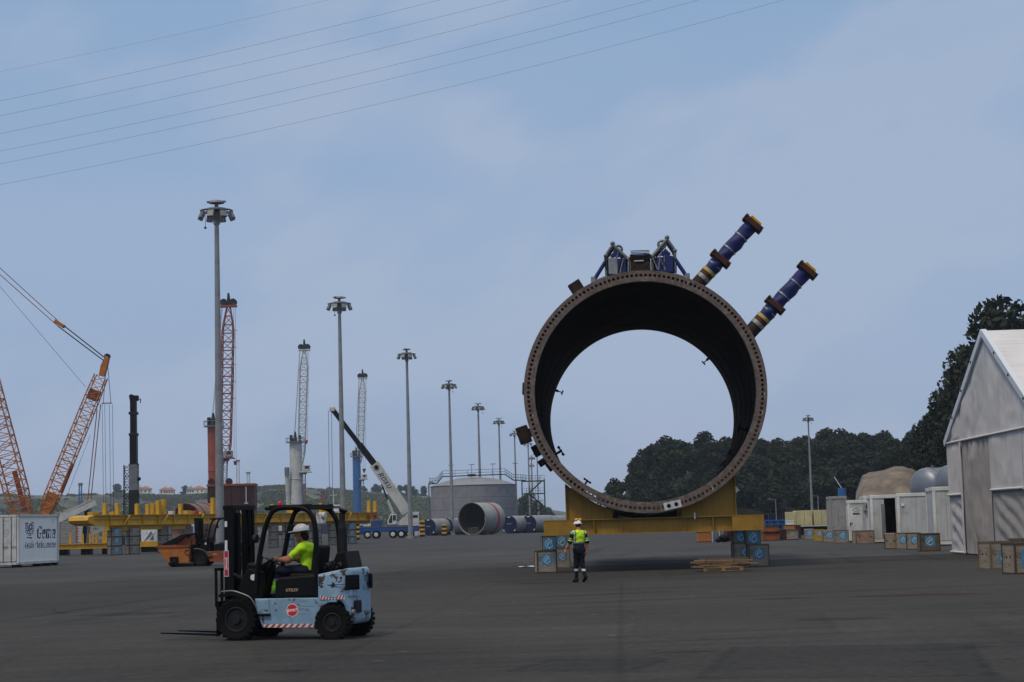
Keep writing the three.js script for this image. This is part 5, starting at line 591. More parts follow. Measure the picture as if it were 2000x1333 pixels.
// stacked goods on the far right
{
  const wrapped = thing('wrapped_stack', 'cream plastic wrapped long stack in front of the lone mast', 'wrapped stack', B(1584, 160), 0.05); for (let i = 0; i < 5; i++) { const x = -1.75 + i * 0.72, b = new GB(); b.rbox(x + (i > 2 ? 0.12 : 0), 1.45 + (i ? 0.05 : -0.05), 0, 0.7, 1.35, 1.6, 0.03); b.mesh('bale', M.cream, wrapped); } const ba = new GB(); ba.box(0, 0.4, -0.2, 3.2, 0.75, 1.4); ba.mesh('base', M.darkMetal, wrapped); const w2 = new GB(); w2.box(0.2, 0.79, 0.75, 3.0, 0.08, 0.1); w2.mesh('hem', M.whiteClean, wrapped);
  const gr = 'goods stacked on the far right', box = (label, px, py, w, h, d, m, name = 'goods_box', y = 0, extra) => { const p = G(px, py), t = thing(name, label, 'box', V3(p.x, y, p.z - d / 2), 0.05, gr), b = new GB(); b.rbox(0, h / 2, 0, w, h, d, 0.02); b.mesh('case', m, t); const n = new GB(); n.box(0, h * 0.94, 0, w + 0.03, 0.07, d + 0.03); n.box(0, h * 0.06, 0, w + 0.03, 0.07, d + 0.03); n.mesh('batten', extra || M.battenDark, t); return t; };
  box('lower brown timber box right of the cradle girder', 1507, 1057, 1.2, 0.62, 0.8, M.orangeRust); box('upper brown timber box stacked right of the cradle girder', 1508, 1057, 1.1, 0.4, 0.7, M.orangeRust, 'goods_box', 0.63); box('dark red box beside the brown timber boxes', 1530, 1056, 0.45, 0.8, 0.7, M.redBrown); box('pale box with faint blue print left of the crate row', 1548, 1055.5, 0.85, 0.72, 0.8, M.plyGrey); box('orange slatted box on the pale box', 1545, 1055.5, 0.6, 0.36, 0.6, M.orange, 'goods_box', 0.73); box('white carton on top of the orange slatted box', 1545, 1055.5, 0.5, 0.3, 0.5, M.whiteClean, 'carton', 1.1, M.plastic); box('dark tall bin right of the pale box', 1560, 1053, 0.4, 1.05, 0.5, M.redBrown); box('grey drum shaped bin below the wrapped stack end', 1616, 1043, 0.6, 1.3, 0.6, M.darkMetal);
  box('orange timber box seen under the cradle girder', 1376, 1060, 0.9, 0.78, 0.8, M.orange); { const p = G(1410, 1060), t = thing('wire_cage', 'wire cage with red and white posts and a black sack, under the cradle girder', 'cage', p, 0.05); for (const x of [-0.7, -0.2, 0.3, 0.7]) { const b = new GB(); b.box(x, 0.42, 0.3, 0.05, 0.8, 0.05); b.mesh('post', x === 0.3 ? M.red : M.white, t); } for (const y of [0.06, 0.8]) { const b = new GB(); b.box(0, y, 0.3, 1.5, 0.04, 0.04); b.mesh('rail', M.steel, t); } const s = new GB(); s.ball(0.1, 0.3, 0.5, 0.34, 1.2, 0.85, 0.8); s.ball(-0.3, 0.16, 0.5, 0.16, 1.3, 1, 1); s.mesh('sack', M.black, t); const q = new GB(); q.box(0.55, 0.4, -0.1, 0.6, 0.75, 0.5); q.mesh('red_panel', M.redBrown, t); const v = new GB(); v.box(-0.4, 0.4, -0.15, 0.6, 0.7, 0.4); v.mesh('grey_panel', M.galvDark, t); }
  for (let i = 0; i < 4; i++) { const p = B(1487 + i * 13, 165 + i), t = thing('blue_trestle', ['blue steel trestle farthest left behind the timber boxes', 'second blue steel trestle behind the timber boxes', 'third blue steel trestle behind the timber boxes', 'rightmost blue steel trestle behind the timber boxes'][i], 'trestle', p, 0.1, 'blue trestles'); for (const z of [-0.4, 0.4]) { const b = new GB(); for (const x of [-0.3, 0.3]) b.box(x, 0.7, z, 0.08, 1.4, 0.08); b.mesh('leg_pair', M.craneBlue, t); } for (const y of [0.5, 1.0, 1.36]) { const b = new GB(); b.box(0, y, 0, 0.7, 0.1, 0.9); b.mesh('cross_bar', M.craneBlue, t); } }
  const p0 = B(1445, 230), p1 = B(1530, 235), L = p0.distanceTo(p1), f = thing('mesh_fence', 'dark blue netted fence far behind the trestles', 'fence', p0, -Math.atan2(p1.z - p0.z, p1.x - p0.x)); { const b = new GB(); b.box(L / 2, 1.0, 0, L, 1.9, 0.03); b.mesh('netting', M.navy, f); for (let i = 0; i <= 3; i++) { const q = new GB(); q.box(L * i / 3, 1.05, 0.03, 0.06, 2.1, 0.06); q.mesh('post', M.steel, f); } }
  for (const [x, d, h, lb] of [[1518, 180, 3.4, 'thin lamp post behind the blue trestles'], [1601, 175, 3.6, 'thin lamp post with side arm right of the lone mast']]) { const t = thing('lamp_post', lb, 'lamp post', B(x, d)), b = new GB(); b.cyl(V3(0, 0, 0), V3(0, h, 0), 0.05, 0.04, 8); b.mesh('pole', M.galv, t); const a = new GB(); a.bar(V3(0, h, 0), V3(-0.7, h + 0.05, 0), 0.05); a.rbox(-0.6, h + 0.06, 0, 0.35, 0.1, 0.2, 0.03); a.mesh('lamp_head', M.galvDark, t); }
}
console.log('right side');
// ---------- shipping container on the left ----------
{
  const a = B(34, 104), b = B(113, 109.4), H = 2.9, Ls = 6.06, W = 2.44; let dx = b.clone().sub(a); const turn = -Math.atan2(dx.z, dx.x), t = thing('shipping_container', 'white corrugated shipping container with navy shield logo at left edge', 'container', a, turn); t.position.y = 0.16; const L = Math.max(5.2, Math.hypot(dx.x, dx.z));
  const print = canvasTex(1536, 768, (g, w, h) => {
    g.fillStyle = '#e4e5e2'; g.fillRect(0, 0, w, h); const r = rng(3); for (let i = 0; i < 500; i++) { g.fillStyle = r() < 0.5 ? 'rgba(150,150,145,0.10)' : 'rgba(235,235,232,0.14)'; g.fillRect(r() * w, r() * h, 2 + r() * 8, 20 + r() * 160); }
    const S = w / L; g.fillStyle = '#23275c'; g.strokeStyle = '#23275c'; const x0 = 1.0 * S, y0 = 0.42 * S * (h / w) * L / H * 1;
    const Y = (m) => m / H * h, X = (m) => m / L * w; const K = (x) => X(1.05 + (x - 0.95) * 1.6), sh = (x, y, ww, hh) => g.fillRect(K(x), Y(y), X(ww * 1.6), Y(hh));
    for (let i = 0; i < 9; i++) { const y = 0.42 + i * 0.095, q = i > 6 ? (i - 6) * 0.1 : 0; sh(0.95 + q, y + (i < 1 ? 0.06 : 0), 0.26, 0.05); sh(1.42 - 0.0, y, 0.26 - q, 0.05); } g.lineWidth = X(0.09); g.beginPath(); g.moveTo(K(1.15), Y(0.62)); g.quadraticCurveTo(K(1.25), Y(1.05), K(1.4), Y(1.12)); g.stroke(); g.beginPath(); g.arc(K(1.36), Y(0.72), X(0.15), 0, 7); g.stroke(); sh(1.08, 1.32, 0.42, 0.06); g.beginPath(); g.moveTo(K(1.3), Y(1.32)); g.lineTo(K(1.5), Y(1.32)); g.lineTo(K(1.45), Y(1.46)); g.fill();
    g.save(); g.translate(X(2.5), Y(1.42)); g.scale(1.5, 1.6); g.font = 'italic bold 170px serif'; g.fillText('Gema', 0, 0); g.restore(); g.save(); g.translate(X(1.0), Y(1.98)); g.scale(1.05, 1.7); g.font = 'italic bold 84px serif'; g.fillText('Gestión y Medio Ambiente', 0, 0); g.restore(); g.font = '34px sans-serif'; g.fillStyle = '#6d7078'; g.fillText('GMAU 201', X(L) * 0.83, Y(0.36)); g.fillText('22G1', X(L) * 0.85, Y(0.52));
  });
  const pos = [], uv = [], n = 22, step = (L - 0.24) / n, prof = [[0, 0], [0.3, 0], [0.5, -0.036], [0.8, -0.036]]; const xs = []; for (let i = 0; i < n; i++) for (const [f, z] of prof) xs.push([0.12 + (i + f) * step, z]); xs.push([L - 0.12, 0]);
  for (let i = 0; i < xs.length - 1; i++) { const [x0, z0] = xs[i], [x1, z1] = xs[i + 1], y0 = 0.16, y1 = H - 0.12, q = [[x0, y0, z0], [x1, y0, z1], [x1, y1, z1], [x0, y0, z0], [x1, y1, z1], [x0, y1, z0]]; for (const [x, y, z] of q) { pos.push(x, y, z - 0.01); uv.push(x / L, y / H); } }
  const g = new THREE.BufferGeometry(); g.setAttribute('position', new THREE.Float32BufferAttribute(pos, 3)); g.setAttribute('uv', new THREE.Float32BufferAttribute(uv, 2)); g.computeVertexNormals(); part('corrugated_side', g, new THREE.MeshStandardMaterial({ map: print, roughness: 0.55, side: THREE.DoubleSide }), t);
  const rail = (name, x, y, z, w, h, d) => { const b = new GB(); b.rbox(x, y, z, w, h, d, 0.012); b.mesh(name, M.white, t); };
  for (const z of [0, -W]) { rail('top_rail', L / 2, H - 0.06, z, L, 0.12, 0.1); rail('bottom_rail', L / 2, 0.08, z, L, 0.16, 0.1); for (const x of [0.06, L - 0.06]) rail('corner_post', x, H / 2, z, 0.13, H - 0.05, 0.13); for (const x of [0.07, L - 0.07]) for (const y of [0.06, H - 0.06]) { const b = new GB(); b.rbox(x, y, z, 0.18, 0.13, 0.17, 0.015); b.mesh('corner_casting', M.cabinDirty, t); } }
  const bk = new GB(); bk.box(L / 2, H / 2, -W + 0.03, L - 0.2, H - 0.2, 0.03); bk.mesh('back_side', M.white, t); const rf = new GB(); rf.box(L / 2, H - 0.03, -W / 2, L - 0.1, 0.03, W - 0.1); rf.mesh('roof', M.white, t); const fr = new GB(); fr.box(L - 0.05, H / 2, -W / 2, 0.03, H - 0.1, W - 0.1); fr.mesh('front_wall', M.white, t); rail('sill', 0.05, 0.08, -W / 2, 0.1, 0.16, W); rail('header', 0.05, H - 0.06, -W / 2, 0.1, 0.12, W);
  const marks = printMat(canvasTex(256, 512, (g) => { g.clearRect(0, 0, 256, 512); g.fillStyle = '#555a62'; g.font = '26px sans-serif'; const L1 = ['GMAU 201', '', '22G1', '', 'MAX 30480', 'TARE 2230', 'NET 28250', 'CU 33.2']; L1.forEach((s, i) => g.fillText(s, 40, 60 + i * 42)); })); for (const k of [0, 1]) { const z = -0.1 - k * 1.14 - 0.54, b = new GB(); b.rbox(0.0, H / 2 + 0.02, z, 0.05, H - 0.34, 1.1, 0.01); const dr = b.mesh('door', M.white, t); for (const dz of [-0.25, 0.25]) { const q = new GB(); q.cyl(V3(-0.05, 0.14, z + dz), V3(-0.05, H - 0.1, z + dz), 0.022, 0.022, 8); q.mesh('locking_bar', M.steel, dr); const h = new GB(); h.box(-0.07, 1.05, z + dz + 0.15, 0.02, 0.03, 0.34); h.mesh('handle', M.darkMetal, dr); } decal('lettering', 0.8, 1.6, marks, dr, -0.03, H * 0.66, z, -Math.PI / 2); }
  for (const x of [0.3, L * 0.55, L * 0.8, L - 0.3]) { const b = new GB(); b.box(x, -0.08, -0.2, 0.3, 0.16, 0.5); b.mesh('support_block', M.black, t); }
}
console.log('container');
// ---------- long yellow spreader beam on crate stacks ----------
{
  const A = B(180, 152), Z = B(738, 202), L = A.distanceTo(Z), turn = -Math.atan2(Z.z - A.z, Z.x - A.x), t = thing('spreader_beam', 'very long yellow steel beam with upright posts lying on crate stacks', 'steel beam', A, turn), y0 = 2.45;
  const fAt = (px) => { let lo = 0, hi = 1; for (let k = 0; k < 30; k++) { const m = (lo + hi) / 2; if (column(A.clone().lerp(Z, m)) < px) lo = m; else hi = m; } return lo; };
  for (const z of [0, -1.6]) { const w = new GB(); w.box(L / 2, y0 + 0.53, z, L, 0.84, 0.05); w.mesh('web', M.yellow, t); for (const [y, ww] of [[y0 + 0.12, 0.5], [y0 + 0.97, 0.5], [y0 + 0.66, 0.3]]) { const f = new GB(); f.box(L / 2, y, z, L + 0.1, 0.05, ww); f.mesh('beam_flange', M.yellow, t); } }
  { const e = new GB(); e.ext([[0, y0 + 0.98], [0, y0 + 0.14], [-0.7, y0 + 0.3], [-0.95, y0 + 0.55], [-0.8, y0 + 0.85]], -1.8, 2.0, 0.03); e.mesh('end_plate', M.yellow, t); const b = new GB(); b.box(L * 0.16, y0 - 0.13, -0.4, L * 0.22, 0.42, 0.6); b.mesh('lower_girder', M.yellow, t); const c = new GB(); c.box(L * 0.72, y0 - 0.1, -0.4, L * 0.5, 0.36, 0.6); c.mesh('lower_girder', M.yellowOld, t); }
  for (let i = 1; i < 22; i++) { const s = new GB(); s.box(L * i / 22, y0 + 0.55, 0.13, 0.05, 0.8, 0.22); s.mesh('stiffener', M.yellow, t); } for (let i = 0; i < 9; i++) { const s = new GB(); s.box(L * (i + 0.5) / 9, y0 + 0.5, -0.8, 0.2, 0.3, 1.5); s.mesh('cross_member', M.yellow, t); }
  for (const [px, h, z] of [[205, 1.0, 0], [233, 1.0, -0.2], [268, 0.95, 0], [289, 0.95, 0], [299, 0.95, 0], [313, 1.25, -0.2], [320, 1.35, 0], [353, 0.95, 0], [416, 1.5, 0], [424, 1.4, -0.3], [533, 0.9, 0], [571, 0.9, 0], [631, 1.0, -0.2], [638, 0.9, 0], [722, 1.25, 0], [734, 1.25, 0]]) { const x = fAt(px) * L, p = new GB(); p.rbox(x, y0 + 1.0 + h / 2, z, 0.34, h, 0.34, 0.02); const o = p.mesh('post', M.yellow, t); const g = new GB(); g.cyl(V3(x, y0 + 1.0 + h, z), V3(x, y0 + 1.1 + h, z), 0.07, 0.05, 8); g.mesh('post_cap', M.green, o); }
  { const r = rng(19); for (let i = 0; i < 16; i++) { const g = new GB(), w = 0.3 + r() * 0.8; g.rbox(L * (0.02 + 0.93 * r()), y0 + 1.0 + 0.1, -0.3 - r() * 1.2, w, 0.16 + r() * 0.35, 0.5, 0.02); g.mesh('deck_fitting', i % 4 ? M.yellow : i % 3 ? M.white : M.red, t); } for (let i = 0; i < 8; i++) { const g = new GB(), x = L * (i + 0.7) / 9; g.bar(V3(x, y0 + 0.1, 0.28), V3(x + 0.9, y0 + 0.95, 0.28), 0.12, 0.08); g.mesh('gusset', M.yellow, t); } }
  for (const f of [0.985, 0.955]) { const r = new GB(); r.rbox(L * f, y0 + 0.5, 0.28, 0.5, 0.5, 0.1, 0.03); r.mesh('red_end_plate', M.red, t); }
  const ord = ['first', 'second', 'third', 'fourth', 'fifth', 'sixth', 'seventh', 'eighth', 'ninth'], row = ['bottom', 'middle', 'top']; let n = 0;
  for (const px of [221, 256, 320, 533, 562, 590, 615, 649, 684]) { const f = fAt(px), p = A.clone().lerp(Z, f), dir = V3(Math.sin(0), 0, 0); p.z -= 0.5; for (let k = 0; k < 3; k++) { const far = px > 500; const c = crate(`${row[k]} crate in the ${ord[n]} stack from the left under the long yellow beam`, 'crates under the long yellow beam', V3(p.x, k * 0.78, p.z), px < 300 ? 0.62 : far ? (n % 2 ? 0.1 : 0.5) : -0.2, 1.0, 0.775, 1.0, { logo: px === 320 || n % 2 ? 0 : 2, frontHoles: px === 320 || n % 2 === 1, holes: px < 300, size: 0.62, panel: M.plyGrey, frame: M.battenDark }); } n++; }
}
{ // low yellow frame behind the container
  const p = B(165, 163), t = thing('low_frame', 'low yellow steel frame with short posts behind the white container', 'steel frame', p, 0.06); const b = new GB(); b.box(0, 0.78, 0, 5.2, 0.42, 1.6); b.mesh('deck', M.yellow, t); for (const y of [0.57, 0.99]) { const f = new GB(); f.box(0, y, 0.8, 5.3, 0.06, 0.3); f.mesh('beam_flange', M.yellow, t); } for (const [x, w, h] of [[-1.2, 0.2, 0.95], [-0.1, 0.2, 0.9], [0.55, 0.16, 0.9], [0.85, 0.16, 0.9], [1.15, 0.16, 0.9], [1.9, 0.45, 1.0], [2.35, 0.25, 0.95]]) { const q = new GB(); q.rbox(x, 0.99 + h / 2, 0.5, w, h, 0.2, 0.02); q.mesh('post', M.yellow, t); } for (const x of [-1.9, 0.2, 2.1]) { const q = new GB(); q.box(x, 0.27, 0, 0.9, 0.54, 1.2); q.mesh('foot', M.black, t); }
  const p2 = B(293, 172), u = thing('low_frame', 'short yellow frame seen under the long beam between crate stacks', 'steel frame', p2, 0.05), c = new GB(); c.box(0, 0.75, 0, 2.0, 0.5, 1.2); c.mesh('deck', M.yellow, u); const e = new GB(); e.box(0, 0.25, 0, 1.6, 0.5, 0.9); e.mesh('foot', M.black, u); const g = new GB(); g.cyl(V3(-0.6, 1.0, 0.3), V3(0.1, 2.0, 0.3), 0.14, 0.14, 10); g.cyl(V3(-0.2, 1.0, 0.3), V3(0.45, 1.9, 0.1), 0.1, 0.1, 10); g.mesh('pipe', M.white, u);
  const wb = thing('white_cabinet', 'white cabinet with a blue panel behind the short yellow frame', 'cabinet', B(292, 182), 0.05), w = new GB(); w.rbox(0, 1.2, 0, 1.6, 2.4, 0.8, 0.03); w.mesh('case', M.whiteClean, wb); const bl = new GB(); bl.box(0.1, 1.5, 0.42, 0.7, 0.7, 0.03); bl.mesh('blue_panel', M.craneBlue, wb);
}
console.log('beam');
// ---------- cranes ----------
const bb = new THREE.Vector3(0, 0, 1);
{ // orange lattice crane
  const D = 260, t = thing('lattice_crane', 'orange lattice boom crawler crane at the left edge behind the container', 'crane', B(70, D)), o = t.position, L = (px, py, dz = 0) => onPlane(px, py, o, dz);
  const m = lattice(new GB(), L(84, 1012), L(197, 735), V3(1, 0, 0), 2.0, 1.9, 20, 0.085, 0.05, 0.5, 0.9, 1.8, 1.6).mesh('derrick_mast', M.orange, t);
  const h = new GB(); h.ext([[-0.5, -0.9], [0.3, -1.1], [0.75, 0.6], [1.0, 1.7], [0.5, 2.0], [-0.2, 0.6]], -0.5, 1.0, 0.04); const hm = h.mesh('mast_head', M.orange, t); hm.position.copy(L(200, 722)); for (const dz of [-0.3, 0.3]) { const w = new GB(); w.cyl(V3(0.7, 1.9, dz - 0.1), V3(0.7, 1.9, dz + 0.1), 0.4, 0.4, 16); w.mesh('sheave', M.darkMetal, hm); }
  const w = new GB(); w.rbox(0, 0, 0, 1.5, 3.4, 1.2, 0.05, 0, 0, -0.39); const wm = w.mesh('mast_foot', M.orange, t); wm.position.copy(L(96, 985)); const wb = new GB(); wb.rbox(0, 0, 0, 0.45, 4.5, 0.6, 0.05, 0, 0, -0.39); wb.mesh('winch_box', M.orangeRust, t).position.copy(L(130, 935)); const wc = new GB(); wc.rbox(0, 0, 0, 1.6, 1.6, 1.0, 0.05, 0, 0, -0.39); wc.mesh('mast_bracket', M.orangeRust, t).position.copy(L(183, 772));
  lattice(new GB(), L(45, 1012), L(-75, 560), V3(1, 0, 0), 3.0, 3.0, 26, 0.12, 0.06, 0.8, 1, 2.6, 2.6).mesh('main_boom', M.orange, t); const bf = new GB(); bf.rbox(0, 0, 0, 0.6, 6, 0.7, 0.05, 0, 0, 0.262); bf.mesh('boom_foot', M.orangeRust, t).position.copy(L(38, 960));
  for (const [a, b, r, nm, mt] of [[L(205, 700, -0.5), L(116, 630, -0.5), 0.09, 'pendant_bar', M.darkMetal], [L(201, 704, 0.5), L(112, 637, 0.5), 0.09, 'pendant_bar', M.darkMetal], [L(116, 630, -0.5), L(-60, 470, -0.5), 0.06, 'pendant_bar', M.orangeRust], [L(112, 637, 0.5), L(-60, 484, 0.5), 0.06, 'pendant_bar', M.orangeRust], [L(167, 757), L(-60, 490), 0.035, 'rope', M.cable], [L(196, 790), L(176, 985), 0.07, 'stay_pipe', M.orangeRust], [L(189, 800), L(170, 985), 0.07, 'stay_pipe', M.orangeRust], [L(207, 715), L(201, 788), 0.05, 'rope', M.cable], [L(210, 715), L(216, 788), 0.05, 'rope', M.cable], [L(176, 850), L(118, 1000), 0.03, 'rope', M.cable]]) { const g = new GB(); g.cyl(a, b, r, r, 6); g.mesh(nm, mt, t); }
  for (const px of [199, 204, 213, 219]) { const g = new GB(); g.cyl(L(px, 790), L(px + 3, 1012), 0.03, 0.03, 5); g.mesh('hoist_rope', M.darkMetal, t); } const ln = new GB(); ln.rbox(0, 0, 0, 1.6, 0.5, 1.2, 0.06, 0, 0, -0.6); ln.mesh('pendant_link', M.orange, t).position.copy(L(116, 633)); const sp = new GB(); sp.box(0, 0, 0, 1.5, 0.14, 0.2); sp.mesh('rope_spreader', M.orangeRust, t).position.copy(L(208, 788));
  const c = new GB(); c.rbox(-1, 2.6, 0, 7, 1.8, 4, 0.08); c.mesh('superstructure', M.orange, t); for (const z of [-2, 2]) { const g = new GB(); g.rbox(-1, 0.8, z, 9, 1.5, 1.2, 0.5); g.mesh('crawler_track', M.darkMetal, t); }
}
{ // ballast slabs, grey jib
  const p = B(150, 240), t = thing('ballast_stack', 'stack of pale counterweight slabs with red chevrons behind the container', 'counterweights', p, 0.04); for (let i = 0; i < 8; i++) { for (const [x, w, nm] of [[-1.1, 2.2, M.cabinDirty], [1.05, 1.9, M.craneWhite]]) { const b = new GB(); b.rbox(x, 1.0 + i * 0.36, 0, w, 0.33, 1.6, 0.03); const s = b.mesh('slab', nm, t); if (x > 0) for (const cx of [0.22, 1.86]) { const g = new GB(); g.ext([[cx - 0.16, 0.87 + i * 0.36], [cx + 0.16, 0.87 + i * 0.36], [cx, 1.12 + i * 0.36]], 0.8, 0.02); g.mesh('red_chevron', M.red, s); } } } const b = new GB(); b.box(-0.2, 0.4, 0, 4.6, 0.8, 2); b.mesh('base', M.cabinDirty, t);
  const d = 236, a = P(113, 1017, d), e = P(186, 983, d), j = thing('grey_jib', 'pale grey inclined crane jib section above the counterweight slabs', 'jib', V3(a.x, 0, a.z)), A = a.clone().sub(j.position), E = e.clone().sub(j.position), g = new GB(); g.bar(A, E, 0.5, 0.75); g.mesh('box_section', M.craneWhite, j); const g2 = new GB(); g2.bar(A.clone().add(V3(0.2, 0.62, 0.1)), E.clone().add(V3(-0.6, 0.42, 0.1)), 0.25, 0.16); g2.mesh('top_rail', M.craneWhite, j); const f = new GB(); f.bar(A.clone().add(V3(0, -0.2, 0)), V3(A.x, 0, A.z), 0.5); f.mesh('trestle', M.cabinDirty, j); for (const q of [0.74, 0.8, 0.87]) { const m = A.clone().lerp(E, q), k = new GB(); k.cyl(m, V3(m.x - 0.5, 0, m.z), 0.16, 0.16, 8); k.mesh('ram', q > 0.85 ? M.steel : M.black, j); }
}
{ // upright telescopic boom
  const D = 232, t = thing('telescopic_boom', 'upright black telescopic crane boom right of the orange lattice crane', 'crane', B(262, D)), o = t.position, Y = (py) => P(263, py, D).y; const seg = (y0, y1, w, m) => { const g = new GB(); g.rbox(0, (y0 + y1) / 2, 0, w, y1 - y0, w * 1.1, 0.06); g.mesh('boom_section', m, t); }; seg(1.5, Y(958), 1.15, M.darkMetal); seg(Y(958), Y(908), 1.1, M.galvDark); seg(Y(908), Y(848), 0.92, M.blackGloss); seg(Y(848), Y(780), 0.78, M.blackGloss); for (const py of [908, 848, 806]) { const g = new GB(); g.rbox(0, Y(py), 0, 1.1, 0.35, 1.1, 0.05); g.mesh('collar', M.darkMetal, t); }
  const h = new GB(); h.rbox(0.1, Y(776), 0, 1.1, 0.7, 0.8, 0.08); h.cyl(V3(-0.2, Y(773), -0.5), V3(-0.2, Y(773), 0.5), 0.3, 0.3, 12); h.bar(V3(0.5, Y(778), 0), V3(0.95, Y(778), 0), 0.1); h.bar(V3(0.95, Y(778), 0), V3(0.9, Y(786), 0), 0.1); h.mesh('boom_head', M.black, t); const k = new GB(); k.ball(0.75, Y(936), 0.4, 0.25); k.mesh('drum_reel', M.black, t); lattice(new GB(), V3(-0.9, 2, 0), V3(-0.9, Y(908), 0), V3(1, 0, 0), 0.8, 0.7, 12, 0.05, 0.035).mesh('lattice_jib', M.darkMetal, t); const b = new GB(); b.rbox(0, 1.0, 0, 7, 1.3, 2.6, 0.1); b.mesh('carrier', M.navy, t);
}
function harbourCrane(label, D, mat, bm, q) {
  const t = thing('harbour_crane', label, 'harbour crane', B(q.base, D), 0, 'harbour cranes'), o = t.position, L = (px, py, dz = 0) => onPlane(px, py, o, dz), s = D / F;
  const top = L(q.tx, q.ty), tw = new GB(); tw.cyl(V3(0, 3, 0), V3(top.x, top.y, 0), q.tw * s / 2 * 1.08, q.tw * s / 2, 20); tw.mesh('tower', mat, t); for (const y of [0.3, 0.6]) { const r = new GB(); r.add(new THREE.TorusGeometry(q.tw * s / 2 * 1.06, 0.1, 6, 24).rotateX(Math.PI / 2), new THREE.Matrix4().makeTranslation(top.x * y, top.y * y, 0)); r.mesh('tower_band', mat, t); }
  const pf = new GB(), R = q.tw * s * 0.78; pf.cyl(V3(top.x, top.y - 0.2, 0), V3(top.x, top.y + 0.1, 0), R, R, 16); for (let i = 0; i < 12; i++) { const a = i / 12 * 6.283; pf.cyl(V3(top.x + Math.cos(a) * R, top.y, Math.sin(a) * R), V3(top.x + Math.cos(a) * R, top.y + 1.3, Math.sin(a) * R), 0.06, 0.06, 4); } pf.add(new THREE.TorusGeometry(R, 0.07, 5, 20).rotateX(Math.PI / 2), new THREE.Matrix4().makeTranslation(top.x, top.y + 1.3, 0)); pf.mesh('platform', M.galvDark, t); const sh = new GB(); for (const x of [-0.5, 0.5]) sh.cyl(V3(top.x + x * R * 0.9, top.y, -0.4), V3(top.x + x * R * 0.9, top.y + 2.2, 0.4), 0.6, 0.5, 10); sh.ext([[top.x - 0.9, top.y], [top.x + 0.6, top.y], [top.x + 0.1, top.y + 3.4], [top.x - 0.3, top.y + 3.4]], -0.5, 1); sh.mesh('top_sheaves', M.darkMetal, t);
  const f = L(q.fx, q.fy), hd = L(q.hx, q.hy); lattice(new GB(), f, hd, V3(1, 0, 0), q.bw * s * 0.85, q.bw * s, 18, 0.16, 0.09, 0.35, 0.32, q.bw * s * 0.8, q.bw * s * 0.8).mesh('lattice_boom', bm, t);
  const b2 = new GB(); for (let i = 1; i < 6; i++) { const c = f.clone().lerp(hd, 0.3 + i * 0.11); b2.bar(c.clone().add(V3(-q.bw * s * 0.6, 0, 0.6)), c.clone().add(V3(q.bw * s * 0.85, 0, 0.6)), 0.12); } b2.mesh('rope_guides', bm, t);
  const hh = new GB(); hh.rbox(hd.x, hd.y + 0.3, 0, q.bw * s * 1.5, 0.5, 1.6, 0.08); hh.mesh('head_beam', bm, t); for (const x of [-1, 1]) { const w = new GB(); w.cyl(V3(hd.x + x * q.bw * s * 0.42, hd.y + 1.3, -0.5), V3(hd.x + x * q.bw * s * 0.42, hd.y + 1.3, 0.5), 1.0, 1.0, 14); w.mesh('head_sheave', M.darkMetal, t); } const pk = new GB(); pk.ext([[hd.x - 0.5, hd.y + 0.4], [hd.x + 0.7, hd.y + 0.4], [hd.x + 0.2, hd.y + 3.8], [hd.x - 0.2, hd.y + 3.8]], -0.3, 0.6); pk.mesh('head_peak', M.darkMetal, t);
  for (const [x0, x1, y1] of [[0.5, q.hk, q.hky], [0.66, q.hk + 4, q.hky]]) { const g = new GB(); g.cyl(V3(hd.x + x0 * q.bw * s, hd.y + 1, 0.7), L(x1, y1, 0.7), 0.05, 0.05, 5); g.mesh('hoist_rope', M.cable, t); } for (const dz of [-0.6, 0.6]) { const g = new GB(); g.cyl(V3(hd.x - 0.55 * q.bw * s, hd.y + 1, dz), V3(top.x - 0.3, top.y + 2, dz), 0.06, 0.06, 5); g.mesh('luffing_rope', M.cable, t); }
  const hb = new GB(), hp = L(q.hk + 2, q.hky, 0.7); hb.rbox(hp.x, hp.y, hp.z, 6 * s, 4 * s, 0.8, 0.1); hb.cyl(V3(hp.x, hp.y - 2 * s, hp.z), V3(hp.x, hp.y - 6 * s, hp.z), 0.35, 0.3, 8); hb.mesh('hook_block', q.hbm, t);
  const cp = L(q.cx, q.cy, 1.5), cb = new GB(); cb.rbox(cp.x, cp.y, cp.z, q.cw * s, q.cw * s * 0.85, 2.4, 0.15); const cm = cb.mesh('cabin', q.cm, t); const gl = new GB(); gl.box(cp.x + q.cw * s * 0.12, cp.y + q.cw * s * 0.1, cp.z + 1.21, q.cw * s * 0.55, q.cw * s * 0.4, 0.06); gl.mesh('pane', M.glass, cm); const pl = new GB(); pl.rbox(cp.x - 0.3, cp.y - q.cw * s * 0.55, cp.z - 0.6, q.cw * s * 1.6, 0.3, 4, 0.06); pl.rbox((cp.x) / 2, cp.y - q.cw * s * 0.7, 0.5, Math.abs(cp.x), 0.7, 1.0, 0.06); pl.mesh('cabin_platform', bm, t); lattice(new GB(), V3(q.tw * s * 0.62, 3, 0.8), V3(cp.x * 0.75, cp.y - 1, 0.8), V3(1, 0, 0), 1, 1, 12, 0.07, 0.05).mesh('stair_lattice', M.galvDark, t);
  const bs = new GB(); bs.rbox(0, 2, 0, 12, 2, 9, 0.2); bs.mesh('undercarriage', mat, t); for (const x of [-5, 5]) for (const z of [-4, 4]) { const w = new GB(); w.rbox(x, 0.8, z, 2.4, 1.6, 1.4, 0.5); w.mesh('bogie', M.darkMetal, t); } return t;
}
harbourCrane('orange harbour crane with red lattice boom behind the tallest mast', 460, M.redOrange, std(0x8a4438, 0.7), { base: 422, tx: 417, ty: 833, tw: 25, fx: 440, fy: 905, hx: 446, hy: 601, bw: 22, cx: 446, cy: 887, cw: 15, cm: M.cabinDirty, hk: 457, hky: 903, hbm: M.redOrange });
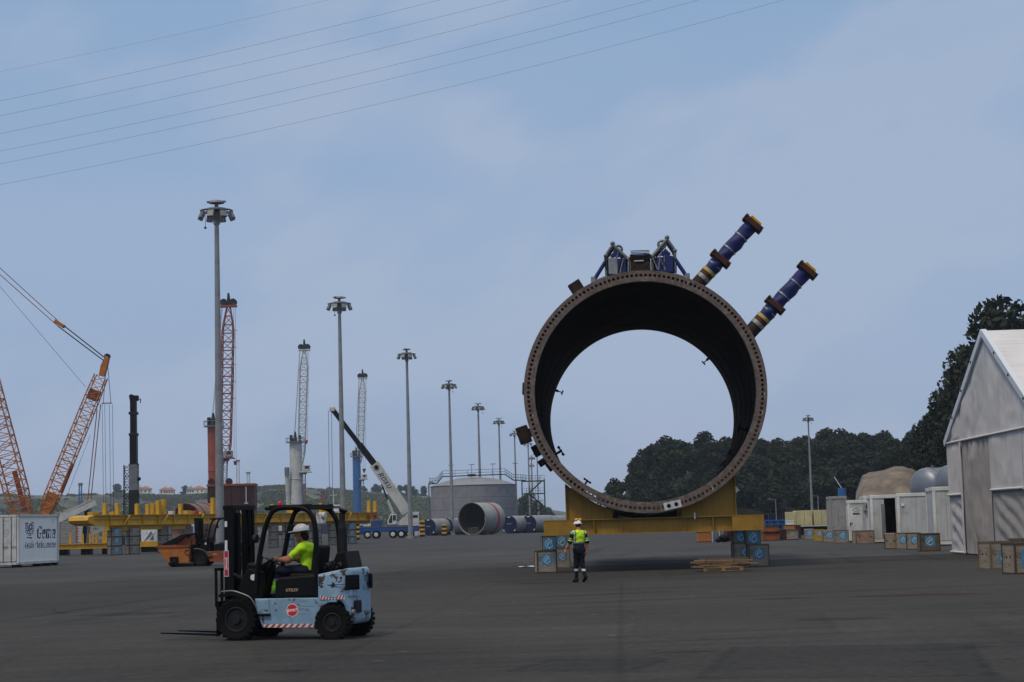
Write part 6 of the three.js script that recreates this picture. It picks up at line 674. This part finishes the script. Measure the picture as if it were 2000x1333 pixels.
{ const t = harbourCrane('white harbour crane left of the second floodlight mast', 580, M.craneWhite, M.craneWhite, { base: 580, tx: 577, ty: 864, tw: 24, fx: 588, fy: 910, hx: 594, hy: 686, bw: 15, cx: 598, cy: 915, cw: 14, cm: M.craneWhite, hk: 596, hky: 862, hbm: M.redOrange }); const s = 580 / F, g = new GB(), a = P(560, 914, 580).sub(t.position); g.cyl(V3(a.x + 0.3, 2, 0), a, 0.75, 0.75, 12); g.mesh('side_column', M.craneWhite, t); const c = new GB(); c.cyl(a.clone().add(V3(0, -2.6, 0)), a.clone().add(V3(0, 0.1, 0)), 0.8, 0.8, 12); c.mesh('column_cap', M.galvDark, t); }
harbourCrane('blue harbour crane with pale lattice boom behind the mobile crane', 690, M.craneBlue, M.craneWhite, { base: 699, tx: 696, ty: 892, tw: 15.5, fx: 703, fy: 905, hx: 708, hy: 741, bw: 12, cx: 711, cy: 931, cw: 10, cm: M.craneWhite, hk: 709, hky: 918, hbm: M.redBrown });
for (const [px, py, d, m, lb] of [[466, 900, 1100, M.craneWhite, 'distant pale crane mast right of the orange harbour crane'], [486, 924, 1100, M.craneWhite, 'distant small pale crane mast above the dark red hopper'], [157, 946, 800, M.craneBlue, 'distant pale blue crane behind the counterweight slabs'], [595, 948, 700, M.redOrange, 'distant red and white lattice crane beside the white harbour crane'], [631, 958, 700, M.redOrange, 'distant red lattice mast between the white crane and second light mast']]) { const b = B(px, d), h = P(px, py, d).y, t = thing('distant_crane', lb, 'crane', b), s = d / F; lattice(new GB(), V3(-0.3, 0, 0), V3(0, h, 0), V3(1, 0, 0), 8 * s, 4.5 * s, 12, 0.14, 0.08).mesh('mast', m, t); const g = new GB(); g.rbox(0, h, 0, 8 * s, 1.2, 1.5, 0.1); g.mesh('head', M.galvDark, t); }
{ // dark red hopper
  const D = 300, a = B(455, D), w = 90 * D / F, h = P(455, 947, D).y, t = thing('steel_hopper', 'tall dark red steel hopper box behind the forklift mast', 'hopper', a, 0.06), b = new GB(); b.box(0, h / 2, 0, w, h - 0.4, 6); b.mesh('bin', M.redBrown, t); const r = new GB(); r.box(0, h - 0.1, 0, w + 0.25, 0.35, 6.3); r.mesh('rim', M.redOrange, t); for (let i = 0; i < 5; i++) { const q = new GB(); q.box(-w / 2 + w * (i + 0.5) / 5, h / 2 - 0.2, 3.05, 0.14, h - 0.8, 0.12); q.mesh('rib', M.redBrown, t); } for (const x of [-0.42, -0.04]) { const q = new GB(); q.cyl(V3(x * w, h + 0.45, 2.4), V3(x * w, h + 0.45, 2.9), 0.6, 0.6, 16); q.mesh('wheel', M.redBrown, t); } const l = new GB(); l.cyl(V3(w * 0.33, h - 3.2, 3.2), V3(w * 0.33, h - 0.5, 3.2), 0.07, 0.07, 6); l.box(w * 0.33, h - 3.2, 3.2, 0.6, 0.12, 0.12); l.mesh('white_rod', M.plastic, t);
}
{ // pinkish pipe ring behind the beam
  const D = 216, t = thing('pipe_section', 'pinkish grey open pipe section standing behind the long yellow beam', 'pipe', B(383, D), -0.55), R = 2.55, g = new THREE.LatheGeometry([[R, 1.8], [R, -1.8], [R - 0.22, -1.8], [R - 0.22, 1.8], [R, 1.8]].map(([r, z]) => new THREE.Vector2(r, z)), 56); g.rotateX(Math.PI / 2); g.translate(0, R + 0.15, 0); const b = new GB(); b.add(g); b.mesh('ring', std(0x9a8480, 0.8, 0, TEX.rust, 0.3), t); for (const z of [-1.0, 0.9]) { const q = new GB(); q.add(new THREE.TorusGeometry(R + 0.02, 0.06, 6, 50), new THREE.Matrix4().makeTranslation(0, R + 0.15, z)); q.mesh('hoop', M.redBrown, t); } const f = new GB(); f.box(0, 0.1, 0, 2.6, 0.2, 3); f.mesh('chock', M.battenDark, t);
  const w = thing('white_cabinet', 'white and blue site office seen through the pipe section', 'cabin', B(375, 262), 0.05), c = new GB(); c.rbox(0, 1.6, 0, 3.4, 3.2, 2.4, 0.04); c.mesh('wall', M.whiteClean, w); for (const x of [-0.9, 0, 0.9]) { const p = new GB(); p.box(x, 2.2, 1.21, 0.7, 0.9, 0.04); p.mesh('window', M.craneBlue, w); } const r = new GB(); r.box(0, 3.25, 0, 3.6, 0.2, 2.6); r.mesh('roof', M.whiteClean, w);
}
{ // blue and white mobile crane
  const D = 278, s = D / F, t = thing('mobile_crane', 'blue truck crane with raised white telescopic boom lettered ROXU', 'crane', B(757, D), 0), o = t.position, L = (px, py, dz = 0) => onPlane(px, py, o, dz);
  const c = new GB(); c.rbox(0.2, 1.35, 0, 9.4, 0.75, 2.5, 0.08); c.mesh('carrier', M.roxuBlue, t); const dk = new GB(); dk.box(0.3, 1.78, 0, 9.2, 0.12, 2.6); dk.mesh('deck', M.steel, t); for (const x of [-3.0, -1.7, 0.9, 2.2, 3.5]) for (const z of [1.05, -1.05]) { const w = new THREE.Group(); w.name = 'wheel'; w.position.set(x, 0.62, z); t.add(w); const a = new GB(); a.cyl(V3(0, 0, -0.2), V3(0, 0, 0.2), 0.62, 0.62, 20); a.mesh('tyre', M.rubber, w); const b = new GB(); b.cyl(V3(0, 0, 0.2), V3(0, 0, 0.23), 0.33, 0.3, 16); b.mesh('rim', M.whiteClean, w); }
  const cab = new GB(); cab.ext([[-4.9, 0.7], [-3.6, 0.7], [-3.6, 2.1], [-4.7, 2.1], [-4.9, 1.5]], -1.2, 2.4, 0.05); cab.mesh('driver_cab', M.roxuBlue, t); const bx = new GB(); bx.rbox(-3.4, 2.3, 0.9, 1.75, 0.75, 0.5, 0.03); bx.mesh('sign_box', M.whiteClean, t); decal('lettering', 1.5, 0.5, printMat(canvasTex(256, 96, (g) => { g.clearRect(0, 0, 256, 96); g.fillStyle = '#27407e'; g.font = 'bold italic 74px sans-serif'; g.fillText('ROXU', 8, 74); })), t, -3.45, 2.3, 1.16); const bt = new GB(); bt.rbox(-1.5, 2.35, 0, 1.3, 1.0, 2.2, 0.05); bt.mesh('tool_box', M.roxuBlue, t);
  const sp = new GB(); sp.ext([[0.2, 1.95], [3.9, 1.95], [3.95, 3.9], [3.2, 3.7], [1.8, 2.5], [0.2, 2.4]], -1.1, 2.0, 0.05); sp.mesh('superstructure', M.craneWhite, t); const cc = new GB(); cc.ext([[0.1, 2.1], [1.5, 2.1], [1.5, 3.7], [0.6, 3.75], [0.1, 2.6]], 0.3, 0.95, 0.04); const cm = cc.mesh('crane_cab', M.whiteClean, t); const gl = new GB(); gl.ext([[0.3, 2.35], [0.85, 2.35], [0.85, 3.55], [0.66, 3.55], [0.3, 2.65]], 1.255, 0.02); gl.ext([[0.95, 2.7], [1.4, 2.7], [1.4, 3.55], [0.95, 3.55]], 1.255, 0.02); gl.mesh('pane', M.glass, cm);
  const foot = L(795, 1002), mid = L(731, 907), tip = L(650, 801); const base = new GB(); base.bar(foot, mid, 1.25, 1.55); const bm = base.mesh('base_boom', M.craneWhite, t); const e1 = new GB(); e1.bar(mid, mid.clone().lerp(tip, 0.36), 0.85, 1.0); e1.mesh('boom_extension', M.blackGloss, t); const e2 = new GB(); e2.bar(mid.clone().lerp(tip, 0.34), tip, 0.65, 0.75); e2.mesh('boom_extension', M.blackGloss, t); const hd = new GB(); hd.rbox(tip.x - 0.1, tip.y + 0.1, 0, 0.9, 0.7, 0.7, 0.1); hd.mesh('boom_head', M.craneWhite, t);
  const ang = Math.atan2(mid.y - foot.y, mid.x - foot.x), ctr = foot.clone().lerp(mid, 0.62); decal('lettering', 4.2, 1.15, printMat(canvasTex(512, 140, (g) => { g.clearRect(0, 0, 512, 140); g.fillStyle = '#2b3a52'; g.font = 'bold italic 128px sans-serif'; g.fillText('ROXU', 30, 118); })), t, ctr.x, ctr.y, 0.64, 0, ang - Math.PI); const ds = new GB(); const dp = foot.clone().lerp(mid, 0.93); ds.cyl(dp.clone().add(V3(0, 0, 0.63)), dp.clone().add(V3(0, 0, 0.75)), 0.35, 0.35, 14); ds.mesh('rope_drum', M.black, t);
  const rm = new GB(); rm.cyl(L(768, 1004), L(757, 977), 0.24, 0.24, 10); rm.mesh('lift_cylinder', M.craneWhite, t); const rr = new GB(); rr.cyl(L(757, 977), L(745, 946), 0.14, 0.14, 10); rr.mesh('cylinder_rod', M.darkMetal, t); for (const px of [641, 647]) { const g = new GB(); g.cyl(L(px, 803), L(px + 3, 1000), 0.045, 0.045, 5); g.mesh('hoist_rope', M.cable, t); } const hk = new GB(); hk.rbox(L(645, 1000).x, L(645, 1000).y, 0, 0.6, 0.9, 0.5, 0.08); hk.mesh('hook_block', M.yellow, t); for (const x of [3.9, -2.35]) { const g = new GB(); g.box(x, 0.9, 0, 0.4, 0.3, 5.2); g.mesh('outrigger', M.steel, t); for (const z of [-2.5, 2.5]) { const q = new GB(); q.cyl(V3(x, 0.05, z), V3(x, 0.9, z), 0.12, 0.12, 8); q.box(x, 0.04, z, 0.8, 0.08, 0.8); q.mesh('outrigger_leg', M.steel, t); } }
}
console.log('cranes');
// ---------- tank, stair tower, tubes ----------
{
  const D = 346, s = D / F, c = B(927, D + 8.5), R = 8.55, H = 9.4, t = thing('storage_tank', 'large grey cylindrical storage tank with low dome roof', 'storage tank', c), n = 4; for (let i = 0; i < n; i++) { const g = new GB(); g.add(new THREE.CylinderGeometry(R - (i % 2) * 0.02, R - (i % 2) * 0.02, H / n - 0.04, 72, 1, true), new THREE.Matrix4().makeTranslation(0, H * (i + 0.5) / n, 0)); g.mesh('wall_course', M.tankGrey, t); } const bk = new GB(); bk.add(new THREE.CylinderGeometry(R - 0.05, R - 0.05, H, 72), new THREE.Matrix4().makeTranslation(0, H / 2, 0)); bk.mesh('inner_wall', M.darkMetal, t); const d = new GB(), rr = (R * R + 1.7 * 1.7) / (2 * 1.7), a = Math.asin(R / rr); d.add(new THREE.SphereGeometry(rr, 64, 10, 0, 6.283, 0, a), new THREE.Matrix4().makeTranslation(0, H + 1.7 - rr, 0)); d.mesh('dome', M.tankGrey, t);
  const cu = new GB(); cu.add(new THREE.TorusGeometry(R, 0.1, 6, 60).rotateX(Math.PI / 2), new THREE.Matrix4().makeTranslation(0, H, 0)); cu.mesh('kerb_angle', M.galvDark, t); const walk = new GB(), pts = [[-R, H + 0.5], [-R + 1.5, H + 0.6], [-R + 2.6, H + 1.9], [R - 2.2, H + 2.0], [R - 0.6, H + 0.8], [R + 1.8, H + 0.7]], zz = 0.4 * R; for (let k = 1; k < pts.length; k++) for (const dy of [0, 0.55, 1.1]) walk.bar(V3(...pts[k - 1], zz).add(V3(0, dy, 0)), V3(...pts[k], zz).add(V3(0, dy, 0)), dy ? 0.07 : 0.2); for (let k = 1; k < pts.length; k++) for (let q = 0; q <= 5; q++) { const v = V3(...pts[k - 1], zz).lerp(V3(...pts[k], zz), q / 5); walk.cyl(v, v.clone().add(V3(0, 1.1, 0)), 0.035, 0.035, 4); } walk.mesh('roof_walkway', M.darkMetal, t); for (const x of [-4.2, -0.2, 4.0, 8.4]) { const g = new GB(); g.cyl(V3(x, H + 1.2, zz), V3(x, H + 4.1, zz), 0.05, 0.05, 5); g.box(x, H + 4.1, zz, 1.1, 0.12, 0.3); g.mesh('tank_lamp', M.galvDark, t); } const pp = new GB(); pp.path([V3(-R - 0.25, 0, 1), V3(-R - 0.25, H * 0.6, 1), V3(-R - 0.25, H + 0.5, 1), V3(-R + 0.3, H + 1.0, 1), V3(-R + 0.8, H + 0.5, 1)], 0.14, 8, 24); pp.mesh('vent_pipe', M.galvDark, t); const bxx = new GB(); bxx.rbox(-0.2, H + 2.0, zz, 1.5, 0.5, 0.6, 0.05); bxx.mesh('roof_box', M.redBrown, t);
}
{
  const D = 342, t = thing('stair_tower', 'green steel stair tower between the tank and the cradle', 'stair tower', B(1044, D)), W = 4.3, Dp = 2.2, lv = [2.4, 4.9, 7.3, 9.7]; for (const x of [-W / 2, W / 2]) for (const z of [-Dp / 2, Dp / 2]) { const g = new GB(); g.box(x, 5, z, 0.22, 10, 0.22); g.mesh('column', M.stairGreen, t); } lv.forEach((y, i) => { const g = new GB(); for (const z of [-Dp / 2, Dp / 2]) g.box(0, y, z, W, 0.2, 0.16); g.mesh('landing_beam', M.stairGreen, t); const d = new GB(); d.box(i % 2 ? 1.5 : -1.3, y + 0.1, 0, 1.3, 0.05, Dp); d.mesh('landing', M.galvDark, t); const y0 = i ? lv[i - 1] : 0, x0 = i % 2 ? -1 : 1.9, x1 = i % 2 ? 1.7 : -0.9, st = new GB(); for (const z of [0.1, 0.9]) { st.bar(V3(x0, y0, z), V3(x1, y, z), 0.12, 0.26); } for (let k = 0; k < 10; k++) { const f = (k + 0.5) / 10; st.box(mix(x0, x1, f), mix(y0, y, f), 0.5, 0.26, 0.04, 0.8); } st.mesh('stair_flight', M.darkMetal, t); const rl = new GB(); for (const dy of [0.55, 1.05]) { rl.bar(V3(x0, y0 + dy, 1.0), V3(x1, y + dy, 1.0), 0.05); rl.bar(V3(-W / 2, y + dy, Dp / 2), V3(W / 2, y + dy, Dp / 2), 0.05); } for (let k = 0; k < 6; k++) rl.cyl(V3(-W / 2 + W * k / 5, y, Dp / 2), V3(-W / 2 + W * k / 5, y + 1.05, Dp / 2), 0.03, 0.03, 4); rl.mesh('handrail', M.redBrown, t); });
}
{
  const D = 296, t = thing('steel_can', 'big grey white steel can with a red band in front of the tank', 'steel can', B(922, D), -0.5), R = 2.66, L = 6.6, ring = (r0, r1, z0, z1) => { const g = new THREE.LatheGeometry([[r0, z0], [r0, z1], [r1, z1], [r1, z0], [r0, z0]].map(([r, z]) => new THREE.Vector2(r, z)), 64); g.rotateX(Math.PI / 2); g.translate(0, R + 0.05, 0); return g; }; let b = new GB(); b.add(ring(R, R - 0.09, 0, -L)); b.mesh('shell', M.tubeWhite, t); b = new GB(); b.add(ring(R - 0.095, R - 0.11, -0.3, -L)); b.mesh('lining', M.inside, t); b = new GB(); b.add(ring(R + 0.01, R - 0.02, -4.2, -4.9)); b.mesh('red_band', M.redBand, t); b = new GB(); b.add(ring(R - 0.1, 1.2, -L + 0.3, -L + 0.2)); b.mesh('inner_ring', M.darkBox, t); for (const x of [-1.6, 1.6]) { const q = new GB(); q.ext([[x - 0.7, 0], [x + 0.7, 0], [x + Math.sign(x) * 0.6, 0.75]], -1.6, 0.5); q.mesh('chock', M.battenDark, t); } const m = thing('wire_cage', 'bent wire cage lying before the mouth of the big can', 'cage', B(925, D - 4), 0); lattice(new GB(), V3(-0.9, 0.6, 0), V3(0.9, 0.7, 0), V3(0, 1, 0), 1.1, 1.2, 6, 0.03, 0.025).mesh('mesh_frame', M.steel, m); const lg = new GB(); lg.cyl(V3(-1.6, 0.05, 0.2), V3(0.9, 0.25, 0.2), 0.05, 0.05, 6); lg.mesh('loose_bar', M.steel, m);
}
for (const [px, d, r, lb] of [[838, 318, 1.45, 'blue capped grey tube left of the fourth light mast'], [872, 322, 1.45, 'blue capped grey tube right behind the fourth light mast'], [996, 318, 1.5, 'blue capped grey tube right of the big red banded can'], [1034, 320, 1.5, 'blue capped grey tube below the stair tower'], [1068, 325, 1.45, 'blue capped grey tube peeking over the cradle girder end'], [1092, 334, 1.3, 'blue capped grey tube farthest right behind the cradle plate']]) {
  const t = thing('capped_tube', lb, 'tube', B(px, d), -0.55, 'blue capped tubes'); let b = new GB(); b.cyl(V3(0, r + 0.1, 0), V3(0, r + 0.1, -7), r, r, 32); b.mesh('tube', M.tankGrey, t); b = new GB(); b.cyl(V3(0, r + 0.1, 0.02), V3(0, r + 0.1, 0.14), r + 0.03, r + 0.03, 32); const cp = b.mesh('cap', M.navyCap, t); b = new GB(); b.rbox(0, r * 2 - 0.12, 0.2, 0.55, 0.2, 0.1, 0.04); b.mesh('white_tag', M.whiteClean, cp); b = new GB(); b.rbox(0, r + 0.2, 0.18, 0.85, 0.12, 0.05, 0.02); b.mesh('cap_lettering', M.cabinDirty, cp); for (const z of [-1.2, -5.5]) { b = new GB(); b.box(0, 0.12, z, r * 1.7, 0.24, 0.4); b.mesh('cradle_block', M.black, t); } for (const x of [-0.75, 0.75]) { b = new GB(); b.cyl(V3(x * r, 0.55, 0.1), V3(x * r, 0.55, 0.22), 0.12, 0.12, 8); b.mesh('shackle', M.plastic, cp); }
}
for (const [px, d, n, lb, lead] of [[697, 262, 5, 'yellow and black striped barrier stack left of the truck crane', 1], [825, 290, 4, 'yellow and black striped barrier stack right of the truck crane', 0], [868, 296, 3, 'yellow and black striped barrier stack before the fourth mast', 0]]) { const t = thing('striped_barrier', lb, 'barrier', B(px, d), 0, 'striped barriers'); for (let i = 0; i < n * 2; i++) { const b = new GB(); b.rbox(0, 0.18 + i * 0.33, 0, 0.8, 0.32, 0.8, 0.03); b.mesh('band', i % 2 ? (lead && i > 5 ? M.red : M.yellow) : M.black, t); } }
{ const t = thing('site_cabin', 'small white cabin stacked beside the third light mast', 'cabin', B(813, 322), 0.05); for (const [y, w] of [[0, 2.6], [2.15, 1.5]]) { const b = new GB(); b.rbox(w < 2 ? -0.2 : 0, y + 1.1, 0, w, 2.1, 2.2, 0.04); const m = b.mesh('unit', M.craneWhite, t); const q = new GB(); q.box(-0.1, y + 1.35, 1.11, w * 0.6, 0.5, 0.04); q.mesh('window', M.glass, m); } }
// white ship behind the beam
{ const t = thing('ship', 'white ship superstructure with lights behind the long beam', 'ship', B(658, 640), 0.1); let b = new GB(); b.ext([[-14, 0], [12, 0], [15, 4], [-14, 4]], -4, 8, 0.1); b.mesh('hull', M.navy, t); b = new GB(); b.rbox(0, 6, 0, 7, 4, 6, 0.1); b.rbox(0, 9, 0, 5, 2.2, 5, 0.1); b.mesh('superstructure', M.whiteClean, t); b = new GB(); b.cyl(V3(-1, 10, 0), V3(-1, 15.5, 0), 0.15, 0.12, 6); b.box(-1, 13.6, 0, 2.4, 0.2, 0.2); b.mesh('mast', M.whiteClean, t); b = new GB(); b.box(0, 9.3, 2.52, 4, 0.7, 0.04); b.mesh('window_band', M.glass, t); }
// ---------- houses, trees and scrub on the headland ----------
{
  const ray = new THREE.Raycaster(), hill = scene.getObjectByName('headland_hill'); hill.updateMatrixWorld(); const onHill = (px, d) => { const p = B(px, d); ray.set(V3(p.x, 300, p.z), V3(0, -1, 0)); const h = ray.intersectObject(hill)[0]; return V3(p.x, h ? h.point.y : 0, p.z); };
  for (const [px, w, st, lb] of [[270, 7, 1, 'small pale house with tiled roof on the ridge beside the black boom'], [284, 10, 1, 'house with orange tiled roof on the ridge right of the black boom'], [322, 8, 1, 'white house with red roof on the ridge, middle of the group'], [333, 6, 1, 'low white annexe beside the middle ridge house'], [372, 6, 1, 'grey roofed house on the ridge left of the tall mast'], [389, 11, 1, 'long white house on the ridge just left of the tall mast']]) { const p = onHill(px, 1385).add(V3(0, 1.2, 0)), t = thing('house', lb, 'house', p, 0.2 * Math.sin(px), 'houses on the headland'); let b = new GB(); b.box(0, 1.6, 0, w, 4.4, 8); const wl = b.mesh('wall', M.houseWall, t); const h = 3.8, g = new THREE.ConeGeometry(1, 2.4, 4); g.rotateY(Math.PI / 4); g.scale(w * 0.8, 1, 6.6); b = new GB(); b.add(g, new THREE.Matrix4().makeTranslation(0, h + 1.2, 0)); const rf = b.mesh('roof', px === 372 ? M.galvDark : M.houseRoof, t); b = new GB(); b.box(w * 0.2, h + 2.2, 0, 0.8, 1.6, 0.8); b.mesh('chimney', M.houseWall, rf); for (let k = 0; k < 3; k++) { b = new GB(); b.box(-w * 0.32 + k * w * 0.32, 2.0, 4.02, 1.1, 1.4, 0.06); b.mesh('window', M.glass, t); } }
  for (const [a, z, lb] of [[712, 752, 'long pale wall on the ridge left of the truck crane boom'], [812, 842, 'pale wall on the ridge left of the tank']]) { const p = onHill(a, 1380), q = onHill(z, 1380); const t = thing('boundary_wall', lb, 'wall', p, 0), b = new GB(), e = q.clone().sub(p); b.bar(V3(0, 1.0, 0), V3(e.x, e.y + 1.0, e.z), 0.5, 2.6); b.mesh('wall', M.houseWall, t); const c = new GB(); c.bar(V3(0, 2.4, 0), V3(e.x, e.y + 2.4, e.z), 0.7, 0.2); c.mesh('coping', M.concrete, t); }
  const r = rng(55), src = tree('round_tree', 'dark round tree on the ridge left of the black boom', 'trees on the headland ridge', 777, 'pine'); src.position.copy(onHill(229, 1385)); src.scale.set(1.6, 0.95, 1.6); const spots = [[362, 1.0, 'small dark tree beside the grey roofed ridge house'], [735, 1.1, 'dark tree above the long ridge wall'], [742, 0.9, 'second dark tree above the long ridge wall'], [782, 1.2, 'dark tree on the ridge behind the truck crane boom'], [796, 1.3, 'dark tree on the ridge left of the third mast'], [808, 1.2, 'dark tree on the ridge right of the third mast'], [829, 1.3, 'dark tree on the ridge left of the tank edge'], [712, 0.8, 'small bush tree on the ridge beside the blue harbour crane'], [766, 0.8, 'small dark tree on the ridge under the raised boom']]; for (const [px, s, lb] of spots) { const o = copyOf(src, lb, onHill(px, 1385), r() * 6); o.scale.set(s, s * 0.9, s); }
  for (const [px, d, s, lb] of [[1036, 700, 1.5, 'rounded tree behind the stair tower'], [1022, 720, 1.3, 'tree between the tank and the stair tower'], [1072, 900, 1.0, 'far low tree right of the stair tower'], [1048, 720, 1.2, 'tree behind the right leg of the stair tower']]) { const o = copyOf(src, lb, B(px, d), r() * 6); o.scale.set(s * 1.1, s, s * 1.1); }
  const geo = crownGeo(5, [[0, 0.6, 0, 1.6, 1.0], [1.2, 0.4, 0.5, 1.0, 0.7], [-1.0, 0.5, -0.4, 1.1, 0.8]], 70, 0.55), N = 14000, im = new THREE.InstancedMesh(geo, std(0x4a5340, 0.9), N), mm = new THREE.Matrix4(), C = new THREE.Color(); let k = 0; for (let i = 0; i < 90000 && k < N; i++) { const px = -50 + r() * 1120, d = 920 + r() * 440, dense = fbm(px * 0.02, d * 0.012, 1, 4, 911, false); if (dense + (px > 640 ? 0.14 : -0.02) + (r() - 0.5) * 0.25 < 0.5) continue; const p = onHillFast(px, d); const s = 0.35 + r() * 0.75 + (px > 640 ? 0.3 : 0); mm.compose(V3(p.x, p.y - 0.2, p.z), new THREE.Quaternion().setFromEuler(new THREE.Euler(0, r() * 6, 0)), V3(s * 1.3, s, s * 1.3)); im.setMatrixAt(k, mm); C.setRGB(0.7 + r() * 0.6, 0.75 + r() * 0.5, 0.6 + r() * 0.5); im.setColorAt(k, C); k++; } im.count = k; im.name = 'scrub_cover'; im.userData = { kind: 'stuff', label: 'low scrub bushes covering the far headland', category: 'scrub' }; scene.add(im);
  function onHillFast(px, d) { const g = hill.geometry.attributes.position, i = (px + 260) / 1520 * 150, j = (d - 900) / 900 * 26, a = Math.floor(i), b = Math.floor(j), fi = i - a, fj = j - b, at = (x, y) => { const n = y * 151 + x; return V3(g.getX(n), g.getY(n), g.getZ(n)); }; return at(a, b).lerp(at(a + 1, b), fi).lerp(at(a, b + 1).lerp(at(a + 1, b + 1), fi), fj); }
}
scene.fog = new THREE.FogExp2(0xb4c0d0, 0.00014);
console.log('headland');
renderer.render(scene, camera);
